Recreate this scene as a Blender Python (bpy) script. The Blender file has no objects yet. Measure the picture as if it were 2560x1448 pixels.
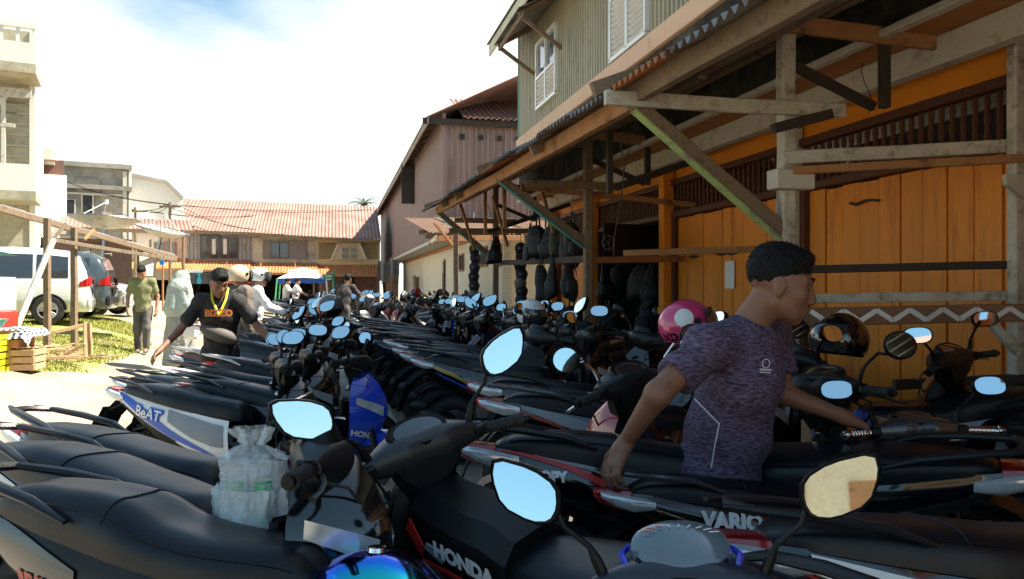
import bpy, math, random
import numpy as np
from mathutils import Vector, Matrix, Euler, noise
R = math.radians
random.seed(7)
SC = bpy.context.scene
COL = SC.collection

# ------------------------------------------------------------------ camera
H, F, HZ = 1.40, 1900.0, 715.0            # eye height (m), focal length and horizon row in photo pixels
cd = bpy.data.cameras.new('camera'); cam = bpy.data.objects.new('camera', cd); COL.objects.link(cam)
cd.sensor_width = 36; cd.lens = 36 * F / 2560; cd.shift_y = (HZ - 724) / 2560
cd.clip_start = 0.05; cd.clip_end = 3000
cam.location = (0, 0, H); cam.rotation_euler = (R(90), 0, 0)
SC.camera = cam

# ------------------------------------------------------------------ light
SUN_AZ, SUN_EL = R(13), R(54)              # azimuth measured from +X towards +Y
sv = Vector((math.cos(SUN_AZ) * math.cos(SUN_EL), math.sin(SUN_AZ) * math.cos(SUN_EL), math.sin(SUN_EL)))
w = bpy.data.worlds.new('World'); SC.world = w; w.use_nodes = True
nt = w.node_tree; nt.nodes.clear()
def N(t, kind, **kw):
    n = t.nodes.new(kind)
    for k, val in kw.items():
        if k.startswith('i_'): n.inputs[k[2:].replace('_', ' ')].default_value = val
        else: setattr(n, k, val)
    return n
sky = N(nt, 'ShaderNodeTexSky', sky_type='NISHITA', sun_disc=False)
sky.sun_elevation = SUN_EL; sky.sun_rotation = R(90) - SUN_AZ
sky.air_density = 1.0; sky.dust_density = 0.8; sky.ozone_density = 1.2
tc = N(nt, 'ShaderNodeTexCoord')
mp = N(nt, 'ShaderNodeMapping'); mp.inputs['Scale'].default_value = (1.0, 1.0, 2.4); mp.inputs['Location'].default_value = (4.1, 1.7, 0.4)
nz = N(nt, 'ShaderNodeTexNoise'); nz.inputs['Scale'].default_value = 1.5; nz.inputs['Detail'].default_value = 7; nz.inputs['Roughness'].default_value = .52
sep = N(nt, 'ShaderNodeSeparateXYZ')
mr = N(nt, 'ShaderNodeMapRange'); mr.inputs['From Min'].default_value = 0.0; mr.inputs['From Max'].default_value = 0.55
mr.inputs['To Min'].default_value = 0.10; mr.inputs['To Max'].default_value = -0.20
ad = N(nt, 'ShaderNodeMath', operation='ADD'); ad2 = N(nt, 'ShaderNodeMath', operation='MULTIPLY_ADD'); ad2.inputs[1].default_value = .26   # the cloud bank stands ahead, clear sky behind
rp = N(nt, 'ShaderNodeValToRGB'); rp.color_ramp.elements[0].position = .50; rp.color_ramp.elements[1].position = .66; rp.color_ramp.elements[0].color = (.16, .16, .16, 1)
mx = N(nt, 'ShaderNodeMixRGB'); mx.inputs[2].default_value = (6.6, 6.8, 6.9, 1)
bg = N(nt, 'ShaderNodeBackground'); bg.inputs['Strength'].default_value = .06
wo = N(nt, 'ShaderNodeOutputWorld'); L = nt.links.new
L(tc.outputs['Generated'], mp.inputs['Vector']); L(mp.outputs['Vector'], nz.inputs['Vector'])
L(tc.outputs['Generated'], sep.inputs[0]); L(sep.outputs['Z'], mr.inputs['Value'])
L(nz.outputs['Fac'], ad.inputs[0]); L(mr.outputs['Result'], ad.inputs[1]); L(sep.outputs['Y'], ad2.inputs[0]); L(ad.outputs[0], ad2.inputs[2]); L(ad2.outputs[0], rp.inputs['Fac'])
hsv = N(nt, 'ShaderNodeHueSaturation'); hsv.inputs['Hue'].default_value = .475; hsv.inputs['Saturation'].default_value = 1.35; L(sky.outputs[0], hsv.inputs['Color']); L(hsv.outputs[0], mx.inputs[1]); L(rp.outputs['Color'], mx.inputs[0]); L(mx.outputs[0], bg.inputs[0]); L(bg.outputs[0], wo.inputs[0])
ld = bpy.data.lights.new('sun', 'SUN'); ld.energy = 4.8; ld.angle = R(.53); ld.color = (1, .93, .80)
lo = bpy.data.objects.new('sun', ld); COL.objects.link(lo); lo.rotation_euler = sv.to_track_quat('Z', 'Y').to_euler(); lo.location = (0, 0, 30)
vs = SC.view_settings; vs.view_transform = 'Standard'; vs.look = 'None'; vs.exposure = 1.65; vs.gamma = 1.0; vs.use_curve_mapping = False
SC.cycles.max_bounces = 6; SC.cycles.diffuse_bounces = 3; SC.cycles.glossy_bounces = 4; SC.cycles.transparent_max_bounces = 8

# ------------------------------------------------------------------ where things are
SA = math.atan2(440, F)                    # the market street leaves the view axis by 13 degrees to the left
sS = Vector((-math.sin(SA), math.cos(SA), 0)); sN = Vector((math.cos(SA), math.sin(SA), 0))
def P(u, v, Y): return Vector(((u - 1280) / F * Y, Y, H + (HZ - v) / F * Y))
def PZ(u, v, z): return P(u, v, (H - z) * F / (v - HZ))
def ST(b, a, z=0.0): return sS * a + sN * b + Vector((0, 0, z))
def SB(u, v, b):
    x = (u - 1280) / F; Y = b / (sN.x * x + sN.y); p = P(u, v, Y)
    return (b, p.dot(sS), p.z)
def SQ(u, v, a):                           # the point of a pixel on the plane 'a metres along the street'
    x = (u - 1280) / F; Y = a / (sS.x * x + sS.y); p = P(u, v, Y)
    return (p.dot(sN), a, p.z)

# ------------------------------------------------------------------ materials
MATS = {}
def mat(name, col, rough=.6, metal=0., var=.12, scale=6., bump=0., coat=0., bscale=None, dirt=None, dscale=2.0, damt=.45, spec=.5, stretch=None, rand=.0, trans=0., emit=None, sat=None):
    """Principled with noise-driven tone, fine relief and, if asked, shaped dirt patches."""
    if name in MATS: return MATS[name]
    m = bpy.data.materials.new(name); m.use_nodes = True; t = m.node_tree; lk = t.links.new
    b = t.nodes['Principled BSDF']
    b.inputs['Roughness'].default_value = rough; b.inputs['Metallic'].default_value = metal
    b.inputs['Specular IOR Level'].default_value = spec
    if coat: b.inputs['Coat Weight'].default_value = coat; b.inputs['Coat Roughness'].default_value = .06
    if trans: b.inputs['Transmission Weight'].default_value = trans
    if emit: b.inputs['Emission Color'].default_value = (*emit[:3], 1); b.inputs['Emission Strength'].default_value = emit[3]
    c = (*col, 1)
    tcn = N(t, 'ShaderNodeTexCoord'); mpn = N(t, 'ShaderNodeMapping'); lk(tcn.outputs['Object'], mpn.inputs[0])
    if stretch: mpn.inputs['Scale'].default_value = stretch
    n1 = N(t, 'ShaderNodeTexNoise'); n1.inputs['Scale'].default_value = scale; n1.inputs['Detail'].default_value = 6; n1.inputs['Roughness'].default_value = .62
    lk(mpn.outputs[0], n1.inputs['Vector'])
    r1 = N(t, 'ShaderNodeMapRange'); r1.inputs['From Min'].default_value = .25; r1.inputs['From Max'].default_value = .75
    r1.inputs['To Min'].default_value = 1 - var; r1.inputs['To Max'].default_value = 1 + var
    lk(n1.outputs['Fac'], r1.inputs['Value'])
    hs = N(t, 'ShaderNodeHueSaturation'); hs.inputs['Color'].default_value = c; lk(r1.outputs[0], hs.inputs['Value'])
    out = hs.outputs[0]
    if rand:
        oi = N(t, 'ShaderNodeObjectInfo'); r2 = N(t, 'ShaderNodeMapRange'); r2.inputs['To Min'].default_value = 1 - rand; r2.inputs['To Max'].default_value = 1 + rand
        lk(oi.outputs['Random'], r2.inputs['Value']); h2 = N(t, 'ShaderNodeHueSaturation'); lk(out, h2.inputs['Color']); lk(r2.outputs[0], h2.inputs['Value']); out = h2.outputs[0]
    if dirt:
        n2 = N(t, 'ShaderNodeTexNoise'); n2.inputs['Scale'].default_value = dscale; n2.inputs['Detail'].default_value = 8; n2.inputs['Roughness'].default_value = .7
        lk(mpn.outputs[0], n2.inputs['Vector'])
        rr = N(t, 'ShaderNodeValToRGB'); rr.color_ramp.elements[0].position = .62 - damt * .3; rr.color_ramp.elements[1].position = .78 - damt * .3
        lk(n2.outputs['Fac'], rr.inputs[0]); mm = N(t, 'ShaderNodeMixRGB'); lk(rr.outputs[0], mm.inputs[0]); lk(out, mm.inputs[1]); mm.inputs[2].default_value = (*dirt, 1); out = mm.outputs[0]
    lk(out, b.inputs['Base Color'])
    if rough < .95:
        r3 = N(t, 'ShaderNodeMapRange'); r3.inputs['To Min'].default_value = max(0.02, rough - .12 if rough > .2 else rough * .7); r3.inputs['To Max'].default_value = min(1, rough + .12 if rough > .2 else rough * 1.4)
        lk(n1.outputs['Fac'], r3.inputs['Value']); lk(r3.outputs[0], b.inputs['Roughness'])
    if bump:
        n3 = N(t, 'ShaderNodeTexNoise'); n3.inputs['Scale'].default_value = bscale or scale * 6; n3.inputs['Detail'].default_value = 5
        lk(mpn.outputs[0], n3.inputs['Vector']); bp = N(t, 'ShaderNodeBump'); bp.inputs['Strength'].default_value = bump; bp.inputs['Distance'].default_value = .01
        lk(n3.outputs['Fac'], bp.inputs['Height']); lk(bp.outputs[0], b.inputs['Normal'])
    MATS[name] = m
    return m
blk = mat('plastic_black', (.005, .0054, .0065), .40, bump=.08, bscale=220, var=.2, spec=.26)
gray = mat('plastic_grey', (.014, .015, .017), .36, bump=.08, bscale=180, spec=.32)
gblk = mat('paint_black', (.004, .0045, .007), .10, coat=.8, var=.1, spec=.6)
rubber = mat('rubber', (.016, .016, .016), .75, bump=.3, bscale=90, dirt=(.09, .075, .055), damt=.25, dscale=5)
seatm = mat('seat_vinyl', (.006, .008, .0115), .36, bump=.09, bscale=260, var=.25, scale=3, spec=.34)
seatbrown = mat('seat_brown', (.115, .055, .035), .42, bump=.2, bscale=200)
steel = mat('steel', (.45, .45, .46), .28, 1., var=.15, scale=12)
chrome = mat('chrome', (.8, .8, .82), .08, 1., var=.04)
alloy = mat('alloy_dark', (.05, .05, .052), .4, .6)
engine = mat('engine_metal', (.12, .12, .12), .5, .8, dirt=(.05, .04, .03), damt=.5, dscale=9)
mirrorg = mat('mirror_glass', (.76, .88, .93), .015, 1., var=.0)     # faint blue tint puts sky colour into the mirror glass
redlens = mat('red_lens', (.32, .008, .008), .1, coat=.7, var=.1, spec=.7)
clearlens = mat('clear_lens', (.62, .64, .66), .12, .35, coat=.8, var=.25, scale=25)
ambl = mat('amber_lens', (.65, .2, .02), .15, coat=.6)
dial = mat('dial_glass', (.02, .025, .03), .06, coat=1., spec=.8)
white = mat('paint_white', (.78, .78, .76), .25, coat=.4, var=.05)
plate = mat('plate_black', (.012, .012, .013), .45)

# ------------------------------------------------------------------ mesh helpers
def thing(name, label, cat, loc=(0, 0, 0), rz=0., group=None, rx=0., kind=None):
    o = bpy.data.objects.new(name, None); COL.objects.link(o); o.empty_display_size = .2
    o.location = loc; o.rotation_euler = (rx, 0, rz)
    tag(o, label, cat, group, kind); return o
def tag(o, label=None, cat=None, group=None, kind=None):
    if label: o['label'] = label
    if cat: o['category'] = cat
    if group: o['group'] = group
    if kind: o['kind'] = kind
    return o
def link(name, me, parent=None, loc=None, rot=None, mt=None):
    o = bpy.data.objects.new(name, me); COL.objects.link(o)
    if parent is not None: o.parent = parent
    if loc is not None: o.location = loc
    if rot is not None: o.rotation_euler = rot
    if mt is not None and me.materials:
        o.material_slots[0].link = 'OBJECT'; o.material_slots[0].material = mt
    return o
def mesh(name, v, f, m=None, smooth=35):
    me = bpy.data.meshes.new(name); me.from_pydata([tuple(p) for p in v], [], [tuple(q) for q in f]); me.update()
    if m: me.materials.append(m)
    if smooth and len(me.polygons):
        me.polygons.foreach_set('use_smooth', [True] * len(me.polygons))
        me.set_sharp_from_angle(angle=R(smooth))
    return me
class MB:
    def __init__(s): s.v = []; s.f = []
    def add(s, v, f, M=None):
        k = len(s.v); s.v += [(M @ Vector(p)) if M is not None else Vector(p) for p in v]; s.f += [tuple(i + k for i in q) for q in f]; return s
    def box(s, c, d, M=None, ch=0.):
        x, y, z = d[0] / 2, d[1] / 2, d[2] / 2
        if not ch:
            v = [(c[0] + i * x, c[1] + j * y, c[2] + k * z) for i in (-1, 1) for j in (-1, 1) for k in (-1, 1)]
            return s.add(v, [(0, 1, 3, 2), (4, 6, 7, 5), (0, 4, 5, 1), (2, 3, 7, 6), (0, 2, 6, 4), (1, 5, 7, 3)], M)
        r = []
        for zz, e in ((-z, ch), (-z + ch, 0), (z - ch, 0), (z, ch)):
            r.append([(c[0] + p, c[1] + q, c[2] + zz) for p, q in ((-x + e, -y + ch + e), (-x + ch + e, -y + e), (x - ch - e, -y + e), (x - e, -y + ch + e), (x - e, y - ch - e), (x - ch - e, y - e), (-x + ch + e, y - e), (-x + e, y - ch - e))])
        return s.loft(r, M=M)
    def loft(s, rings, closed=True, caps=True, M=None):
        n = len(rings[0]); v = [p for r in rings for p in r]; f = []
        for i in range(len(rings) - 1):
            for j in range(n if closed else n - 1):
                k = (j + 1) % n; f.append((i * n + j, i * n + k, (i + 1) * n + k, (i + 1) * n + j))
        if caps and closed:
            f.append(tuple(range(n - 1, -1, -1))); q = (len(rings) - 1) * n; f.append(tuple(range(q, q + n)))
        return s.add(v, f, M)
    def beam(s, p, q, wd, ht, ch=.005, jit=0., segs=1, up=(0, 0, 1)):
        p, q = Vector(p), Vector(q); d = (q - p).normalized(); u = Vector(up)
        if abs(d.dot(u)) > .98: u = Vector((1, 0, 0))
        x = d.cross(u).normalized(); y = x.cross(d); a, b = wd / 2, ht / 2; rings = []
        for i in range(segs + 1):
            o = p.lerp(q, i / segs) + x * random.uniform(-jit, jit) + y * random.uniform(-jit, jit)
            rings.append([o + x * e + y * g for e, g in ((-a, -b + ch), (-a + ch, -b), (a - ch, -b), (a, -b + ch), (a, b - ch), (a - ch, b), (-a + ch, b), (-a, b - ch))])
        return s.loft(rings)
    def tube(s, pts, r, n=8, caps=True, flat=1.):
        pts = [Vector(p) for p in pts]; rr = r if isinstance(r, (list, tuple)) else [r] * len(pts); rings = []; x = None
        for i, p in enumerate(pts):
            d = (pts[min(i + 1, len(pts) - 1)] - pts[max(i - 1, 0)]).normalized()
            if x is None: x = d.cross(Vector((0, 0, 1)) if abs(d.z) < .9 else Vector((1, 0, 0))).normalized()
            else: x = (x - d * x.dot(d)).normalized()
            y = d.cross(x)
            rings.append([p + x * math.cos(2 * math.pi * k / n) * rr[i] + y * math.sin(2 * math.pi * k / n) * rr[i] * flat for k in range(n)])
        return s.loft(rings, caps=caps)
    def lathe(s, prof, n=24, M=None, caps=True, a0=0., a1=2 * math.pi):
        full = abs(a1 - a0 - 2 * math.pi) < 1e-4; cnt = n if full else n + 1
        rings = [[(r * math.cos(a0 + (a1 - a0) * k / n), r * math.sin(a0 + (a1 - a0) * k / n), z) for k in range(cnt)] for r, z in prof]
        return s.loft(rings, closed=full, caps=caps and full, M=M)
    def ell(s, c, r, n=16, m=10, M=None):
        rings = [[(c[0] + r[0] * math.cos(t) * math.cos(2 * math.pi * k / n), c[1] + r[1] * math.cos(t) * math.sin(2 * math.pi * k / n), c[2] + r[2] * math.sin(t)) for k in range(n)] for t in [(-.497 + .994 * i / m) * math.pi for i in range(m + 1)]]
        return s.loft(rings, M=M)
    def grid(s, fn, nu, nv, M=None, flip=False):
        v = [fn(i / nu, j / nv) for i in range(nu + 1) for j in range(nv + 1)]; f = []
        for i in range(nu):
            for j in range(nv):
                a = i * (nv + 1) + j; q = (a, a + 1, a + nv + 2, a + nv + 1); f.append(q[::-1] if flip else q)
        return s.add(v, f, M)
    def slab(s, poly, d, M=None):
        """poly: points of a planar outline, d: thickness vector"""
        n = len(poly); d = Vector(d); v = [Vector(p) for p in poly] + [Vector(p) + d for p in poly]
        return s.add(v, [tuple(range(n))[::-1], tuple(range(n, 2 * n))] + [(i, (i + 1) % n, n + (i + 1) % n, n + i) for i in range(n)], M)
    def mesh(s, name, m=None, smooth=35): return mesh(name, s.v, s.f, m, smooth)
    def obj(s, name, m, parent=None, loc=None, rot=None, smooth=35): return link(name, s.mesh(name, m, smooth), parent, loc, rot)
    def top(s, name, m, label, cat, group=None, kind=None, smooth=35):
        """a one-mesh thing: its origin goes to the middle of its base"""
        lo_ = Vector((min(p.x for p in s.v), min(p.y for p in s.v), min(p.z for p in s.v))); hi_ = Vector((max(p.x for p in s.v), max(p.y for p in s.v), 0))
        c = Vector(((lo_.x + hi_.x) / 2, (lo_.y + hi_.y) / 2, lo_.z)); s.v = [p - c for p in s.v]
        o = s.obj(name, m, None, c, None, smooth); return tag(o, label, cat, group, kind)
def txt(s, size=1., shear=0., bold=0.):
    """outline text as (vertices, faces), centred"""
    cu = bpy.data.curves.new('t', 'FONT'); cu.body = s; cu.size = size; cu.shear = shear; cu.offset = bold; cu.dimensions = '2D'; cu.fill_mode = 'BOTH'; cu.resolution_u = 3
    cu.align_x = 'CENTER'; cu.align_y = 'CENTER'
    o = bpy.data.objects.new('t', cu); me = bpy.data.meshes.new_from_object(o)
    v = [tuple(p.co) for p in me.vertices]; f = [tuple(p.vertices) for p in me.polygons]
    bpy.data.objects.remove(o); bpy.data.curves.remove(cu); bpy.data.meshes.remove(me); return v, f
def lettering(s, m, parent, fn, size, shear=0., bold=0., name='lettering'):
    v, f = txt(s, size, shear, bold)
    return link(name, mesh(name, [fn(p[0], p[1]) for p in v], f, m, 0), parent)
def frame3(o, ex, ey): # planar mapping for lettering
    o, ex, ey = Vector(o), Vector(ex).normalized(), Vector(ey).normalized()
    return lambda x, y: o + ex * x + ey * y

# ================================================================== setting
def gz(b, a=0):
    t = min(max((-b - 2.5) / 4.0, 0), 1); z = .60 * t * t * (3 - 2 * t) if t < 1 else .60
    d = min(max((.35 - b) / .8, 0), 1) * min(max((a - 2.9) / 1.2, 0), 1) * min(max((10.5 - a) / 4, 0), 1) * min(max((b + 5.5) / 2, 0), 1)     # the lane sags a little by the near bikes
    return z * min(max((a - 3) / 6, 0), 1) - .13 * d * d * (3 - 2 * d)
def gzz(b, a):                                # the ground as meshed, with its small bumps
    z = gz(b, a)
    if abs(b) < 31 and -6 < a < 66: z += .018 * noise.noise((b * .9, a * .9, 0)) + .03 * noise.noise((b * .23, a * .23, 4))
    return z - .02
concm = mat('concrete', (.40, .38, .34), .85, var=.2, scale=1.4, bump=.35, bscale=30, dirt=(.19, .18, .15), dscale=.9, damt=.45)
def ground_mat():
    m = mat('ground_sand', (.36, .315, .235), .92, var=.2, scale=1.1, bump=.6, bscale=26, dirt=(.24, .205, .15), dscale=.5, damt=.55, spec=.2); return m
g = MB()
xs = [-300, -150, -80, -50] + [-30 + .5 * i for i in range(121)] + [50, 80, 150, 300]; ys = [-150, -60, -20] + [-6 + .6 * i for i in range(120)] + [80, 120, 200, 400]
def gp(i, j):
    b, a = xs[i], ys[j]; z = gz(b, a)
    return (b, a, gzz(b, a))
n_ = len(ys); gv = [gp(i, j) for i in range(len(xs)) for j in range(n_)]
gf = [(i * n_ + j, (i + 1) * n_ + j, (i + 1) * n_ + j + 1, i * n_ + j + 1) for i in range(len(xs) - 1) for j in range(n_ - 1)]
tag(link('ground', mesh('ground', gv, gf, ground_mat(), 60), None, None, (0, 0, SA)), kind='structure')
# loose gravel, leaves and litter lying in the aisles between the rows
rnd = random.Random(3)
pv, pf = [], []
for k in range(2600):
    b = rnd.uniform(-6, 2.4); a = rnd.uniform(1.2, 18); s = rnd.uniform(.004, .018); z = gz(b, a) - .012; q = len(pv)
    for dx, dy, dz in ((1, 0, 0), (-.5, .8, 0), (-.5, -.8, 0), (0, 0, .8)): pv.append((b + dx * s * rnd.uniform(.7, 1.3), a + dy * s, z + dz * s))
    pf += [(q, q + 1, q + 3), (q + 1, q + 2, q + 3), (q + 2, q, q + 3)]
tag(link('gravel', mesh('gravel', pv, pf, mat('pebble', (.34, .30, .24), .9, rand=.2), 0), None, None, (0, 0, SA)), 'loose gravel and grit scattered over the sandy market ground', 'gravel', kind='stuff')
def lawn_edge(a): return -3.6 - .6 * noise.noise((a * .35, 1, 0)) - max(0, (12.6 - a)) * 1.1 - max(0, a - 17) * .35
lv = [(b_, 9.8 + .4 * j, gzz(b_, 9.8 + .4 * j) + (.012 if i else -.02)) for j in range(34) for i in range(25) for b_ in (lawn_edge(9.8 + .4 * j) + .15 - 10 * i / 24,)]
tag(link('lawn', mesh('lawn', lv, [(j * 25 + i, j * 25 + i + 1, j * 25 + i + 26, j * 25 + i + 25) for j in range(33) for i in range(24)], mat('lawn', (.22, .22, .045), .9, var=.35, scale=3, dirt=(.38, .33, .20), damt=.55, dscale=.8, bump=.5), 60), None, None, (0, 0, SA)), kind='structure')
# grass on the raised plot round the cars
gv, gf = [], []
for k in range(130000):
    u = rnd.uniform(-15, 1); b = rnd.uniform(-13.5, -3.2); a = rnd.uniform(9.6, 23)
    edge = -3.6 - .6 * noise.noise((a * .35, 1, 0)) - max(0, (12.6 - a)) * 1.1 - max(0, a - 17) * .35
    if b > edge - .25 * rnd.random(): continue
    if noise.noise((b * .8, a * .8, 3)) < -.22 + .1 * rnd.random(): continue
    z = gzz(b, a) + .005; h = rnd.uniform(.02, .075); t = rnd.uniform(0, 6.28); w_ = rnd.uniform(.007, .014); lx, ly = rnd.uniform(-.05, .05), rnd.uniform(-.05, .05)
    q = len(gv); gv += [(b - w_ * math.cos(t), a - w_ * math.sin(t), z), (b + w_ * math.cos(t), a + w_ * math.sin(t), z), (b + lx, a + ly, z + h)]; gf.append((q, q + 1, q + 2))
tag(link('grass', mesh('grass', gv, gf, mat('grass', (.26, .27, .04), .7, var=.35, scale=2, rand=.0), 0), None, None, (0, 0, SA)), 'short sunlit yellow green grass under the parked cars', 'grass', kind='stuff')

OFF = {}
def sthing(name, label, cat, b, a, z=0., group=None):
    o = thing(name, label, cat, ST(b, a, z), SA, group); OFF[o.name] = Vector((b, a, z)); return o
def put(mb, name, m, root, parent=None, smooth=35):
    off = OFF[root.name]; mb.v = [p - off for p in mb.v]; return mb.obj(name, m, parent or root, smooth=smooth)
def corr(mb, o, du, dv, W, Lg, pitch, amp, nrm, trap=False, sag=0., segs=1):
    """ribbed sheet: ribs run along dv, repeat along du"""
    o, du, dv, nrm = Vector(o), Vector(du), Vector(dv), Vector(nrm); cols = []
    n = max(1, round(W / pitch)); p = W / n
    for i in range(n):
        if trap: cols += [((i + .0) * p, 0), ((i + .12) * p, amp), ((i + .5) * p, amp), ((i + .62) * p, 0)]
        else: cols += [((i + k / 6) * p, amp * math.sin(2 * math.pi * k / 6)) for k in range(6)]
    cols.append((W, 0)); k = len(cols); v = []
    for j in range(segs + 1):
        t = j / segs
        v += [o + du * c + dv * (Lg * t) + nrm * (h - sag * math.sin(math.pi * t)) for c, h in cols]
    mb.add(v, [(j * k + i, j * k + i + 1, (j + 1) * k + i + 1, (j + 1) * k + i) for j in range(segs) for i in range(k - 1)])
    return mb

orange = mat('wall_orange', (.84, .27, .012), .7, var=.14, scale=1.6, bump=.15, bscale=60, dirt=(.30, .10, .025), damt=.2, dscale=1.3)
dorange = mat('door_orange', (.84, .26, .010), .55, var=.2, scale=2.2, stretch=(3, 3, .35), bump=.25, bscale=30, dirt=(.50, .14, .015), damt=.38, dscale=2.2, rand=.09)
dkwood = mat('wood_dark_brown', (.10, .028, .012), .6, var=.25, scale=4, stretch=(1, 4, 4), bump=.2)
whitew = mat('whitewash', (.62, .57, .48), .85, var=.14, scale=5, bump=.25, bscale=40, dirt=(.42, .35, .26), damt=.35, dscale=5)
mould = mat('mouldy_concrete', (.075, .07, .05), .95, var=.45, scale=1.5, bump=.4, bscale=20, dirt=(.014, .014, .012), dscale=1.7, damt=.75)
peach = mat('peach_paint', (.72, .47, .32), .75, var=.08, scale=1.5, dirt=(.5, .33, .22), damt=.2)
soffit = mat('soffit_brown', (.42, .17, .05), .8, var=.15)
greenw = mat('cladding_olive', (.37, .335, .225), .5, .15, var=.14, scale=1.2, stretch=(2, 2, .4), dirt=(.16, .155, .10), damt=.25, dscale=3, rand=.05)
rust = mat('roof_rust', (.33, .185, .145), .65, .1, var=.2, scale=.9, stretch=(1, 1, 1), dirt=(.23, .12, .09), damt=.45, dscale=.7, rand=.12)
rusto = mat('roof_orange', (.52, .20, .075), .6, .1, var=.2, scale=1.2, dirt=(.27, .10, .05), damt=.3, dscale=2, rand=.08)
zinc = mat('roof_zinc', (.30, .29, .27), .45, .5, var=.25, scale=2, dirt=(.16, .08, .045), damt=.5, dscale=2.6, rand=.12)
wood = mat('wood_weathered', (.21, .155, .105), .85, var=.35, scale=3, stretch=(6, 6, 1), bump=.5, bscale=18, dirt=(.07, .05, .035), damt=.45, dscale=3)
woodx = mat('wood_grey_brown', (.23, .16, .10), .85, var=.35, scale=9, bump=.5, bscale=40, dirt=(.11, .075, .048), damt=.4, dscale=9)
woodo = mat('wood_orange_brown', (.40, .19, .075), .8, var=.3, scale=4, bump=.4, bscale=30, dirt=(.14, .06, .025), damt=.35, dscale=4)
woodw = mat('wood_old_white', (.52, .48, .40), .85, var=.25, scale=7, bump=.6, bscale=45, dirt=(.24, .185, .12), damt=.38, dscale=9)
woodd = mat('wood_nearly_black', (.045, .034, .026), .8, var=.35, scale=4, bump=.4, bscale=30)
limew = mat('wood_lime_green', (.36, .44, .16), .7, var=.2, dirt=(.22, .20, .12), damt=.4, dscale=7)
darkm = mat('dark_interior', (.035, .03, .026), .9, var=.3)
pinkw = mat('cladding_dusty_pink', (.29, .20, .17), .6, .1, var=.16, scale=1.0, stretch=(2, 2, .4), dirt=(.17, .115, .10), damt=.3, dscale=2.2, rand=.06)
glassd = mat('glass_dark', (.03, .035, .04), .06, coat=.6, spec=.8)
glassb = mat('glass_sky', (.10, .16, .24), .05, .3, coat=.8, spec=.8)
cream = mat('wall_cream', (.80, .70, .53), .8, var=.06, scale=1, bump=.12, bscale=30, dirt=(.52, .42, .29), damt=.12, dscale=1.5)
dado = mat('dado_terracotta', (.42, .16, .075), .75, var=.15, dirt=(.22, .09, .05), damt=.3)

# ------------------------------------------------------------------ orange shophouse on the right
sh = sthing('shophouse', 'orange shophouse with plank doors below and olive ribbed metal cladding above', 'building', 4.15, 6)
A0, A1, UB, OB = -3.0, 14.0, 3.4, 4.15
cols = [-1.5, 1.0, 3.45, 6.2, 8.9, 11.7, 13.95]
put(MB().box((4.24, 5.5, 2.87), (.18, 17, .34)), 'wall', orange, sh)
put(MB().box((3.82, 5.5, 2.915), (.12, 17, .19), None, .01), 'beam', whitew, sh)
put(MB().box((3.74, 5.5, 3.055), (.64, 17, .09)), 'soffit', soffit, sh)
put(MB().grid(lambda s, t: (UB - .02 + .012 * noise.noise((s * 30, t * 3, 0)), A0 + 17 * s, 3.02 + .95 * t), 80, 6), 'slab_edge', mould, sh)
put(MB().box((UB - .03, 5.5, 2.99), (.08, 17, .05), None, .008), 'trim', whitew, sh)
put(MB().box((UB - .02, 5.5, 4.05), (.12, 17, .22), None, .01), 'trim', peach, sh)
put(MB().box((7.7, 5.5, 3.6), (8.4, 17, .3)), 'floor_slab', concm, sh)
for c in cols:
    put(MB().box((4.06, c, 1.42), (.15, .15, 2.84), None, .012), 'column', whitew if c == 6.2 else orange, sh)
for i in range(len(cols) - 1):
    a0, a1 = cols[i] + .075, cols[i + 1] - .075; mid = (a0 + a1) / 2; W = a1 - a0
    for zc in (2.69, 2.29): put(MB().beam((4.13, a0, zc), (4.13, a1, zc), .09, .07), 'transom', dkwood, sh)
    nb = int(W / .095); bar = None
    for k in range(nb):
        b_ = MB().tube([(4.16, a0 + (k + .5) * W / nb, 2.32 + .34 * t / 6) for t in range(7)], [.016, .022, .015, .024, .015, .022, .016], 6)
        put(b_, 'louvre_bar', dkwood, sh)
    put(MB().box((4.62, mid, 2.5), (.03, W, .36)), 'gap_shade', darkm, sh)  # dark sheet stands in for the unlit room behind the bars
    for e in (a0 + .03, a1 - .03): put(MB().box((4.14, e, 1.13), (.1, .06, 2.26), None, .006), 'door_frame', dkwood, sh)
    if i == 4: continue                                   # this bay is the open bag shop
    npk = int(round((W - .12) / .225)); pw = (W - .12) / npk; hg_ = i == 3
    for k in range(npk):
        g0, g1 = random.uniform(.001, .006), random.uniform(.001, .006) + (.012 if k % 4 == 1 else 0); put(MB().box((4.175 + random.uniform(-.006, .006), a0 + .06 + (k + .5) * pw + (g0 - g1) / 2, 1.13 - random.uniform(0, .012)), (.035, pw - g0 - g1, 2.24), None, .004), 'plank', dorange, sh)
    for k in ((2, 5, 6, 9) if hg_ else ()):
        for zc in (.75, 1.75):
            hb = MB().slab([(4.148, a0 + .06 + k * pw - .16, zc), (4.148, a0 + .06 + k * pw, zc - .022), (4.148, a0 + .06 + k * pw + .16, zc), (4.148, a0 + .06 + k * pw, zc + .022)], (.008, 0, 0)); put(hb, 'hinge', woodd, sh)
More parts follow.
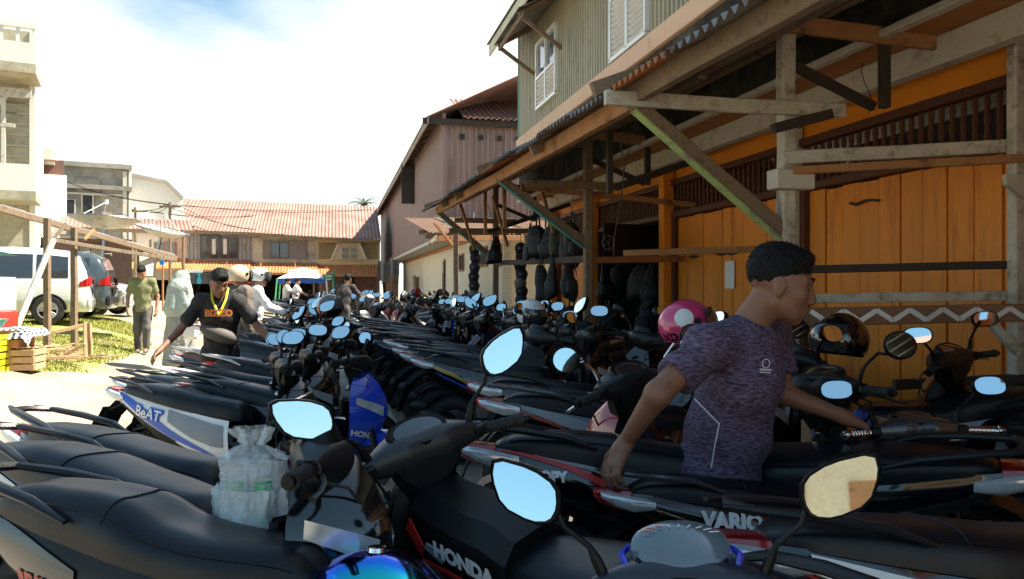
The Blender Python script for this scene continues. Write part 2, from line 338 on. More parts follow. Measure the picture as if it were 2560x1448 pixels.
# upper storey
ribs = 18; sw = (A1 - A0) / ribs
for k in range(ribs):
    put(corr(MB(), (UB, A1 - k * sw, 4.14), (0, -1, 0), (0, 0, 1), sw - .004, 2.7, .105, .032, (-1, 0, 0), True), 'cladding_sheet', greenw, sh, smooth=20)
put(MB().box((6.0, A1 - .02, 5.4), (5.2, .03, 2.6)), 'end_wall', greenw, sh)
put(MB().box((UB - .015, A1 + .0, 5.45), (.05, .05, 2.65)), 'corner_post', mat('teal_paint', (.08, .30, .27), .6), sh)
put(MB().box((11.5, 5.5, 3.2), (.2, 17, 6.4)), 'rear_wall', concm, sh)
for k in range(17):                                       # roof sheets, ribs running down the slope
    put(corr(MB(), (2.75, A0 + k * 1.0, 5.92), (0, 1, 0), Vector((4.6, 0, 2.0)).normalized(), 1.02, 5.2, .09, .014, (0, 0, 1)), 'roof_sheet', zinc, sh)
put(MB().slab([(7.3, A0, 7.9), (11.8, A0, 5.9), (11.8, A1 + .3, 5.9), (7.3, A1 + .3, 7.9)], (0, 0, .02)), 'roof_rear', zinc, sh)
put(MB().beam((2.8, A0, 5.80), (2.8, A1 - .05, 5.80), .03, .22), 'fascia', mat('fascia_cream', (.62, .58, .42), .7, dirt=(.3, .27, .18), damt=.3), sh)
for a in np.arange(-2, 14, 1.2): put(MB().beam((2.82, a, 5.86), (3.5, a, 6.14), .05, .09), 'rafter', wood, sh)
def shutter_window(b, a0, a1, z0, z1, zs, parent_name='window'):
    fr = put(MB().box((b - .05, a0, (z0 + z1) / 2), (.07, .05, z1 - z0)).box((b - .05, a1, (z0 + z1) / 2), (.07, .05, z1 - z0)).box((b - .05, (a0 + a1) / 2, z0), (.07, a1 - a0 + .05, .05)).box((b - .05, (a0 + a1) / 2, z1), (.07, a1 - a0 + .05, .05)).box((b - .05, (a0 + a1) / 2, (z0 + z1) / 2), (.07, .06, z1 - z0)).box((b - .052, (a0 + a1) / 2, zs), (.065, a1 - a0, .05)), 'window', white, sh)
    m2 = (a0 + a1) / 2
    for p, q in ((a0 + .03, m2 - .03), (m2 + .03, a1 - .03)):
        put(MB().box((b - .038, (p + q) / 2, (zs + z1) / 2), (.01, q - p, z1 - zs - .04)), 'pane', glassb, sh, fr)
        put(MB().box((b - .034, (p + q) / 2, (z0 + zs) / 2), (.008, q - p, zs - z0 - .04)), 'gap_shade', darkm, sh, fr)  # dark sheet paints the shade between the slats
        n = int((zs - z0) / .075)
        for k in range(n):
            z = z0 + .04 + (k + .5) * (zs - z0 - .06) / n
            put(MB().beam((b - .055, p, z), (b - .055, q, z), .010, .048, .002, up=(-.75, 0, .66)), 'slat', white, sh, fr)
shutter_window(UB, 11.4, 12.55, 4.42, 5.5, 4.92)
shutter_window(UB, 7.85, 8.95, 4.2, 5.4, 4.95)
# little timber hood over the far window
for a in (11.2, 12.75):
    put(MB().beam((UB - .02, a, 5.05), (2.75, a, 5.48), .05, .06), 'hood_brace', woodx, sh)
    put(MB().beam((UB, a, 5.92), (2.7, a, 5.52), .05, .07), 'hood_rafter', woodx, sh)
put(MB().beam((2.75, 11.1, 5.50), (2.75, 12.85, 5.50), .04, .08), 'hood_fascia', woodx, sh)
put(corr(MB(), (2.66, 11.05, 5.56), (0, 1, 0), Vector((.74, 0, .4)).normalized(), 1.85, .82, .09, .014, (0, 0, 1)), 'hood_sheet', zinc, sh)
# notice, hook and cable on the doors
put(MB().box((4.145, SB(1825, 692, 4.15)[1], 1.52), (.004, .2, .3)), 'notice', white, sh)
cab = [SB(u, v, 4.13) for u, v in ((2125, 508), (2140, 512), (2160, 503), (2180, 500), (2195, 502))]
put(MB().tube(cab, .012, 6), 'cable', woodd, sh)
# the open bag shop in its bay
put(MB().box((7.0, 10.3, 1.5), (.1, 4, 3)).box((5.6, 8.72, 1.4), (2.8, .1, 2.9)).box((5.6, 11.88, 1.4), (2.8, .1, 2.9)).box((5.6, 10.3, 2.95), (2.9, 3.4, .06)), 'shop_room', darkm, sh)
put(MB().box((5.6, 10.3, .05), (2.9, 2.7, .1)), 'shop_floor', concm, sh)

# ------------------------------------------------------------------ tin awning with timber frame
aw = sthing('awning', 'rusty corrugated tin awning on weathered timber posts along the orange shophouse', 'awning', 2.74, 6)
def ez(a): return 2.50 + .0215 * (a - 2.6)
def rz_(b, a): return ez(a) + (b - 1.58) * .477
k = 0; a = -.6
while a < 13.2:
    wd = .8; o = (1.56 - random.uniform(0, .06), a, ez(a) + .012 * (k % 2))
    put(corr(MB(), o, (0, 1, .0215), Vector((1.8, 0, .858)).normalized(), wd + .03, 2.02, .08, .021, (0, 0, 1), segs=2, sag=.01), 'tin_sheet', zinc if k % 5 else rusto, aw); a += wd; k += 1
for b, m in ((1.74, woodo), (2.2, woodx), (2.95, woodx)):
    for a0, a1, dz in ((-.6, 4.35, .0), (4.3, 9.1, -.03), (9.0, 13.3, -.02)):
        mm = m if b != 1.74 or a0 > 0 else woodx
        put(MB().beam((b, a0, rz_(b, a0) - .07 + dz), (b, a1, rz_(b, a1) - .07 + dz), .06, .12, jit=.006, segs=6), 'purlin', mm, aw)
posts = [(4.24, 3.0, woodw), (8.07, 2.95, woodx), (13.1, 3.0, woodx)]
for a, zt, m in posts:
    put(MB().beam((2.74, a, 0), (2.74, a, rz_(2.74, a) - .05), .085, .095, .01, .006, 8), 'post', m, aw)
    e = rz_(1.62, a); zb = 1.74 if a < 5 else 1.87
    put(MB().beam((2.72, a, zb), (1.72, a, e - .06), .075, .085, .008, .004, 4), 'brace', woodx, aw)
    put(MB().beam((2.69, a - .006, zb - .052), (1.72, a - .006, e - .112), .078, .014, .002), 'brace_edge', limew if a < 5 else mat('teal_paint', (.08, .30, .27)), aw)
    put(MB().beam((1.5, a + .09, e + .02), (3.35, a + .09, rz_(3.35, a) - .08), .05, .09, .005), 'rafter', woodx, aw)
    put(MB().beam((1.52 if a < 5 else 2.0, a - .07, 2.47 + .02 * a / 4), (3.1, a - .07, 2.47 + .02 * a / 4), .04, .085, .005, .003, 4), 'tie_beam', woodw if a < 5 else woodx, aw)
    put(MB().beam((2.70, a - .08, rz_(2.74, a) - .08), (4.1, a - .08, 2.96), .04, .105, .005), 'cross_beam', woodo, aw)
    for b2 in (3.45,): put(MB().beam((b2, a, 2.55), (b2, a, 3.1), .06, .06), 'hanger', woodd, aw)
    put(MB().beam((2.76, a + .1, 2.85), (3.45, a + .1, 2.58), .045, .06), 'strut', woodd, aw)
for a in (6.2, 10.4, 11.8):
    put(MB().beam((1.6, a, rz_(1.6, a) - .05), (3.35, a, rz_(3.35, a) - .05), .05, .09, .005), 'rafter', woodx, aw)
    put(MB().beam((2.3, a, rz_(2.3, a) - .1), (2.3, a, 2.2), .05, .05, .004), 'hanger', woodd if a < 7 else woodo, aw)
    put(MB().beam((2.35, a, 2.25), (3.35, a + .3, 2.6), .04, .06), 'strut', woodd, aw)
# stall framing between the front post and the wall
def cross(z0, z1, m, a=4.24, b0=2.70, b1=4.05, w=.05, h=.08, nm='rail'): put(MB().beam((b0, a - .03, z0), (b1, a - .03 - .36 * (b1 - b0) / 1.35, z1), w, h, .005, .002, 4), nm, m, aw)
cross(2.19, 2.26, woodw); cross(2.10, 2.17, woodo, a=4.15, h=.05)
cross(1.50, 1.53, woodd, h=.05, b1=4.08); cross(1.32, 1.34, woodw, h=.06); cross(1.21, 1.24, mat('rusty_brown', (.26, .13, .07), .7), a=4.16, h=.11)
cross(.80, .84, woodd, a=4.0, b0=3.3, h=.06)
put(MB().box((2.72, 4.16, 2.05), (.26, .12, .12), None, .006), 'block', whitew, aw); put(MB().box((2.70, 4.14, 1.25), (.14, .1, .1), None, .006), 'block', whitew, aw)
put(MB().beam((2.6, 4.16, 2.36), (3.0, 4.16, 2.47), .05, .06), 'cleat', woodd, aw)
zig = MB()
for k in range(13):
    b0 = 2.80 + k * .095; zc = 1.215 + .022 * (k / 13)
    zig.beam((b0, 4.075 - .0253 * k, zc - .032 if k % 2 else zc + .032), (b0 + .095, 4.075 - .0253 * (k + 1), zc + .032 if k % 2 else zc - .032), .006, .030, .001)
put(zig, 'zigzag_trim', white, aw)
for dz in (0,):
    wp = put(MB().beam((4.02, 3.80, 0), (4.02, 3.80, 2.95), .07, .08, .008, .003, 6), 'post', woodw, aw)
    put(MB().slab([(3.86, 3.75, 2.06), (4.18, 3.75, 2.06), (4.17, 3.75, 2.0), (4.07, 3.75, 1.93), (3.98, 3.75, 1.93), (3.87, 3.75, 2.0)], (0, -.03, 0)), 'bracket', woodw, aw)
    put(MB().beam((3.99, 3.76, 1.0), (3.79, 3.80, 1.22), .05, .05), 'bracket', woodw, aw)
put(MB().beam((2.74, 8.1, 1.70), (2.74, 13.1, 1.80), .05, .08, .005, .004, 6), 'rail', woodd, aw)
put(MB().beam((2.74, 8.1, 1.69), (4.1, 8.5, 1.73), .05, .075, .005, .003, 4), 'rail', woodo, aw)
put(MB().beam((2.74, 7.0, 1.72), (4.1, 6.3, 1.75), .045, .06, .005), 'rail', woodo, aw)
put(MB().beam((2.0, 8.2, 2.5), (4.1, 8.2, 2.35), .05, .06), 'tie_beam', woodo, aw)
put(MB().beam((1.9, 13.0, 2.35), (4.2, 13.0, 2.38), .05, .09), 'tie_beam', woodx, aw)
for a, b0 in ((9.3, 2.5), (11.2, 2.3), (12.4, 2.0)):
    put(MB().beam((b0, a, 2.75), (b0 + .25, a + .1, 2.0), .03, .05), 'batten', woodo, aw)

for k, (a, b, z, l) in enumerate(((5.2, 2.0, 2.5, .9), (6.6, 2.6, 2.8, .7), (7.2, 2.3, 2.6, 1.1), (9.6, 2.5, 2.7, .8), (4.6, 3.6, 2.95, .35), (10.9, 2.2, 2.6, .6))):
    put(MB().tube([(b + .04 * math.sin(t * 5 + k), a, z - l * t) for t in np.linspace(0, 1, 7)], .004, 4), 'dangling_wire', woodd, aw)
# ------------------------------------------------------------------ far timber canopy and cream ground floor
cr = sthing('long_building', 'long building with dusty pink metal upper storey over a cream ground floor', 'building', 4.2, 30)
put(MB().box((4.3, 34, 1.45), (.2, 30, 2.9)), 'wall', cream, cr)
put(MB().box((4.19, 34, .44), (.04, 30.02, .88)), 'dado', dado, cr)
put(MB().box((4.17, 34, 2.86), (.06, 30, .12)), 'trim', rusto, cr)
put(MB().box((6.3, 19.02, 1.45), (4.2, .16, 2.9)), 'end_wall', cream, cr)
put(MB().box((6.3, 18.93, .44), (4.2, .04, .88)), 'dado', dado, cr)
put(MB().box((4.26, 18.98, 1.45), (.2, .2, 2.9), None, .01), 'corner_pier', whitew, cr)
for u, z0, z1 in ((1155, 1.9, 2.5), (1212, 1.95, 2.55), (1248, 1.9, 2.5)):
    a = SB(u, 650, 4.2)[1]; fr = put(MB().box((4.18, a, (z0 + z1) / 2), (.05, 1.0, z1 - z0)), 'window', woodo, cr); put(MB().box((4.15, a, (z0 + z1) / 2), (.02, .84, z1 - z0 - .14)), 'pane', darkm, cr, fr)
a = SB(1112, 650, 4.2)[1]; put(MB().box((4.16, a, 1.2), (.06, .5, 2.4)), 'door', dkwood, cr)
for k in range(6): put(MB().box((4.12, a, 1.95 + k * .1), (.04, .46, .05)), 'vent_block', cream, cr)
put(MB().box((3.8, 42.2, 3.0), (.9, 35.4, .12)), 'soffit', whitew, cr)
ns = 30
for k in range(ns):
    put(corr(MB(), (3.4, 24.5 + k * 35 / ns, 3.02), (0, 1, 0), (0, 0, 1), 35 / ns - .01, 3.95, .19, .03, (-1, 0, 0), True), 'cladding_sheet', pinkw, cr, smooth=20)
for k in range(8):
    put(corr(MB(), (3.4 + k * 1.0, 24.5, 3.2), (1, 0, 0), (0, 0, 1), .99, 3.6, .2, .04, (0, -1, 0), True), 'cladding_sheet', pinkw, cr, smooth=20)
    if k < 6: put(MB().box((4.0 + k * .62, 24.43, 6.25), (.14, .08, .16)), 'vent', darkm, cr)
put(MB().box((3.4, 24.5, 5.0), (.12, .12, 4.0), None, .01), 'corner_post', pinkw, cr)
put(MB().box((11, 42, 3.5), (.2, 35, 7)), 'rear_wall', concm, cr)
for k in range(18): put(corr(MB(), (2.8, 24.2 + k * 2, 6.78), (0, 1, 0), Vector((4.6, 0, 2.3)).normalized(), 2.02, 5.3, .2, .03, (0, 0, 1)), 'roof_sheet', rust, cr)
put(MB().slab([(7.6, 24.2, 9.2), (11.4, 24.2, 6.9), (11.4, 60, 6.9), (7.6, 60, 9.2)], (0, 0, .02)), 'roof_rear', rust, cr)
put(MB().beam((2.86, 24.2, 6.70), (2.86, 60, 6.70), .05, .24), 'fascia', mat('fascia_grey_wood', (.30, .26, .20), .8, var=.3), cr)
for a in np.arange(24.6, 60, 1.3): put(MB().beam((2.88, a, 6.74), (3.45, a, 7.0), .07, .11), 'rafter', wood, cr)
put(MB().beam((2.7, 24.3, 6.68), (11, 24.3, 6.68), .06, .2), 'fascia', woodd, cr)
for k in range(7):
    b0 = 4.0 + k * .95; put(corr(MB(), (b0, 24.15, 6.82), (1, 0, 0), Vector((0, 3.4, 1.45)).normalized(), .97, 3.4, .19, .03, (0, 0, 1)), 'hip_sheet', rust, cr)
put(MB().slab([(4.0, 24.2, 6.8), (4.9, 27.6, 8.3), (4.0, 27.6, 6.9)], (-.03, 0, 0)), 'hip_end', woodd, cr)
p = SB(1028, 465, 3.4); sp = put(MB().box((3.1, 33.5, 5.9), (.62, .05, 1.8), None, .01), 'shutter', woodd, cr)
for k in range(10): put(MB().beam((2.83, 33.46, 6.0 + k * .075), (3.37, 33.46, 6.0 + k * .075), .015, .05, .002), 'slat', woodd, cr, sp)
# low tin roof over the single-storey end
lr = sthing('lean_to_roof', 'low orange tin lean to roof over the cream end wall', 'roof', 4, 19, 2.7)
for k in range(9): put(corr(MB(), (2.1 + k * .9, 17.4, 2.62 + (.04 if k % 2 else 0)), (1, 0, 0), Vector((0, 6.9, .95)).normalized(), .93, 6.9, .1, .016, (0, 0, 1)), 'tin_sheet', mat('roof_dull', (.27, .15, .09), .7, .1, var=.25, dirt=(.14, .08, .05), damt=.4), lr)
put(MB().beam((2.0, 17.5, 2.55), (10, 17.5, 2.57), .06, .12), 'purlin', woodx, lr); put(MB().beam((2.0, 18.9, 2.75), (10, 18.9, 2.77), .06, .12), 'purlin', woodx, lr)
for b in (3.0, 4.2, 5.4): put(MB().beam((b, 17.3, 2.6), (b, 19.2, 2.84), .05, .09), 'rafter', woodd, lr)
pt = P(1140, 575, 16.5); b_ = pt.dot(sN); a_ = pt.dot(sS)
put(MB().beam((b_, a_, 0), (b_, a_, 2.6), .1, .1, .01, .005, 6), 'post', woodx, lr)
put(MB().beam((b_ - .4, a_, 2.42), (4.2, a_ + .6, 2.5), .06, .12), 'beam', woodo, lr)
put(MB().beam((b_, a_, 2.2), (b_ - .5, a_ - .2, 2.75), .05, .06), 'brace', woodo, lr)
put(MB().beam((b_ - .6, a_ - .3, 2.3), (b_ - .2, a_ + .1, 2.75), .05, .05), 'brace', woodx, lr)
# broken stall front at the far end of the pink building
bs = sthing('slatted_stall', 'old timber slatted stall front under the pink overhang', 'stall', 3.6, 46)
for k in range(11):
    put(MB().beam((3.0 + k * .02, 40 + k * 1.0, .3), (3.05, 40 + k * 1.0, 2.6), .04, .34, jit=.02, segs=2), 'slat', woodo if k % 3 else woodx, bs)
for z in (.6, 1.6, 2.5): put(MB().beam((2.95, 39.5, z), (2.95, 51, z), .06, .1), 'rail', dkwood, bs)
for k, (u, v0, v1) in enumerate(((958, 655, 705), (985, 648, 690), (1040, 690, 760))):
    p = P(u, v0, 38); q = P(u, v1, 38); wd = .55 if k < 2 else .4
    g = MB().grid(lambda s, t: (p.x + wd * (s - .5), p.y + .12 * math.sin(s * 9 + k), p.z + (q.z - p.z) * t + .06 * math.sin(7 * s)), 10, 6)
    g.top('hanging_cloth', mat('cloth_grey', (.20, .19, .17), .9) if k < 2 else mat('cloth_beige', (.36, .27, .18), .9), ['grey rag hanging from the end of the pink building', 'torn grey sheet drooping under the pink overhang', 'beige cloth hanging by the slatted stall'][k], 'cloth')

# ------------------------------------------------------------------ row of old houses across the end of the street
AR = 47.0
def RQ(u, v, da=0.): return Vector(SQ(u, v, AR + da))
plast = mat('plaster_pink', (.50, .37, .30), .85, var=.15, dirt=(.30, .22, .18), damt=.35)
greycl = mat('cladding_grey', (.25, .235, .23), .6, .2, var=.18, stretch=(2, 2, .5), dirt=(.14, .12, .11), damt=.3, rand=.06)
oldconc = mat('plaster_old', (.46, .40, .31), .88, var=.2, dirt=(.24, .21, .17), damt=.5, dscale=.8)
yel = mat('plaster_yellow', (.58, .43, .22), .85, var=.12, dirt=(.36, .26, .14), damt=.3)
brownw = mat('wall_brown', (.26, .13, .10), .8, var=.15, dirt=(.15, .08, .065), damt=.35)
def house(name, label, u0, u1, m, ve0, ve1, vr0, vr1, va, openw=True, gm=darkm, awm=rusto, skew=0):
    e0, e1 = RQ(u0, ve0), RQ(u1, ve1); z3 = RQ((u0 + u1) / 2, va).z; c = (e0 + e1) / 2; W = e1.x - e0.x
    o = sthing(name, label, 'building', c.x, AR)
    r0, r1 = RQ(u0, vr0, 4.5), RQ(u1, vr1, 4.5)
    put(MB().box((c.x, AR + .15, (z3 + c.z) / 2), (W, .3, c.z - z3 + .1)), 'wall', m, o)
    put(MB().box((c.x, AR + 3.5, z3 / 2), (W, .2, z3)), 'shop_back', gm, o)
    for x in (e0.x + .1, e1.x - .1): put(MB().box((x, AR + 1.8, z3 / 2), (.18, 3.4, z3)), 'party_wall', gm, o)
    put(MB().box((c.x, AR + 6, c.z / 2), (W - .1, 5, c.z)), 'rear_block', oldconc, o)
    n = max(2, int(W / 1.6))
    for k in range(n):
        x0 = e0.x + W * k / n; t = (k + .5) / n; ez_ = e0.z + (e1.z - e0.z) * t; rz2 = r0.z + (r1.z - r0.z) * t
        d = Vector((skew * (1 - t) if k == 0 else 0, 5.2, rz2 - ez_ + .0)); ln = d.length
        put(corr(MB(), (x0, AR - .7, ez_ + .05), (1, 0, 0), d.normalized(), W / n + .02, ln, .2, .028, (0, 0, 1)), 'roof_sheet', rust, o)
    put(MB().slab([(e0.x, AR + 4.5, r0.z), (e1.x, AR + 4.5, r1.z), (e1.x, AR + 9, e1.z), (e0.x, AR + 9, e0.z)], (0, 0, .03)), 'roof_rear', rust, o)
    put(MB().beam((e0.x, AR - .66, e0.z - .02), (e1.x, AR - .66, e1.z - .02), .05, .2), 'fascia', woodx, o)
    for k in range(n):
        x0 = e0.x + W * k / n
        put(corr(MB(), (x0, AR - 1.7, z3 - .62 + random.uniform(-.03, .03)), (1, 0, 0), Vector((0, 1.7, .62)).normalized(), W / n + .02, 1.82, .17, .022, (0, 0, 1)), 'awning_sheet', awm, o)
    put(MB().beam((e0.x, AR - 1.68, z3 - .68), (e1.x, AR - 1.68, z3 - .68), .05, .12), 'awning_beam', woodo, o)
    for x in np.linspace(e0.x + .2, e1.x - .2, n + 1): put(MB().beam((x, AR - 1.6, 0), (x, AR - 1.6, z3 - .7), .1, .1), 'awning_post', woodx, o)
    return o, e0, e1, z3
def rect(o, u0, v0, u1, v1, m, nm='panel', da=-.06, dep=.08, parent=None):
    p, q = RQ(u0, v0), RQ(u1, v1)
    return put(MB().box(((p.x + q.x) / 2, AR + da, (p.z + q.z) / 2), (abs(q.x - p.x), dep, abs(p.z - q.z))), nm, m, o, parent)
def winpanes(o, u0, v0, u1, v1, n, fm, gm=glassd, rows=1):
    f = rect(o, u0, v0, u1, v1, fm, 'window')
    for i in range(n):
        for j in range(rows):
            du, dv = (u1 - u0) / n, (v1 - v0) / rows
            rect(o, u0 + du * i + 1.5, v0 + dv * j + 1.5, u0 + du * (i + 1) - 1.5, v0 + dv * (j + 1) - 1.5, gm, 'pane', -.1, .04, f)
h1, *_ = house('old_house', 'pinkish plaster old house with barred windows behind the satellite dishes', 330, 468, plast, 574, 580, 496, 500, 645, skew=1.2)
winpanes(h1, 352, 598, 380, 642, 3, plast); winpanes(h1, 385, 606, 440, 640, 4, woodo)
h2, e0, e1, z3 = house('old_house', 'old house with grey ribbed metal upper wall and brown shuttered window', 468, 630, greycl, 580, 586, 500, 506, 650)
for k in range(8):
    x0 = e0.x + (e1.x - e0.x) * k / 8
    put(corr(MB(), (x0, AR - .02, z3), (1, 0, 0), (0, 0, 1), (e1.x - e0.x) / 8, e0.z - z3, .2, .03, (0, -1, 0), True), 'cladding_sheet', greycl, h2, smooth=20)
winpanes(h2, 500, 588, 595, 647, 4, mat('frame_brown', (.13, .075, .055), .7))
for u in (531, 559): rect(h2, u, 598, u + 9, 636, mat('curtain', (.55, .53, .5), .9), 'curtain', -.13, .03)
rect(h2, 475, 676, 520, 684, white, 'sign_board', -1.75); rect(h2, 575, 675, 632, 686, mat('sign_dark', (.03, .03, .035), .5), 'sign_board', -1.75)
pz = RQ(604, 680, -1.8); sg = lettering('KUALITAS', white, h2, (lambda o: (lambda x, y: Vector((o.x + x, o.y, o.z + y))))(pz - OFF[h2.name]), .22, 0, .008)
gc = [mat('shirt_red', (.45, .04, .05), .8), mat('shirt_peach', (.55, .25, .16), .8), mat('shirt_cyan', (.03, .28, .40), .8), mat('shirt_charcoal', (.05, .05, .055), .8)]
garm = [(574, 0), (590, 1), (605, 0), (618, 0), (560, 3), (546, 1), (497, 2), (484, 3), (512, 3), (530, 3)]
for k, (u, c) in enumerate(garm):
    p = RQ(u, 682, -1.9); s = .18
    MB().slab([(p.x - s, p.y, p.z), (p.x + s, p.y, p.z), (p.x + s * 1.5, p.y, p.z - .25), (p.x + s * 1.05, p.y, p.z - .3), (p.x + s, p.y, p.z - .62), (p.x - s, p.y, p.z - .62), (p.x - s * 1.05, p.y, p.z - .3), (p.x - s * 1.5, p.y, p.z - .25)], (0, .04, 0), Matrix.Rotation(SA, 4, 'Z')).top('hanging_shirt', gc[c], ['red', 'peach', 'cyan', 'charcoal'][c] + ' shirt on display under the far awning, ' + ['first', 'second', 'third', 'fourth', 'fifth', 'sixth', 'seventh', 'eighth', 'ninth', 'tenth'][sorted(x for x, _ in garm).index(u)] + ' shirt from the left', 'shirt', 'shirts hung in the far shop front')
h3, e0, e1, z3 = house('old_house', 'old weathered plaster house with a wide recessed window above the blue gazebo', 630, 795, oldconc, 586, 597, 506, 513, 657)
rec = rect(h3, 657, 602, 766, 647, mat('recess_grey', (.17, .155, .14), .85, var=.2), 'window_recess')
winpanes(h3, 677, 606, 722, 646, 2, woodd, glassb)
rect(h3, 630, 676, 742, 683, whitew, 'shop_lintel', -.3)
h4, e0, e1, z3 = house('old_house', 'yellow old house with pierced block panels beside a trapezoid window bay', 795, 950, yel, 597, 603, 513, 519, 662, gm=brownw)
lat = MB()
for row in range(9):
    for cidx in range(38):
        u = 797 + cidx * 3.9 + (1.9 if row % 2 else 0); v = 609 + row * 4.6
        lo_, hi_ = 850 - (v - 606) * .45, 872 + (v - 606) * .45 + 0
        if u > 842 - (v - 606) * .42 and u < 902 + (v - 606) * .42: continue
        p = RQ(u, v); lat.box((p.x, AR - .03, p.z), (.055, .05, .07))
tag(put(lat, 'pierced_blocks', mat('hole_dark', (.16, .10, .04), .9), h4), kind='stuff')
bay = [RQ(846, 608), RQ(898, 608), RQ(915, 650), RQ(829, 650)]
put(MB().slab([(p.x, AR - .01, p.z) for p in bay], (0, -.14, 0)), 'bay_panel', mat('bay_tan', (.52, .38, .24), .8), h4)
for i in range(4):
    p, q = bay[i], bay[(i + 1) % 4]
    if i in (1, 3): put(MB().beam((p.x, AR - .12, p.z), (q.x, AR - .12, q.z), .16, .1), 'bay_rib', whitew, h4)
for u0, u1 in ((853, 869), (875, 890)):
    f = rect(h4, u0, 618, u1, 648, yel, 'window', -.17, .06)
    for v0, v1 in ((620, 631), (634, 646)): rect(h4, u0 + 1.5, v0, u1 - 1.5, v1, glassd, 'pane', -.22, .03, f)
rect(h4, 800, 676, 945, 690, mat('board_yellow', (.62, .36, .05), .7), 'shop_fascia', -.4)
rect(h4, 797, 690, 948, 775, brownw, 'shop_wall', -.02, .1)
gt = rect(h4, 858, 693, 886, 765, darkm, 'gate', -.12, .03)
for k in range(7):
    p, q = RQ(860, 700 + k * 9), RQ(884, 694 + k * 9 + 20); put(MB().beam((p.x, AR - .16, p.z), (q.x, AR - .16, q.z), .02, .03), 'gate_bar', whitew, h4, gt)

# ------------------------------------------------------------------ the pale shophouses behind the photographer, seen in the mirrors
bk_ = sthing('pale_shophouse', 'pale two storey shophouse behind the camera, seen only in mirrors', 'building', -9.5, -17)
put(MB().box((-9.5, -17.5, 3.9), (9, 1.0, 7.8)), 'wall', mat('plaster_sand', (.66, .54, .36), .85, var=.15, dirt=(.45, .36, .24), damt=.3), bk_)
for k in range(6): put(corr(MB(), (-14.1 + k * 1.53, -16.6, 7.7), (1, 0, 0), Vector((0, -3, 1.3)).normalized(), 1.54, 3.3, .2, .03, (0, 0, 1)), 'roof_sheet', rust, bk_)
for k in range(4):
    put(MB().box((-13 + k * 2.3, -16.96, 5.2), (1.1, .08, 1.4)), 'window', woodo, bk_); put(MB().box((-13 + k * 2.3, -16.94, 1.3), (1.7, .08, 2.6)), 'door', dkwood, bk_)
put(MB().box((-9.5, -16.4, 2.95), (9, 1.2, .15)), 'canopy', whitew, bk_)
def set_frame(t):
    global SA, sS, sN
    SA = t; sS = Vector((-math.sin(t), math.cos(t), 0)); sN = Vector((math.cos(t), math.sin(t), 0))
SA_STREET = SA; set_frame(R(27))          # the houses on the left stand turned towards the lane
# ------------------------------------------------------------------ left side: grey house, concrete tower, low houses
greyc = mat('concrete_grey', (.33, .31, .26), .9, var=.25, scale=1.2, bump=.3, dirt=(.20, .19, .16), damt=.45, dscale=.9)
AG = 40.0
def GQ(u, v): return Vector(SQ(u, v, AG))
p, q = GQ(136, 400), GQ(322, 405)
gb = sthing('grey_house', 'unplastered grey concrete house with two black window openings', 'building', (p.x + q.x) / 2, AG)
put(MB().box(((p.x + q.x) / 2, AG + 5, p.z / 2), (q.x - p.x, 10, p.z)), 'wall', greyc, gb)
put(MB().box((q.x + .06, AG + 5, p.z / 2), (.12, 10.1, p.z + .1)), 'sunlit_side_wall', mat('lime_wash_and_sunlit', (.72, .70, .62), .85, var=.06), gb)  # flank paler than the front: sunlight is put into its colour
for k in range(2): put(MB().box(((p.x + q.x) / 2, AG - .1, p.z - .15 - k * 1.0), (q.x - p.x + .25, .3, .2)), 'cornice', greyc, gb)
def grect(u0, v0, u1, v1, m, nm, d=-.06, dep=.12, par=None):
    a_, b2 = GQ(u0, v0), GQ(u1, v1); return put(MB().box(((a_.x + b2.x) / 2, AG + d, (a_.z + b2.z) / 2), (b2.x - a_.x, dep, a_.z - b2.z)), nm, m, gb, par)
for u0, v0, u1, v1 in ((164, 500, 186, 535), (207, 489, 231, 534)):
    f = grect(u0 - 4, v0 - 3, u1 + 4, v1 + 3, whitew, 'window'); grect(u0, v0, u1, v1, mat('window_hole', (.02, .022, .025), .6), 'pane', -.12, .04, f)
for u in (140, 312): grect(u - 5, 430, u + 5, 640, whitew, 'pilaster', -.08, .2)
for v in (466, 486, 545): grect(140, v - 2, 316, v + 2, whitew, 'band', -.07, .16)
grect(190, 445, 250, 486, mat('brick_grey', (.30, .27, .23), .95, var=.3, bump=.6, bscale=8), 'infill', -.03, .08); grect(255, 468, 312, 540, mat('brick_grey2', (.36, .31, .25), .95, var=.3, bump=.6, bscale=8), 'infill', -.03, .08)
# gable wall behind it
gw = sthing('white_gable_house', 'tall whitewashed gable wall between the grey house and the rusty roof', 'building', GQ(380, 500).x, AG + 8)
pp = [Vector(SQ(u, v, AG + 8)) for u, v in ((318, 436), (415, 456), (456, 497), (470, 600), (470, 700), (318, 700))]
put(MB().slab([(p.x, AG + 8, p.z) for p in pp], (0, 5, 0)), 'wall', MATS['lime_wash_and_sunlit'], gw)
for i in (0, 1): put(MB().beam((pp[i].x, AG + 7.9, pp[i].z), (pp[i + 1].x, AG + 7.9, pp[i + 1].z), .3, .18), 'roof_edge', greyc, gw)
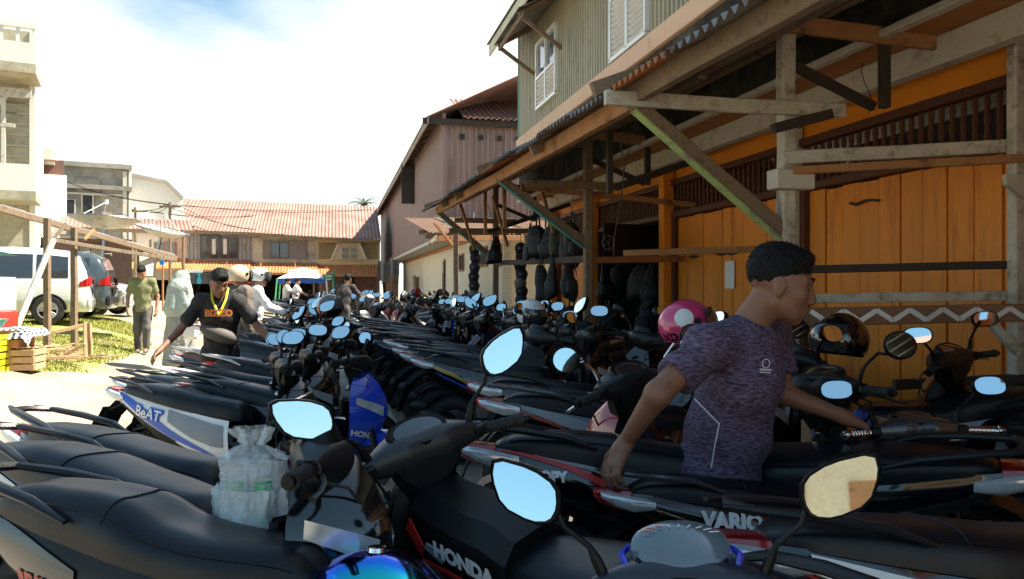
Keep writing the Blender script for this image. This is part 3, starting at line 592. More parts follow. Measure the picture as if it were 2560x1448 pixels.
# concrete tower
AT = 31.0
def TQ(u, v): return Vector(SQ(u, v, AT))
tan = mat('plaster_tan', (.44, .39, .27), .9, var=.2, bump=.3, dirt=(.30, .27, .19), damt=.4)
p, q = TQ(-160, 150), TQ(74, 150)
tw = sthing('concrete_tower', 'unfinished tall concrete building with balconies at the left edge', 'building', (p.x + q.x) / 2, AT)
zt = TQ(40, 75).z
put(MB().box(((p.x + q.x) / 2, AT + 1.5, zt / 2), (q.x - p.x, 3, zt)), 'wall', tan, tw)
put(MB().box((q.x + .08, AT + 1.5, zt / 2), (.16, 3.1, zt)), 'sunlit_side_wall', MATS['lime_wash_and_sunlit'], tw)  # pale side against tan front: sun and shade put into the colours
for v in np.arange(200, 520, 27): put(MB().box(((p.x + q.x) / 2, AT - .03, TQ(0, v).z), (q.x - p.x, .08, .05)), 'course', mat('joint_grey', (.22, .2, .16), .9), tw)
for v0, v1 in ((150, 196), (440, 500)):
    zz0, zz1 = TQ(0, v1).z, TQ(0, v0).z
    put(MB().box((p.x + (q.x - p.x) / 2 + .1, AT - .9, zz0), (q.x - p.x + .5, 2.0, .3)), 'balcony_slab', tan, tw)
    put(MB().box((p.x + (q.x - p.x) / 2 + .1, AT - 1.8, (zz0 + zz1) / 2 + .1), (q.x - p.x + .5, .15, zz1 - zz0 + .2)), 'balcony_front', MATS['lime_wash_and_sunlit'], tw)
for k in range(9):
    x = q.x + .3 - k * .45; put(MB().box((x, AT - 1.8, TQ(0, 120).z), (.1, .12, 1.0)), 'baluster', MATS['lime_wash_and_sunlit'], tw)
put(MB().box(((p.x + q.x) / 2 + .1, AT - 1.8, TQ(0, 95).z), (q.x - p.x + .5, .2, .16)), 'balcony_rail', MATS['lime_wash_and_sunlit'], tw)
for u in (17, -40): put(MB().beam(tuple(TQ(u, 250) - Vector((0, .8, 0))), tuple(TQ(u, 440) - Vector((0, .8, 0))), .12, .12), 'pole', whitew, tw)
for v in (240, 318): put(MB().beam(tuple(TQ(-30, v) - Vector((0, .8, 0))), tuple(TQ(85 if v < 300 else 45, v + 8) - Vector((0, .8, 0))), .14, .3 if v < 300 else .12), 'scaffold_plank', woodw, tw)
put(MB().beam(tuple(TQ(-20, 300) - Vector((0, .8, 0))), tuple(TQ(25, 250) - Vector((0, .8, 0))), .1, .14), 'brace', whitew, tw)
# pale block beside the tower, then low dark shops under it
pb = sthing('pale_block', 'pale low block with a small awning window beside the concrete tower', 'building', SQ(104, 430, 35)[0], 35)
p, q = Vector(SQ(60, 352, 35)), Vector(SQ(134, 375, 35))
put(MB().slab([(p.x, 35, p.z), (q.x, 35, q.z), (q.x, 35, 0), (p.x, 35, 0)], (0, 3, 0)), 'wall', MATS['lime_wash_and_sunlit'], pb)
for v, hh in ((410, .1), (455, .25), (500, .6)):
    zz = SQ(100, v, 35)[2]; put(MB().box(((p.x + q.x) / 2, 34.8, zz), (q.x - p.x + .1, .5, hh)), 'ledge', tan, pb)
zz = SQ(100, 440, 35)[2]; put(MB().box((p.x + .9, 34.96, zz + .2), (.9, .1, .9)), 'window', brownw, pb)
lw = sthing('low_shop', 'low dark brown shop front under the white plaster wall at the left', 'building', SQ(150, 600, 33)[0], 33)
p, q = Vector(SQ(-60, 600, 33)), Vector(SQ(330, 600, 33))
put(MB().box(((p.x + q.x) / 2, 33.2, 1.6), (q.x - p.x, .3, 3.2)), 'wall', mat('wall_dark_brown', (.15, .10, .075), .85, var=.2), lw)
zc = SQ(0, 575, 33)[2]
put(MB().box((p.x + (q.x - p.x) * .3, 33.0, zc + 1.0), ((q.x - p.x) * .52, .3, 2.2)), 'plaster_wall', MATS['lime_wash_and_sunlit'], lw)
for k, (u0, u1) in enumerate(((25, 55), (75, 110), (200, 225), (228, 262))):
    a_, b2 = SQ(u0, 612, 33), SQ(u1, 650, 33); put(MB().box(((a_[0] + b2[0]) / 2, 33.0, (a_[2] + b2[2]) / 2), (b2[0] - a_[0], .1, a_[2] - b2[2])), 'window', greyc if k > 1 else woodd, lw)
for k in range(8):
    x0 = SQ(150, 560, 31.6)[0] + k * .55; put(corr(MB(), (x0, 31.5, zc + .1), (1, 0, 0), Vector((0, 1.6, .5)).normalized(), .56, 1.7, .14, .02, (0, 0, 1)), 'roof_sheet', rust, lw)
put(MB().beam((SQ(150, 560, 31.6)[0], 31.5, zc + .02), (SQ(150, 560, 31.6)[0] + 4.4, 31.5, zc + .02), .08, .14), 'beam', woodx, lw)

set_frame(SA_STREET)

# ================================================================== motorbikes
# local frame: x forward, y to the bike's left, z up, origin on the ground midway between the axles
ip = lambda x, xs_, ys_: float(np.interp(x, xs_, ys_))
def side(t, s, sg, fat=1.):
    """painted side panel: t 0 tail .. 1 front, s 0 bottom .. 1 top"""
    xt = -.93 + 1.03 * t; xb = -.90 + 1.03 * t
    zt = ip(t, (0, .15, .4, .7, 1), (.815, .795, .745, .69, .645)); zb = ip(t, (0, .2, .45, .7, .9, 1), (.765, .645, .535, .45, .40, .40))
    w_ = ip(t, (0, .12, .35, .65, .9, 1), (.055, .10, .142, .168, .172, .150)) * fat
    yy = w_ * (.80 + .20 * math.sin(math.pi * min(1, .12 + s * .80)))
    return Vector((xb + (xt - xb) * s, sg * yy, zb + (zt - zb) * s))
def decal(o, sg, poly, m, nm='stripe', fat=1., off=.007):
    """a strip painted on the side panel: poly = list of (t, s_low, s_high)"""
    v = []; f = []
    for t, s0, s1 in poly:
        for k in range(4):
            p = side(t, s0 + (s1 - s0) * k / 3, sg, fat); v.append(p + Vector((0, sg * off, 0)))
    for i in range(len(poly) - 1):
        for k in range(3):
            a = i * 4 + k; q = (a, a + 1, a + 5, a + 4); f.append(q if sg < 0 else q[::-1])
    return link(nm, mesh(nm, v, f, m, 60), o)
def dense(poly, n=6):
    out = []
    for i in range(len(poly) - 1):
        for k in range(n): out.append(tuple(poly[i][j] + (poly[i + 1][j] - poly[i][j]) * k / n for j in range(3)))
    return out + [poly[-1]]
def side_text(o, s, sg, t, sv_, size, m, shear=.25, bold=.004, slope=-.09, fat=1., off=.011, name='lettering'):
    """lettering on the side panel, centred at (t, s)"""
    def fn(x, y):
        tt = t + (x / 1.03 if sg < 0 else -x / 1.03); zl = side(tt, 0, sg).z; zh = side(tt, 1, sg).z; mid = side(t, sv_, sg).z
        z = mid + y + slope * (x if sg < 0 else x) * 1.0; ss = min(1.05, max(-.05, (z - zl) / max(zh - zl, .02)))
        p = side(tt, ss, sg, fat); return Vector((p.x, p.y + sg * off, z))
    return lettering(s, m, o, fn, size, shear, bold, name)
MIRR = {  # outlines in (y, z) of a left mirror seen by the rider
    'hex': [(-.075, -.03), (-.062, .03), (-.01, .052), (.062, .048), (.085, .005), (.045, -.045), (-.04, -.05)],
    'wing': [(-.09, -.035), (-.085, .02), (-.02, .062), (.085, .088), (.092, .04), (.062, -.035), (-.02, -.072), (-.07, -.070)],
    'round': [(.062 * math.cos(6.283 * k / 20), .058 * math.sin(6.283 * k / 20)) for k in range(20)],
    'oval': [(.08 * math.copysign(abs(math.cos(6.283 * k / 22)) ** .75, math.cos(6.283 * k / 22)), .05 * math.copysign(abs(math.sin(6.283 * k / 22)) ** .8, math.sin(6.283 * k / 22))) for k in range(22)],
}
def chaikin(pl): return [q for i in range(len(pl)) for q in ((.78 * pl[i][0] + .22 * pl[(i + 1) % len(pl)][0], .78 * pl[i][1] + .22 * pl[(i + 1) % len(pl)][1]), (.22 * pl[i][0] + .78 * pl[(i + 1) % len(pl)][0], .22 * pl[i][1] + .78 * pl[(i + 1) % len(pl)][1]))]
for k_ in ('hex', 'wing'): MIRR[k_] = [(y * 1.05, z * 1.05) for y, z in (chaikin(chaikin(MIRR[k_])) if k_ == 'hex' else chaikin(MIRR[k_]))]
PIV = Vector((.46, 0, 0))
def P_(nm, me, mk, steer=False, par=None, loc=None, rot=None, piv=None): return dict(n=nm, me=me, mk=mk, st=steer, par=par, loc=loc, rot=rot, piv=piv)
PROTO = {}
def wheel_meshes(rad, wd, spokes, wire):
    key = ('w', rad, wd, wire)
    if key in PROTO: return PROTO[key]
    M = Matrix.Rotation(R(90), 4, 'X')
    ty = MB(); prof = []
    for k in range(13):
        a = math.pi * 2 * k / 12 - math.pi / 2; prof.append((rad - .055 + .055 * math.cos(a), wd / 2 * math.sin(a)))
    ty.lathe(prof, 40, M, caps=False)
    for k in range(36):                              # tread blocks
        a = 2 * math.pi * k / 36
        for sg in (-1, 1): ty.box((rad - .004, 0, sg * wd * .17), (.012, .028, wd * .2), M @ Matrix.Rotation(a + sg * .05, 4, 'Z'))
    rm = MB().lathe([(rad - .085, wd * .36), (rad - .055, wd * .42), (rad - .05, 0), (rad - .055, -wd * .42), (rad - .085, -wd * .36), (rad - .085, wd * .36)], 36, M, caps=False)
    rm.lathe([(.001, .05), (.05, .05), (.055, .02), (.055, -.02), (.05, -.05), (.001, -.05)], 16, M)
    if wire:
        for k in range(28):
            a = 2 * math.pi * k / 28; b = a + (.5 if k % 2 else -.5); z = .03 if k % 4 < 2 else -.03
            p, q = Vector((.05 * math.cos(a), .05 * math.sin(a), z)), Vector(((rad - .08) * math.cos(b), (rad - .08) * math.sin(b), z * .2)); rm.tube([M @ p, M @ q], .003, 4)
    else:
        for k in range(spokes):
            a = 2 * math.pi * k / spokes
            for da in (-.13, .13):
                p = Vector((.045 * math.cos(a), .045 * math.sin(a), 0)); q = Vector(((rad - .08) * math.cos(a + da), (rad - .08) * math.sin(a + da), 0)); rm.beam(M @ p, M @ q, .022, .022, .004, up=(0, 1, 0))
    disc = MB().lathe([(.06, .052), (.105, .052), (.105, .056), (.06, .056), (.06, .052)], 24, M, caps=False)
    PROTO[key] = (ty.mesh('tyre', rubber), rm.mesh('rim', alloy), disc.mesh('brake_disc', steel)); return PROTO[key]
def seat_mesh(style):
    x0, x1 = -.86, .155; rings = []; n = 40; ns = 22
    for i in range(n + 1):
        x = x0 + (x1 - x0) * i / n; t = (x + .93) / 1.03
        zb = ip(t, (0, .15, .4, .7, 1, 1.1), (.80, .79, .742, .688, .645, .63))
        if style == 'step': zt = ip(x, (-.86, -.80, -.70, -.5, -.38, -.28, -.15, 0, .10, .155), (.815, .852, .872, .868, .85, .800, .778, .772, .765, .70))
        elif style == 'flat': zt = ip(x, (-.86, -.80, -.6, -.4, -.2, 0, .10, .155), (.815, .845, .845, .828, .80, .782, .775, .71))
        else: zt = ip(x, (-.86, -.80, -.6, -.42, -.2, 0, .10, .155), (.815, .850, .862, .846, .805, .778, .77, .70))
        w_ = ip(x, (-.86, -.78, -.6, -.35, -.1, .06, .13, .155), (.045, .095, .128, .150, .142, .112, .082, .05))
        rg = []
        for k in range(ns):
            a = math.pi * k / (ns - 1); c, s_ = math.cos(a), math.sin(a)
            yy = w_ * math.copysign(abs(c) ** .55, c); zz = zb + (zt - zb) * abs(s_) ** .62
            if style == 'step' and abs(yy) < .4 * w_: zz -= .004
            rg.append((x, yy, zz))
        rings.append([Vector(p) for p in rg])
    # soften the length profile
    for _ in range(2):
        rings = [rings[0]] + [[rings[i][k] * .5 + (rings[i - 1][k] + rings[i + 1][k]) * .25 for k in range(ns)] for i in range(1, n)] + [rings[-1]]
    m = MB().loft(rings); pp = MB()
    for sg in (4, ns - 5): pp.tube([rings[i][sg] * 1.0 + Vector((0, .002 if sg < 9 else -.002, .001)) for i in range(2, n - 1)], .0035, 5)
    xi = 18; pp.tube([p + Vector((0, 0, .001)) for p in rings[xi][3:-3]], .0028, 5)
    return m.mesh('seat', seatm, 70), pp.mesh('seam', seatm)
def bike_proto(kind, style, mir):
    key = (kind, style, mir)
    if key in PROTO: return PROTO[key]
    cub = kind == 'cub'; rad = .285 if cub else .262; wb = .61; L_ = []
    ty, rm, dc = wheel_meshes(rad, .095, 5, cub)
    L_.append(P_('wheel', ty, None, loc=(-wb, 0, rad))); L_.append(P_('rim', rm, 'rim', par=0))
    L_.append(P_('wheel', ty, None, True, loc=(wb + .03, 0, rad))); L_.append(P_('rim', rm, 'rim', par=2)); L_.append(P_('brake_disc', dc, None, par=2))
    # side panels
    for sg in (-1, 1):
        m = MB().grid(lambda s, t: side(s, t, sg), 26, 10, flip=sg > 0)
        L_.append(P_('side_panel', m.mesh('side_panel', gblk, 50), 'body'))
        c = MB().grid(lambda s, t: side(.20 + .80 * s, 0, sg) + Vector((0, -sg * .01, 0)) + Vector((.02 * t, -sg * .03 * t, -.09 * t * (.5 + s))), 12, 3, flip=sg < 0)
        L_.append(P_('lower_cover', c.mesh('lower_cover', blk, 50), None))
    cap = MB().grid(lambda s, t: Vector((side(s, 1, 1).x, side(s, 1, 1).y * (1 - 2 * t), side(s, 1, 1).z + .001)), 14, 4)
    cap.grid(lambda s, t: Vector((side(s, .1, 1).x + .0, side(s, .1, 1).y * (1 - 2 * t), side(s, .1, 1).z)), 14, 4, flip=True)
    L_.append(P_('body_core', cap.mesh('body_core', blk), None))
    st, sm = seat_mesh(style); L_.append(P_('seat', st, 'seat')); L_.append(P_('seam', sm, None, par=len(L_) - 1))
    # grab rail: two blades joined behind the seat
    gr = MB()
    for sg in (-1, 1): gr.tube([(-.50, sg * .145, .80), (-.62, sg * .142, .845), (-.76, sg * .118, .868), (-.88, sg * .085, .882), (-.965, sg * .05, .893)], [.010, .019, .021, .019, .010], 8, flat=.62)
    gr.tube([(-.90, -.08, .884), (-.93, 0, .887), (-.90, .08, .884)], .013, 6)
    L_.append(P_('grab_rail', gr.mesh('grab_rail', gray), 'rail'))
    # tail lamp, indicators
    tl = MB().loft([[Vector((x, y * w_, z + dz)) for y, dz in ((-1, .0), (-.8, h / 2), (0, h * .62), (.8, h / 2), (1, 0), (.7, -h / 2), (0, -h * .6), (-.7, -h / 2))] for x, w_, z, h in ((-.86, .085, .775, .075), (-.93, .078, .785, .07), (-.985, .05, .80, .045), (-1.0, .02, .806, .015))])
    L_.append(P_('tail_lamp', tl.mesh('tail_lamp', redlens), None))
    for sg in (-1, 1):
        m = MB().loft([[Vector((x, sg * (w_ + e * .012), z + dz * h)) for e, dz in ((0, -1), (1, -.6), (1.3, 0), (1, .6), (0, 1))] for x, w_, z, h in ((-.78, .098, .757, .018), (-.86, .083, .765, .030), (-.93, .076, .785, .026), (-.985, .052, .803, .01))], caps=True)
        L_.append(P_('indicator', m.mesh('indicator', clearlens), None))
    # rear mudguard and plate
    fn = MB().loft([[Vector((x, -w_, z)), Vector((x, w_, z)), Vector((x - .012, w_, z - .012)), Vector((x - .012, -w_, z - .012))] for x, z, w_ in ((-.80, .72, .075), (-.90, .68, .085), (-.985, .60, .085), (-1.03, .52, .08), (-1.06, .44, .072), (-1.075, .40, .055))])
    L_.append(P_('rear_mudguard', fn.mesh('rear_mudguard', blk), None))
    pm = MB().box((-1.022, 0, .565), (.006, .23, .10), None, 0)
    MR = Matrix.Translation((-1.02, 0, .565)) @ Matrix.Rotation(R(28), 4, 'Y') @ Matrix.Translation((1.02, 0, -.565)); pm.v = [MR @ p for p in pm.v]
    L_.append(P_('number_plate', pm.mesh('number_plate', plate), None)); ipl = len(L_) - 1
    v, f = txt(random.choice(['BL 4718 KA', 'BL 3206 PU', 'BL 5591 LB']), .042, 0, .0012)
    L_.append(P_('lettering', mesh('lettering', [MR @ Vector((-1.027, -x, .567 + y)) for x, y, z in v], f, white, 0), None, par=ipl))
    # engine, swing arm, muffler, shock
    en = MB().tube([(-.12, .03, .33), (-.35, .05, .29), (-.62, .07, .27)], [.10, .11, .09], 10).box((-.30, 0, .42), (.30, .18, .16), None, .02).tube([(-.50, .09, .34), (-.62, .09, .28)], .06, 10)
    L_.append(P_('engine', en.mesh('engine', engine), None))
    mf = MB().tube([(-.18, -.12, .20), (-.35, -.15, .20), (-.42, -.165, .24), (-.60, -.175, .30), (-.82, -.18, .37), (-.86, -.18, .382)], [.016, .018, .035, .055, .055, .03], 12)
    L_.append(P_('muffler', mf.mesh('muffler', mat('muffler_black', (.02, .02, .022), .45, .4)), None))
    L_.append(P_('heat_shield', MB().tube([(-.52, -.205, .30), (-.78, -.208, .375)], [.04, .04], 10, flat=.5).mesh('heat_shield', gray), None))
    L_.append(P_('shock', MB().tube([(-.56, .11, .36), (-.50, .12, .64)], [.024, .024], 8).tube([(-.545, .112, .42), (-.515, .118, .58)], .033, 8).mesh('shock', steel), None))
    hg = MB().grid(lambda s, t: Vector((-wb + (rad + .03) * math.cos(R(35 + 120 * s)), -.06 + .12 * t, rad + (rad + .03) * math.sin(R(35 + 120 * s)) + .012 * math.sin(math.pi * t))), 12, 4)
    L_.append(P_('hugger', hg.mesh('hugger', blk), None))
    L_.append(P_('side_stand', MB().tube([(-.05, .12, .28), (-.10, .24, .02), (-.10, .27, .0)], .012, 6).mesh('side_stand', steel), None))
    L_.append(P_('foot_peg', MB().tube([(-.22, -.24, .34), (-.22, .24, .34)], .014, 6).mesh('foot_peg', rubber), None))
    # floor and leg shield
    if not cub:
        fl = MB().loft([[Vector((x, -w_, z)), Vector((x, -w_ * .9, z + .05)), Vector((x, w_ * .9, z + .05)), Vector((x, w_, z)), Vector((x, w_ * .85, z - .07)), Vector((x, -w_ * .85, z - .07))] for x, z, w_ in ((-.06, .36, .15), (.05, .33, .165), (.2, .315, .17), (.33, .33, .17), (.40, .40, .16))])
        L_.append(P_('floorboard', fl.mesh('floorboard', blk), None))
        for k in range(5): pass
    else:
        sp = MB().tube([(.05, 0, .62), (.18, 0, .60), (.32, 0, .68), (.42, 0, .82)], [.075, .07, .075, .06], 10, flat=1.1)
        L_.append(P_('frame_spine', sp.mesh('frame_spine', gblk), 'body'))
    kf = .80 if cub else 1.
    ls = MB(); rings = []
    for z, xc, w_ in ((.36, .36, .12), (.45, .40, .155), (.58, .425, .178), (.70, .44, .175), (.80, .445, .15), (.87, .44, .115), (.90, .44, .09)):
        rings.append([Vector((xc - .03 + .05 * abs(y) ** 2, y * w_ * kf, z)) for y in np.linspace(-1, 1, 9)] + [Vector((xc + .05 - .03 * abs(y) ** 2, y * w_ * kf, z)) for y in np.linspace(1, -1, 9)])
    ls.loft(rings); L_.append(P_('leg_shield', ls.mesh('leg_shield', blk, 40), None)); ils = len(L_) - 1
    pk = MB().box((.385, .075 * kf, .70), (.03, .10, .11), None, .01).box((.385, -.075 * kf, .70), (.03, .10, .11), None, .01); L_.append(P_('pocket', pk.mesh('pocket', gray), None, par=ils))
    L_.append(P_('ignition', MB().lathe([(.001, 0), (.017, 0), (.017, .02), (.001, .02)], 12, Matrix.Translation((.395, -.03, .83)) @ Matrix.Rotation(R(-90), 4, 'Y')).mesh('ignition', steel), None, par=ils))
    # front apron: pointed nose with two faces
    ap = MB(); rings = []
    for z, xc, w_, nose in ((.38, .44, .09, .06), (.46, .46, .135, .10), (.56, .48, .172, .15), (.66, .485, .188, .185), (.76, .475, .18, .175), (.84, .46, .145, .14), (.90, .45, .10, .09), (.93, .45, .07, .05)):
        rg = []
        for y in np.linspace(-1, 1, 13): rg.append(Vector((xc + nose * (1 - abs(y) ** 1.35), y * w_ * kf, z + .02 * (1 - abs(y)))))
        rings.append(rg)
    ap.loft(rings, closed=False); L_.append(P_('front_apron', ap.mesh('front_apron', gblk, 40), 'apron')); iap = len(L_) - 1
    for sg in (-1, 1):
        hl = MB().grid(lambda s, t: Vector((.49 + .175 * (1 - (.18 + .72 * s) ** 1.35) + .006, sg * (.18 + .72 * s) * .184 * kf, .655 + .075 * s + (.065 - .02 * s) * t)), 8, 4, flip=sg < 0)
        L_.append(P_('headlamp', hl.mesh('headlamp', clearlens, 50), None, par=iap))
    # front wheel hardware (turns with the bars)
    fo = MB()
    for sg in (-1, 1): fo.tube([(.53, sg * .075, .72), (wb + .03, sg * .075, rad)], [.019, .024], 8)
    fo.tube([(.44, 0, .95), (.53, 0, .68)], .025, 8).box((.535, 0, .70), (.06, .2, .04), None, .01)
    L_.append(P_('fork', fo.mesh('fork', blk), None, True))
    ff = MB().grid(lambda s, t: Vector((wb + .03 + (rad + .025 + .012 * math.sin(math.pi * t)) * math.cos(R(15 + 130 * s)), (-.068 + .136 * t) * (1 - .25 * abs(2 * s - 1) ** 3), rad + (rad + .025 + .018 * math.sin(math.pi * t)) * math.sin(R(15 + 130 * s)))), 16, 6)
    ff.grid(lambda s, t: Vector((wb + .03 + (rad + .02 - .09 * t * math.sin(math.pi * s)) * math.cos(R(15 + 130 * s)), .066, rad + (rad + .02 - .09 * t * math.sin(math.pi * s)) * math.sin(R(15 + 130 * s)))), 16, 2)
    ff.grid(lambda s, t: Vector((wb + .03 + (rad + .02 - .09 * t * math.sin(math.pi * s)) * math.cos(R(15 + 130 * s)), -.066, rad + (rad + .02 - .09 * t * math.sin(math.pi * s)) * math.sin(R(15 + 130 * s)))), 16, 2, flip=True)
    L_.append(P_('front_mudguard', ff.mesh('front_mudguard', gblk, 40), 'fender', True))
    # handlebar cover
    cw = MB(); rings = []
    for y in np.linspace(-1, 1, 19):
        ay = abs(y); yy = y * .20
        dz = ip(ay, (0, .35, .6, .8, 1), (.062, .060, .05, .038, .024)); dx = ip(ay, (0, .35, .6, .8, 1), (.085, .082, .06, .04, .024)); cx = ip(ay, (0, .5, 1), (.450, .435, .405)); cz = ip(ay, (0, .5, 1), (1.0, 1.002, 1.0))
        rg = []
        for k in range(18):
            a = 2 * math.pi * k / 18; c, s_ = math.cos(a), math.sin(a); rg.append(Vector((cx + dx * math.copysign(abs(c) ** .7, c), yy, cz + dz * math.copysign(abs(s_) ** .7, s_) - .25 * (dx * c) * .4)))
        rings.append(rg)
    cw.loft(rings)
    L_.append(P_('handlebar_cover', cw.mesh('handlebar_cover', gray, 40), 'cowl', True)); icw = len(L_) - 1
    nk = MB().loft([[Vector((xc - .02, -w_, z)), Vector((xc - .045, -w_ * .55, z)), Vector((xc - .045, w_ * .55, z)), Vector((xc - .02, w_, z)), Vector((xc + .05, w_ * .8, z)), Vector((xc + .05, -w_ * .8, z))] for z, xc, w_ in ((.99, .415, .125), (.95, .415, .12), (.90, .425, .095), (.86, .435, .072), (.84, .44, .06))])
    L_.append(P_('steering_cover', nk.mesh('steering_cover', blk, 30), None, True))
    vp = MB().slab([(.368, -.115, .985), (.368, .115, .985), (.374, .085, .935), (.383, .045, .90), (.383, -.045, .90), (.374, -.085, .935)], (-.004, 0, 0)); L_.append(P_('trim_panel', vp.mesh('trim_panel', gray), None, True))
    sd = MB()
    MS = Matrix.Translation((.425, 0, 1.050)) @ Matrix.Rotation(R(-28), 4, 'Y')
    pod = [[MS @ Vector((.058 * k_ * math.copysign(abs(math.cos(a)) ** .75, math.cos(a)), .095 * k_ * math.copysign(abs(math.sin(a)) ** .7, math.sin(a)), z)) for a in np.linspace(0, 2 * math.pi, 24, endpoint=False)] for k_, z in ((1.05, -.03), (1.06, .008), (1.0, .018), (.93, .014))]
    sd.loft(pod); L_.append(P_('instrument_pod', sd.mesh('instrument_pod', blk), None, True)); isd = len(L_) - 1
    L_.append(P_('dial', MB().lathe([(.001, .021), (.03, .02), (.046, .017)], 24, MS @ Matrix.Diagonal((1.05, 1.75, 1, 1))).mesh('dial', dial), None, True, par=isd))
    for sg, q_ in ((-1, .0), (1, .03)): L_.append(P_('cable', MB().tube([(.42, sg * .17, .97), (.50, sg * .16, .95), (.54, sg * .12, .90), (.52, sg * .08, .82 - q_), (.48, sg * .05, .74)], .0045, 5).mesh('cable', rubber), None, True))
    for sg in (-1, 1):
        g0, g1 = Vector((.40, sg * .19, 1.0)), Vector((.355, sg * .335, .995)); d = (g1 - g0)
        gp_ = MB().tube([g0 + d * t for t in (0, .12, .13, .2, .22, .3, .32, .4, .42, .5, .52, .6, .62, .7, .72, .8, .82, .93, .94, 1.0)], [.014, .014, .019, .0195, .0175, .0195, .0175, .0195, .0175, .0195, .0175, .0195, .0175, .0195, .0175, .0195, .0175, .0195, .023, .022], 12)
        L_.append(P_('grip', gp_.mesh('grip', rubber), 'grip', True))
        L_.append(P_('bar_end', MB().tube([g1, g1 + d * .12], [.015, .013], 10).mesh('bar_end', blk), 'barend', True))
        L_.append(P_('switch_block', MB().tube([g0 - d * .12, g0 + d * .1], [.028, .026], 10).box(tuple(g0 + Vector((-.02, 0, .005))), (.03, .04, .035), None, .006).mesh('switch_block', blk), None, True))
        L_.append(P_('brake_lever', MB().tube([(.43, sg * .20, .985), (.435, sg * .25, .975), (.425, sg * .30, .965), (.405, sg * .355, .958)], [.012, .009, .008, .01], 8, flat=.6).mesh('brake_lever', blk), 'lever', True))
        # mirror: stalk, shell, glass facing the rider and tipped a little upwards
        mc = Vector((.40, sg * .335, 1.185 + (.03 if mir == 'wing' else 0))) if mir != 'round' else Vector((.40, sg * .35, 1.16))
        stk = MB().tube([(.415, sg * .17, 1.02), (.41, sg * .185, 1.06), (.415, sg * .20, 1.09), (.415, sg * .255, 1.135), (.413, mc.y - sg * .06, mc.z - .03), (.413, mc.y - sg * .03, mc.z - .012)], [.013, .013, .007, .006, .009, .012] if mir != 'round' else [.009, .008, .006, .006, .006, .008], 8)
        L_.append(P_('mirror_stalk', stk.mesh('mirror_stalk', blk), 'stalk', True)); ist = len(L_) - 1
        ol = MIRR[mir]; c0, sn = math.cos(R(14)), math.sin(R(14)); cyw, syw = math.cos(R(-sg * 9)), math.sin(R(-sg * 9))
        def mp_(y, z, x, k=1.):
            y *= sg * k * .84; z *= k * .84; X, Z = x * c0 + z * sn * 1.0, z * c0 - x * sn      # tip back
            return mc + Vector((X * cyw - y * syw, X * syw + y * cyw, Z))
        shell = MB().loft([[mp_(y, z, x, k_) for y, z in ol] for x, k_ in ((-.004, 1.0), (-.010, 1.03), (-.002, 1.06), (.015, 1.0), (.032, .75), (.040, .4))])
        L_.append(P_('mirror', shell.mesh('mirror', blk, 50), None, True, par=ist, piv=mc))
        nfc = len(ol); gv_ = [mp_(y, z, -.012, .93) for y, z in ol]
        L_.append(P_('mirror_glass', mesh('mirror_glass', gv_, [tuple(range(nfc)) if sg < 0 else tuple(range(nfc))[::-1]], mirrorg, 0), None, True, par=ist, piv=mc))
    PROTO[key] = L_; return L_
BIKES = []
def bike(label, loc, head, kind='scooter', style='soft', mir='hex', steer=0., lean=-7., group=None, face=0., name='motorbike', scale=1., skip=(), drop=0., yaw_r=0., **cols):
    """places one motorbike; cols overrides paint by slot: body, apron, fender, seat, rim, rail, cowl, grip, stalk, lever"""
    L_ = bike_proto(kind, style, mir)
    loc = Vector(loc); loc.z += gz(loc.dot(sN), loc.dot(sS)) if loc.z == 0 else 0
    root = thing(name, label, 'motorbike', loc, R(head), group, R(lean)); objs = []; root.scale = (scale,) * 3; loc = Vector(loc)
    want = math.degrees(math.atan2(-loc.y, -loc.x)); dy_ = (want - (head + steer + 180) + 180) % 360 - 180; yaw = R(max(-75, min(75, dy_ * face)))     # how far the riders left the mirrors turned
    for i, p in enumerate(L_):
        par = root if p['par'] is None else objs[p['par']]
        if p['n'] in skip: objs.append(None); continue
        o = bpy.data.objects.new(p['n'], p['me']); COL.objects.link(o)
        k = p['mk']; m = cols.get(k) if k else None
        if m is None and k in ('apron', 'fender'): m = cols.get('body')
        if m is not None: o.material_slots[0].link = 'OBJECT'; o.material_slots[0].material = m
        o.parent = par
        if p['par'] is None:
            if p['loc']: o.location = p['loc']
            if p['st']:
                off = Vector(p['loc']) if p['loc'] else Vector((0, 0, 0)); M = Matrix.Translation(PIV) @ Matrix.Rotation(R(steer), 4, 'Z') @ Matrix.Translation(-PIV)
                o.location = M @ off; o.rotation_euler = (0, 0, R(steer))
                if drop and not p['loc'] and p['n'] not in ('fork', 'front_mudguard'): o.location.z -= drop
        if p['piv'] is not None:
            yw = yaw + (R(yaw_r) if p['piv'].y < 0 else 0); o.location = p['piv'] - Matrix.Rotation(yw, 3, 'Z') @ p['piv']; o.rotation_euler = (0, 0, yw)
        objs.append(o)
    BIKES.append(root); return root
def hd(h): return Vector((math.cos(R(h)), math.sin(R(h)), 0))
def paint(n, c, r=.14, **k): return mat('paint_' + n, c, r, coat=.8, var=.06, **k)
red_, blue_, white_, maroon_, silver_, navy_, greyp = paint('red', (.35, .012, .014)), paint('blue', (.012, .06, .52)), MATS['paint_white'], paint('maroon', (.06, .012, .016)), paint('silver', (.42, .43, .45), .25, metal=.5), paint('navy', (.012, .016, .04)), paint('graphite', (.045, .047, .052), .28)
mblk = mat('paint_matt_black', (.006, .0064, .0075), .38, spec=.3)
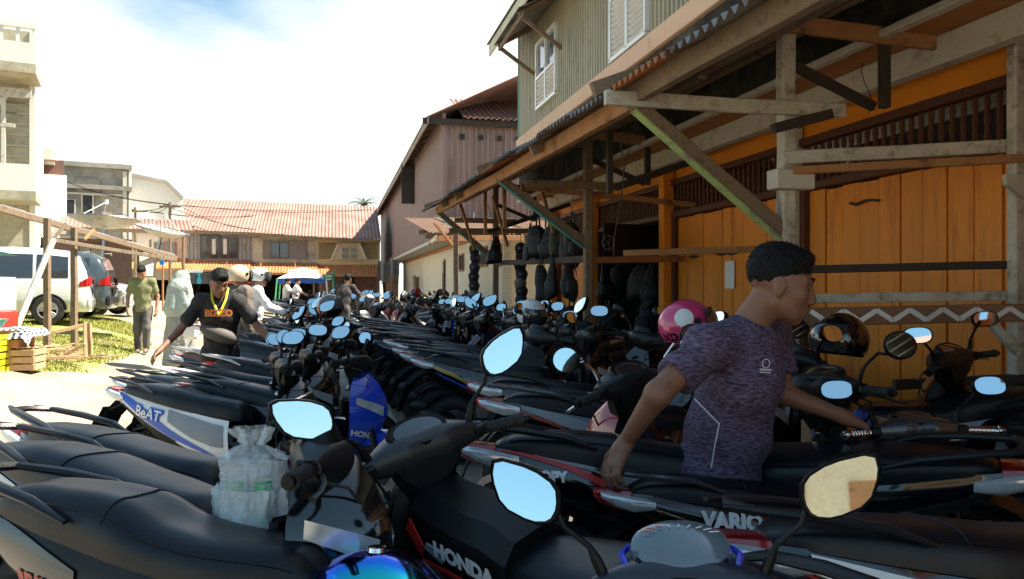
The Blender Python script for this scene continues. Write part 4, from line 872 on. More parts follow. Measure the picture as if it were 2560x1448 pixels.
cyan_ = paint('cyan', (.05, .30, .62)); stripe_red = mat('stripe_red', (.50, .02, .02), .3); stripe_blue = mat('stripe_blue', (.015, .10, .55), .3); stripe_grey = mat('stripe_grey', (.25, .26, .28), .35); ltr = mat('letter_silver', (.70, .70, .72), .35, .2); cream_ = paint('cream', (.66, .64, .56)); gold = mat('gold_rim', (.42, .30, .10), .35, .9)

# ================================================================== the parked bikes
def at(u, v, z, xl, head, lean=0.):
    """ground position of a bike whose local point (xl, 0, z) shows at photo pixel (u, v)"""
    q = Vector((0, 0, 0)); dz = 0
    for _ in range(4): p = PZ(u, v, z + dz); q = p - hd(head) * xl; dz = gz(q.dot(sN), q.dot(sS))
    return Vector((q.x, q.y, 0))
GL, GM, GR, GF = 'bikes in the left row', 'bikes in the middle row', 'bikes under the awning', 'bikes parked far down the street'
NOM = ('mirror', 'mirror_glass', 'mirror_stalk')
# --- left row: tails to the sunny lane, heads to the aisle
b0 = bike('low black motorbike with big stepped seat and iridescent blue tank, bottom left corner', at(575, 1358, .77, -.08, -15), -15, 'cub', scale=1.0, style='step', mir='round', steer=8, lean=-5, body=mblk, group=GL, skip=('leg_shield', 'pocket', 'ignition', 'front_apron', 'headlamp', 'steering_cover', 'trim_panel', 'instrument_pod', 'dial', 'handlebar_cover', 'mirror', 'mirror_glass', 'mirror_stalk', 'frame_spine', 'fork'), drop=.36)
MB().tube([(.56, .075, .56), (.64, .075, .285)], .022, 8).tube([(.56, -.075, .56), (.64, -.075, .285)], .022, 8).obj('fork', blk, b0)
decal(b0, -1, dense([(.02, .5, 1), (.2, .2, .95), (.45, .15, .75)]), greyp, 'painted_panel'); side_text(b0, 'REVO', -1, .3, .25, .05, stripe_red)
irid = bpy.data.materials.new('paint_iridescent'); irid.use_nodes = True; t_ = irid.node_tree; b_ = t_.nodes['Principled BSDF']; b_.inputs['Metallic'].default_value = 1; b_.inputs['Roughness'].default_value = .1
lwn = N(t_, 'ShaderNodeLayerWeight'); lwn.inputs[0].default_value = .5; rpn = N(t_, 'ShaderNodeValToRGB'); cr2 = rpn.color_ramp; cr2.elements[0].color = (.03, .85, .45, 1); cr2.elements[1].color = (.30, .06, .6, 1); e_ = cr2.elements.new(.4); e_.color = (.03, .22, .9, 1); t_.links.new(lwn.outputs['Facing'], rpn.inputs[0]); t_.links.new(rpn.outputs[0], b_.inputs['Base Color'])
MB().loft([[Vector((x, w_ * math.copysign(abs(math.cos(a)) ** .8, math.cos(a)), z + h_ * math.sin(a))) for a in np.linspace(0, 6.283, 24, endpoint=False)] for x, w_, z, h_ in ((.14, .05, .66, .05), (.17, .09, .66, .08), (.23, .115, .66, .10), (.31, .12, .66, .105), (.38, .105, .655, .09), (.43, .07, .65, .06), (.46, .03, .65, .03))]).obj('fuel_tank', irid, b0, smooth=70)
MB().lathe([(.001, .012), (.022, .01), (.024, 0)], 16, Matrix.Translation((.28, 0, .764))).obj('filler_cap', chrome, b0)
b1 = bike('black scooter with smooth black seat and pale side stripe, second from the bottom left', at(505, 1262, .78, .11, -23), -23, scale=1.03, drop=.10, skip=NOM, style='soft', steer=40, face=.8, lean=-6, body=gblk, mir='round', group=GL)
decal(b1, -1, dense([(.05, .55, .95), (.35, .55, .9), (.62, .75, .85)]), cream_, 'stripe'); decal(b1, -1, dense([(.1, .2, .3), (.5, .3, .4)]), stripe_red, 'stripe')
b2 = bike('maroon scooter with black seat and beige and red side stripes at the left edge', at(500, 1178, .77, .11, -24), -24, scale=1.02, drop=.06, skip=NOM, style='flat', steer=40, face=.2, lean=-7, body=maroon_, group=GL)
decal(b2, -1, dense([(.12, .35, .62), (.4, .45, .7), (.7, .5, .66)]), mat('stripe_beige', (.45, .36, .26), .4), 'stripe'); decal(b2, -1, dense([(.3, .78, .84), (.55, .72, .80), (.9, .62, .68)]), stripe_red, 'stripe')
b3 = bike('white and blue scooter with side lettering BeAT in the left row', at(272, 978, .80, -.93, -17), -17, style='soft', steer=42, face=.8, lean=-6, body=white_, apron=gblk, fender=gblk, group=GL)
decal(b3, -1, dense([(.10, .55, .95), (.3, .25, .72), (.55, .12, .34), (.9, .06, .10)]), stripe_blue, 'stripe'); decal(b3, -1, dense([(.55, .55, .92), (.75, .35, .9), (.97, .3, .85)]), stripe_grey, 'stripe'); decal(b3, -1, dense([(.0, .0, .25), (.25, .0, .14), (.6, .0, .06)]), blk, 'stripe')
side_text(b3, 'BeAT', -1, .37, .52, .10, stripe_blue, .3, .013, -.16, off=.010, name='lettering_outline'); side_text(b3, 'BeAT', -1, .37, .52, .10, white_, .3, .002, -.16, off=.014);
b4 = bike('black scooter with red tail lamp and lettering SCOOPY behind the white and blue one', at(205, 1000, .80, -.98, -16), -16, style='soft', steer=40, face=.5, lean=-6, body=gblk, mir='round', group=GL); b4.location = b3.location + Vector((-.20, .50, 0))
side_text(b4, 'SCOOPY', -1, .18, .3, .05, ltr, 0, .003, -.02)
def lrow(Y, head=-24, **k):
    X = -2.6 - (Y - 4.9) * .33; h = hd(head); return Vector((X, Y, 0)) + h * .93
b5 = bike('blue scooter with HONDA on its pointed blue apron facing the aisle', lrow(5.5, -15) + hd(-15) * .42, -15, steer=12, face=.6, style='soft', body=gblk, apron=blue_, fender=blue_, mir='hex', group=GL)
b6 = bike('black scooter with white tail panels and VARIO lettering in the left row', lrow(6.0, -15) + hd(-15) * .1, -15, steer=42, face=.8, style='soft', body=gblk, rail=white_, mir='oval', group=GL)
decal(b6, -1, dense([(.05, .65, .95), (.35, .45, .8), (.75, .2, .4)]), white_, 'stripe'); side_text(b6, 'VARIO', -1, .48, .55, .075, white_, .3, .004, -.13)
b7 = bike('graphite scooter with long flat seat just beyond the VARIO one, left row', lrow(6.5, -16) + hd(-16) * .2, -16, steer=38, face=.0, style='flat', body=greyp, mir='round', group=GL)
b8 = bike('white apron scooter with pale tail in the left row facing the aisle', lrow(7.0, -14) + hd(-14) * .5, -14, steer=20, face=.45, style='soft', body=greyp, apron=cream_, fender=cream_, rail=silver_, mir='hex', group=GL)
b9 = bike('scooter with a quilted brown seat held by the man in the black shirt', lrow(7.6, -14) + hd(-14) * .1, -14, steer=30, face=.3, style='soft', body=gblk, seat=seatbrown, rail=silver_, mir='wing', group=GL)
v, f = txt('HONDA', .045, .0, .002)
def ap_map(x, y):
    yy = -.085 + x * .35; return Vector((.485 + .185 * (1 - (abs(yy) / .188) ** 1.35) + .006 - .05 * 0, yy, .575 + y + (x * .25))) 
def apron_text(root, s, size, m=white_, z0=.52, rise=.55):
    def fn(x, y):
        q = .5 - x / .20; q = min(max(q, .02), 1)      # 0 nose .. 1 outer edge, on the bike's right face
        zz = z0 + y + rise * (q - .5) * .1; w_ = ip(zz, (.38, .46, .56, .66, .76), (.09, .135, .172, .188, .18)); nz_ = ip(zz, (.38, .46, .56, .66, .76), (.06, .10, .15, .185, .175)); xc = ip(zz, (.38, .46, .56, .66, .76), (.44, .46, .48, .485, .475))
        return Vector((xc + nz_ * (1 - q ** 1.35) + .006, -q * w_ - .003, zz + .02 * (1 - q)))
    return lettering(s, m, root, lambda x, y: fn(x, y), size, 0, .002)
apron_text(b5, 'HONDA', .05); apron_text(b8, 'HONDA', .04, gblk)
ordn = ['first', 'second', 'third', 'fourth', 'fifth', 'sixth', 'seventh', 'eighth', 'ninth', 'tenth', 'eleventh', 'twelfth', 'thirteenth', 'fourteenth', 'fifteenth', 'sixteenth', 'seventeenth', 'eighteenth', 'nineteenth', 'twentieth']
palette = [('black', gblk), ('matt black', mblk), ('graphite', greyp), ('navy', navy_), ('maroon', maroon_), ('black', gblk), ('red', red_), ('black', gblk)]
rb = random.Random(21); mirs = ['hex', 'round', 'oval', 'wing']; stl = ['soft', 'flat', 'step']
def rowbike(k, place, loc, head, group, col=None, **kw):
    nm, m = col or palette[rb.randrange(len(palette))]
    kind = 'cub' if rb.random() < .35 else 'scooter'; mi = mirs[rb.randrange(4)]
    o = bike(f'{nm} {"underbone" if kind == "cub" else "scooter"} with {mi if mi not in ("hex", "wing") else "angular"} mirrors, {ordn[k]} {place}', loc, head, kind, stl[rb.randrange(3)], mi, rb.uniform(15, 42), rb.uniform(-9, -4), group, face=rb.choice((-.1, .1, .35, .6, .8)), body=m, stalk=chrome if mi == 'round' and rb.random() < .6 else None, rim=gold if rb.random() < .15 else None, **kw)
    cs = [stripe_red, stripe_grey, white_, stripe_blue, greyp, gold, cyan_]; q = rb.random()
    for sg in (-1, 1):
        if q < .75:
            h0 = rb.uniform(.35, .7); wd = rb.uniform(.10, .32); ta = rb.uniform(.04, .2); tb_ = rb.uniform(.5, .95)
            decal(o, sg, dense([(ta, h0, min(1, h0 + wd)), ((ta + tb_) / 2, h0 - .12, h0 + wd * .8 - .05), (tb_, .2, .2 + wd * .3)]), cs[rb.randrange(7)], 'stripe')
        if q < .4: decal(o, sg, dense([(.15, .2, .3), (.55, .12, .2), (.9, .1, .14)]), cs[rb.randrange(7)], 'stripe')
    if rb.random() < .5: side_text(o, rb.choice(['BeAT', 'VARIO', 'REVO', 'MIO', 'SUPRA X', 'JUPITER']), -1, rb.uniform(.35, .55), .5, rb.uniform(.05, .07), rb.choice([ltr, white_, stripe_red]), .3, .003, -.10)
    return o
for k in range(9):
    Y = 8.4 + k * .6; lc = Vector((-2.75 - (Y - 8.4) * .27 + rb.uniform(-.1, .25), Y, 0)) + hd(-20) * .3
    rowbike(k, 'behind the brown seat, left row', lc, -18 + rb.uniform(-4, 4), GL, [('black', gblk), ('red', red_), ('graphite', greyp), ('black', gblk), ('black', gblk), ('navy', navy_), ('black', gblk), ('silver', silver_), ('black', gblk)][k])
# --- nearest bikes at the bottom
c0 = bike('matt black scooter with HONDA on its side, handlebar in the centre foreground', Vector((.185, 2.12, .001)), 135, style='soft', mir='wing', steer=-13, lean=-14, scale=.95, face=0., yaw_r=-22, body=mblk, cowl=mat('plastic_soft_black', (.024, .025, .028), .35, bump=.1, bscale=200), group='bikes in the foreground')
tn = MB().loft([[Vector((x, y * w_, z0 + (z1 - z0) * t)) for y, t in ((-1, 0), (-1.04, .55), (-.86, .9), (-.5, 1), (.5, 1), (.86, .9), (1.04, .55), (1, 0))] for x, w_, z0, z1 in ((.40, .125, .40, .90), (.32, .135, .40, .88), (.2, .145, .39, .865), (.08, .15, .38, .86), (.0, .14, .38, .82))]); tn.obj('centre_tunnel', mblk, c0, smooth=30)
for pl_, m_ in (([(.375, .150, .815), (.345, .150, .855), (.30, .153, .78), (.315, .153, .74)], stripe_red), ([(.295, .154, .775), (.28, .154, .795), (.205, .155, .78), (.22, .155, .745)], stripe_grey), ([(.315, .154, .735), (.315, .154, .725), (.0, .155, .695), (.0, .155, .71)], stripe_red)): MB().slab(pl_, (0, .004, 0)).obj('stripe', m_, c0)
lettering('HONDA', white_, c0, lambda x, y: Vector((.125 - x, .162, .775 + y + x * -.12)), .064, .12, .004)
f0 = bike('dark blue motorbike closest to the camera, only its dial and two mirrors in view', Vector((.30, 1.06, -.01)), 80, 'cub', 'flat', 'wing', 2, -3, 'bikes in the foreground', scale=.85, yaw_r=-17, body=navy_, cowl=mat('plastic_blue_black', (.02, .025, .04), .3))
ps = MB()
MS = Matrix.Translation((.45, 0, 1.075)) @ Matrix.Rotation(R(-30), 4, 'Y')
ps.lathe([(.075, -.01), (.072, .01), (.06, .022), (.03, .03), (.001, .033)], 28, MS @ Matrix.Diagonal((1.0, 1.5, 1, 1)))
ps.obj('dial_window', mat('dial_window', (.10, .14, .17), .12, coat=1., spec=.7), f0)
for sg in (-1, 1): MB().tube([(.40, sg * .115, 1.04), (.45, sg * .13, 1.06), (.50, sg * .12, 1.055), (.54, sg * .05, 1.07)], .008, 6).obj('blue_trim', mat('trim_blue', (.01, .04, .55), .25, coat=.6), f0)
for k in range(9):
    a = R(-60 + 15 * k); ps = MB().beam(MS @ Vector((.030 * math.cos(a), .075 * math.sin(a), .0335)), MS @ Vector((.040 * math.cos(a), .10 * math.sin(a), .030)), .003, .002, .0005); ps.obj('dial_tick', white_ if k < 6 else stripe_red, f0)
# --- middle row, tails to the aisle
HV = 11
vz = at(1490, 1160, .81, -.88, HV)
vr = bike('black scooter with VARIO TECHNO lettering whose tail and grip the man holds', vz, HV, style='soft', mir='oval', steer=80, face=.7, lean=-8, scale=.86, body=gblk, grip=chrome, barend=chrome, rail=greyp, lever=steel, cowl=greyp, group=GM)
decal(vr, -1, dense([(.12, .80, .98), (.35, .72, .92), (.7, .55, .72)]), greyp, 'stripe'); decal(vr, -1, dense([(.28, .30, .46), (.40, .2, .36)]), white_, 'stripe'); decal(vr, -1, dense([(.24, .22, .34), (.52, .02, .12)]), stripe_red, 'stripe')
side_text(vr, 'VARIO', -1, .42, .72, .085, white_, .3, .005, -.10); side_text(vr, 'TECHNO', -1, .42, .45, .035, ltr, .2, .001, -.10)
sp_ = bike('black underbone motorbike with white panel lettered Supra in the bottom right corner', at(1815, 1385, .80, -.98, 10), 10, 'cub', 'flat', 'hex', 10, -6, GM, body=gblk)
decal(sp_, -1, dense([(.14, .55, .92), (.4, .35, .85), (.75, .3, .7)]), white_, 'stripe'); decal(sp_, -1, dense([(.1, .42, .5), (.4, .2, .28), (.8, .1, .18)]), stripe_red, 'stripe'); side_text(sp_, 'Supra', -1, .45, .58, .085, stripe_blue, .3, .006, -.10)
sc_ = bike('glossy black scooter with red flash and SCOOPY on its rounded tail', at(1165, 1130, .80, -.97, 6), 6, style='soft', mir='round', steer=25, face=.85, lean=-6, body=gblk, group=GM)
decal(sc_, -1, dense([(.08, .92, .99), (.3, .80, .95), (.5, .5, .68), (.62, .25, .36), (.8, .05, .12)]), stripe_red, 'stripe'); decal(sc_, -1, dense([(.2, .96, 1.0), (.4, .88, .97), (.6, .6, .8), (.75, .4, .6)]), stripe_grey, 'stripe'); side_text(sc_, 'SCOOPY', -1, .2, .45, .05, ltr, .1, .003, -.05)
m4 = bike('black scooter with pale grey tail graphics in the middle row beside the SCOOPY tail', at(1210, 985, .85, -.96, 4), 4, style='soft', mir='round', steer=30, face=.9, lean=-6, body=gblk, rail=greyp, group=GM)
decal(m4, -1, dense([(.15, .75, .95), (.4, .55, .9), (.6, .5, .7)]), stripe_grey, 'stripe'); decal(m4, -1, dense([(.1, .62, .68), (.5, .38, .44), (.8, .25, .3)]), stripe_red, 'stripe'); side_text(m4, 'BeAT', -1, .55, .3, .06, white_, .3, .004, -.08)
m5 = bike('black underbone motorbike with a slim grab rail in the middle row behind the grey graphics', at(1180, 945, .85, -.96, 0), 0, 'cub', 'flat', 'oval', 10, -6, GM, body=gblk)
for k in range(13):
    a = 6.05 + k * .56; loc = ST(.50 + rb.uniform(-.14, .12) - .012 * k, a) + hd(-6) * .93
    rowbike(k, 'in the middle row beyond the man in purple', loc, -6 + rb.uniform(-4, 4), GM, [('black', gblk), ('black', gblk), ('graphite', greyp), ('black', gblk), ('matt black', mblk), ('navy', navy_), ('red', red_), ('black', gblk), ('black', gblk), ('silver', silver_), ('black', gblk), ('blue', blue_), ('black', gblk)][k])
# --- under the awning and near its posts
r1 = bike('black underbone motorbike with chrome round mirrors between the posts', at(1600, 950, 1.0, .43, 150), 150, 'cub', 'flat', 'round', -25, -6, GR, face=.8, body=gblk, apron=red_, stalk=chrome, lever=chrome)
r2 = bike('dark motorbike wearing the white helmet, facing the aisle', at(1330, 880, .86, .46, 206), 206, 'scooter', 'soft', 'hex', 10, -5, GR, face=.5, body=mblk, apron=mblk)
r3 = bike('silver fronted underbone motorbike behind the man, carrying the pink helmet', at(1690, 960, .72, .5, 215), 215, 'cub', 'flat', 'oval', 5, -5, GR, face=.6, body=gblk, apron=silver_)
r4 = bike('black sport scooter with YAMAHA lettering against the orange doors', Vector((2.02, 4.15, 0)), 170, 'scooter', 'step', 'hex', 8, -4, GR, face=.5, body=gblk)
lettering('YAMAHA', ltr, r4, lambda x, y: Vector((.47 - x * .35, .205 - abs(x) * .1, .80 + y)), .06, 0, .003)
r5 = bike('black scooter with a round mirror silhouetted against the orange doors at the right', Vector((2.62, 3.75, 0)), 112, 'scooter', 'soft', 'oval', 10, -6, GR, face=.7, body=gblk, lever=steel)
r6 = bike('black motorbike cut by the right edge with a yellow switch', Vector((2.25, 2.3, 0)), 66, 'scooter', 'soft', 'hex', 10, -5, GR, body=gblk)
MB().box((.375, .16, .975), (.02, .035, .014), None, .003).obj('switch', mat('switch_yellow', (.75, .5, .03), .4), r6)
for k in range(10):
    a = 5.6 + k * .95; b = 2.35 + rb.uniform(-.12, .15) + (.0 if k > 2 else .3)
    rowbike(k, 'along the posts under the awning', ST(b, a), 196 + rb.uniform(-8, 8), GR, [('black', gblk), ('black', gblk), ('black', gblk), ('graphite', greyp), ('black', gblk), ('navy', navy_), ('black', gblk), ('black', gblk), ('black', gblk), ('maroon', maroon_)][k])
# --- far cluster
for k in range(18):
    a = 13.6 + (k // 3) * 1.05 + rb.uniform(-.1, .1); b = [.2, 1.75, 3.1][k % 3] + rb.uniform(-.15, .15)
    rowbike(k, 'in the far cluster by the cream wall', ST(b, a), [10, 170, 190][k % 3] + rb.uniform(-15, 15), GF, None)
for k in range(16):
    a = 20.5 + (k // 4) * 1.3 + rb.uniform(-.1, .1); b = [-.6, .7, 2.0, 3.3][k % 4] + rb.uniform(-.15, .15)
    rowbike(k, 'farthest up the street beyond the timber post', ST(b, a), [10, 170, 15, 190][k % 4] + rb.uniform(-15, 15), GF, None)

# ================================================================== people (implicit surfaces meshed with surface nets)
class SDF:
    def __init__(s, lo, hi, h):
        s.h = h; s.lo = np.array(lo, float); s.n = np.maximum(4, np.ceil((np.array(hi, float) - s.lo) / h).astype(int)) + 1; s.d = np.full(s.n, 1e3, np.float32)
    def sub(s, lo, hi):
        a = np.maximum(0, np.floor((np.array(lo) - s.lo) / s.h).astype(int)); b = np.minimum(s.n, np.ceil((np.array(hi) - s.lo) / s.h).astype(int) + 1)
        if np.any(b <= a): return None, None
        sl = tuple(slice(a[i], b[i]) for i in range(3)); ax = [s.lo[i] + s.h * np.arange(a[i], b[i]) for i in range(3)]
        return sl, np.meshgrid(*ax, indexing='ij', sparse=True)
    def comb(s, sl, d, k, op):
        o = s.d[sl]
        if op == 'sub': s.d[sl] = np.maximum(o, -d) if k <= 0 else np.maximum(o, -d) + np.maximum(k - np.abs(o + d), 0) ** 2 / (4 * k); return
        if k <= 0: s.d[sl] = np.minimum(o, d)
        else: s.d[sl] = np.minimum(o, d) - np.maximum(k - np.abs(o - d), 0) ** 2 / (4 * k)
    def cap(s, p, q, r0, r1=None, k=.02, op='add', flat=None):
        p, q = np.array(p, float), np.array(q, float); r1 = r0 if r1 is None else r1; m = max(r0, r1) + k + 2 * s.h
        sl, X = s.sub(np.minimum(p, q) - m, np.maximum(p, q) + m)
        if sl is None: return s
        ba = q - p; L2 = max(float(ba @ ba), 1e-9); t = np.clip(((X[0] - p[0]) * ba[0] + (X[1] - p[1]) * ba[1] + (X[2] - p[2]) * ba[2]) / L2, 0, 1)
        d = np.sqrt((X[0] - p[0] - t * ba[0]) ** 2 + (X[1] - p[1] - t * ba[1]) ** 2 + (X[2] - p[2] - t * ba[2]) ** 2) - (r0 + (r1 - r0) * t)
        s.comb(sl, d.astype(np.float32), k, op); return s
    def ell(s, c, r, k=.02, M=None, op='add'):
        c, r = np.array(c, float), np.array(r, float); m = r.max() + k + 2 * s.h
        sl, X = s.sub(c - m, c + m)
        if sl is None: return s
        x, y, z = X[0] - c[0], X[1] - c[1], X[2] - c[2]
        if M is not None: M = np.array(M); x, y, z = (M[0, 0] * x + M[1, 0] * y + M[2, 0] * z, M[0, 1] * x + M[1, 1] * y + M[2, 1] * z, M[0, 2] * x + M[1, 2] * y + M[2, 2] * z)
        k0 = np.sqrt((x / r[0]) ** 2 + (y / r[1]) ** 2 + (z / r[2]) ** 2); k1 = np.sqrt((x / r[0] ** 2) ** 2 + (y / r[1] ** 2) ** 2 + (z / r[2] ** 2) ** 2)
        s.comb(sl, (k0 * (k0 - 1) / np.maximum(k1, 1e-6)).astype(np.float32), k, op); return s
    def cut(s, o, n):
        """keep the side the normal points away from"""
        o, n = np.array(o, float), np.array(n, float); n = n / np.linalg.norm(n)
        ax = [s.lo[i] + s.h * np.arange(s.n[i]) for i in range(3)]; X = np.meshgrid(*ax, indexing='ij', sparse=True)
        s.d = np.maximum(s.d, ((X[0] - o[0]) * n[0] + (X[1] - o[1]) * n[1] + (X[2] - o[2]) * n[2]).astype(np.float32)); return s
    def mesh(s):
        d = s.d; n = s.n; ins = d < 0; c = np.zeros(n - 1, np.int8)
        for i in (0, 1):
            for j in (0, 1):
                for k in (0, 1): c += ins[i:n[0] - 1 + i, j:n[1] - 1 + j, k:n[2] - 1 + k]
        idx = np.argwhere((c > 0) & (c < 8)); num = np.full(n - 1, -1, np.int64); num[tuple(idx.T)] = np.arange(len(idx))
        acc = np.zeros((len(idx), 3)); cnt = np.zeros(len(idx)); cor = [(i, j, k) for i in (0, 1) for j in (0, 1) for k in (0, 1)]
        for a in range(8):
            for b in range(a + 1, 8):
                if sum(abs(cor[a][q] - cor[b][q]) for q in range(3)) != 1: continue
                da = d[tuple((idx + cor[a]).T)]; db = d[tuple((idx + cor[b]).T)]; m = (da < 0) != (db < 0); t = np.where(m, da / np.where(m, da - db, 1), 0)
                acc += m[:, None] * (np.array(cor[a]) + t[:, None] * (np.array(cor[b]) - np.array(cor[a]))); cnt += m
        V_ = s.lo + s.h * (idx + acc / cnt[:, None]); F_ = []
        for ax in range(3):
            o1, o2 = (ax + 1) % 3, (ax + 2) % 3; A = [slice(None)] * 3; B = [slice(None)] * 3; A[ax] = slice(0, -1); B[ax] = slice(1, None)
            x = ins[tuple(A)] != ins[tuple(B)]; e = np.argwhere(x); e = e[(e[:, o1] > 0) & (e[:, o2] > 0) & (e[:, o1] < n[o1] - 1) & (e[:, o2] < n[o2] - 1)]
            st = ins[tuple(e.T)]; u1 = np.zeros(3, int); u1[o1] = 1; u2 = np.zeros(3, int); u2[o2] = 1
            q = np.stack([num[tuple((e - u1 - u2).T)], num[tuple((e - u2).T)], num[tuple(e.T)], num[tuple((e - u1).T)]], 1); q[~st] = q[~st][:, ::-1]; F_.append(q)
        return V_, np.concatenate(F_)
    def obj(s, name, m, parent, fold=0., fscale=9., stretch=(1, 1, .5), mats=None, relax=1):
        V_, F_ = s.mesh()
        for _ in range(relax):                                       # one light smoothing pass hides the grid
            acc = np.zeros_like(V_); cn = np.zeros(len(V_))
            for a in range(4): np.add.at(acc, F_[:, a], V_[F_[:, (a + 1) % 4]] + V_[F_[:, a - 1]]); np.add.at(cn, F_[:, a], 2)
            V_ = .45 * V_ + .55 * acc / np.maximum(cn, 1)[:, None]
        if fold:
            fn_ = np.zeros_like(V_); e1 = V_[F_[:, 1]] - V_[F_[:, 0]]; e2 = V_[F_[:, 3]] - V_[F_[:, 0]]; nn = np.cross(e1, e2)
            for a in range(4): np.add.at(fn_, F_[:, a], nn)
            fn_ /= np.maximum(np.linalg.norm(fn_, axis=1), 1e-9)[:, None]
            dsp = np.array([1 - 2.2 * abs(noise.noise((p[0] * fscale * stretch[0], p[1] * fscale * stretch[1], p[2] * fscale * stretch[2]))) + .3 * noise.noise((p[0] * 30, p[1] * 30, p[2] * 30)) for p in V_]); V_ = V_ + fn_ * (dsp * fold)[:, None]
        me = bpy.data.meshes.new(name); me.vertices.add(len(V_)); me.vertices.foreach_set('co', V_.astype(np.float32).ravel())
        me.loops.add(F_.size); me.loops.foreach_set('vertex_index', F_.astype(np.int32).ravel()); me.polygons.add(len(F_)); me.polygons.foreach_set('loop_start', np.arange(0, F_.size, 4, dtype=np.int32)); me.update(calc_edges=True); me.validate()
        me.polygons.foreach_set('use_smooth', [True] * len(me.polygons)); me.materials.append(m)
        if mats:
            for extra, fn in mats: me.materials.append(extra)
            cen = np.zeros(len(me.polygons) * 3, np.float32); me.polygons.foreach_get('center', cen); cen = cen.reshape(-1, 3); mi = np.zeros(len(cen), np.int32)
            for k, (extra, fn) in enumerate(mats): mi[fn(cen)] = k + 1
            me.polygons.foreach_set('material_index', mi)
        return link(name, me, parent)

def skin(name, c): return mat('skin_' + name, c, .5, var=.12, scale=18, bump=.12, bscale=160, spec=.4)
skA, skB, skC = skin('brown', (.23, .105, .062)), skin('tan', (.36, .19, .12)), skin('dark', (.16, .075, .045))
hairm = mat('hair_black', (.005, .0048, .0045), .62, var=.5, scale=60, bump=.9, bscale=160, stretch=(1, 1, .4), spec=.25)
eyem, irism = mat('eye_white', (.13, .11, .10), .4), mat('iris', (.02, .012, .01), .1)
def hand(S_, wr, fwd, up, sg, sc, curl, thumb=.6, k=.006, spread=.12, fan=None):
    """five fingers from a palm; fwd points along the fingers, up is the back of the hand, sg +1 for a left hand"""
    f = Vector(fwd).normalized(); u = Vector(up); u = (u - f * u.dot(f)).normalized(); r = f.cross(u) * -sg; w_ = Vector(wr)     # r: towards the thumb side
    S_.cap(w_, w_ + f * .03 * sc, .026 * sc, .028 * sc, .015)
    for i in (-1.3, -.45, .45, 1.25): S_.cap(w_ + f * .02 * sc + r * (.014 * i * sc), w_ + f * .085 * sc + r * (.021 * i * sc), .017 * sc, .0125 * sc, .012)
    for i, ln in ((1.25, .072), (.45, .080), (-.45, .075), (-1.3, .058)):
        b_ = w_ + f * .088 * sc + r * (.0215 * i * sc); a = 0; seg = (.42, .33, .25); dirf = f
        for j in range(3):
            a += curl[j]; dirf = (f * math.cos(a) - u * math.sin(a) + r * (spread * i * .5 * (1 if j == 0 else .6))).normalized(); e = b_ + dirf * (ln * seg[j] * sc); S_.cap(b_, e, (.0098 - .0008 * j) * sc, (.0090 - .0009 * j) * sc, .003); b_ = e
    t0 = w_ + f * .022 * sc + r * .022 * sc; td = (f * .75 + r * thumb - u * .25).normalized(); t1 = t0 + td * .045 * sc; td2 = (f * .9 + r * thumb * .35 - u * (.3 + .3 * curl[0])).normalized(); t2 = t1 + td2 * .03 * sc; t3 = t2 + (td2 - u * .2 * curl[0]).normalized() * .026 * sc
    S_.cap(t0, t1, .017 * sc, .0135 * sc, .012).cap(t1, t2, .0115 * sc, .0108 * sc, .004).cap(t2, t3, .0105 * sc, .009 * sc, .003)
def head(S_, c, M, sc=1., k=.02):
    """face looks along the local +x"""
    Mn = np.array(M.to_3x3()); T = lambda x, y, z: np.array(c) + Mn @ (np.array((x, y, z)) * sc)
    E = lambda p, r, kk, op='add': S_.ell(T(*p), np.array(r) * sc, kk * sc, Mn, op)
    C = lambda p, q, r0, r1, kk, op='add': S_.cap(T(*p), T(*q), r0 * sc, r1 * sc, kk * sc, op)
    E((-.012, 0, .032), (.096, .075, .088), .01); E((.022, 0, -.02), (.074, .064, .082), .03); E((.036, 0, -.062), (.052, .05, .046), .03)
    C((.072, 0, -.098), (.066, 0, -.100), .021, .021, .022)
    for sg in (-1, 1):
        C((.082, sg * .012, .030), (.064, sg * .048, .028), .012, .010, .014); E((.060, sg * .044, -.022), (.022, .018, .020), .02)
        C((.0, sg * .052, -.06), (.058, sg * .028, -.088), .018, .016, .02)
        E((.098, sg * .032, .006), (.018, .018, .0105), .010, 'sub')
        E((-.006, sg * .075, -.010), (.019, .009, .032), .005); E((.000, sg * .0865, -.006), (.010, .0065, .019), .005, 'sub'); E((-.002, sg * .074, -.036), (.009, .008, .010), .006)
        E((.100, sg * .012, -.036), (.012, .009, .008), .008)
    C((.086, 0, .022), (.108, 0, -.026), .009, .013, .012); E((.108, 0, -.032), (.013, .013, .010), .008)
    for z, r in ((-.060, .0085), (-.073, .0095)): C((.090, -.018, z), (.090, .018, z), r * .75, r * .75, .006); E((.094, 0, z), (.011, .018, r * .8), .006)
    E((.112, 0, -.0665), (.014, .028, .0022), .003, 'sub')
    return T, Mn
def eyes(root, c, M, sc):
    Mn = M.to_3x3()
    for sg in (-1, 1):
        p = Vector(c) + Mn @ (Vector((.0735, sg * .032, .006)) * sc); MB().ell((0, 0, 0), (.0118 * sc,) * 3, 12, 8).obj('eye', eyem, root, p)
        q = Vector(c) + Mn @ (Vector((.0815, sg * .032, .003)) * sc); MB().ell((0, 0, 0), (.0062 * sc,) * 3, 10, 6).obj('iris', irism, root, q)
        a, b = [Vector(c) + Mn @ (Vector(t) * sc) for t in ((.094, sg * .014, .030), (.078, sg * .048, .036))]; m_ = (a + b) / 2 + Mn @ (Vector((.006, 0, .006)) * sc); MB().tube([a, m_, b], [.004 * sc, .005 * sc, .002 * sc], 6, flat=.6).obj('eyebrow', hairm, root)
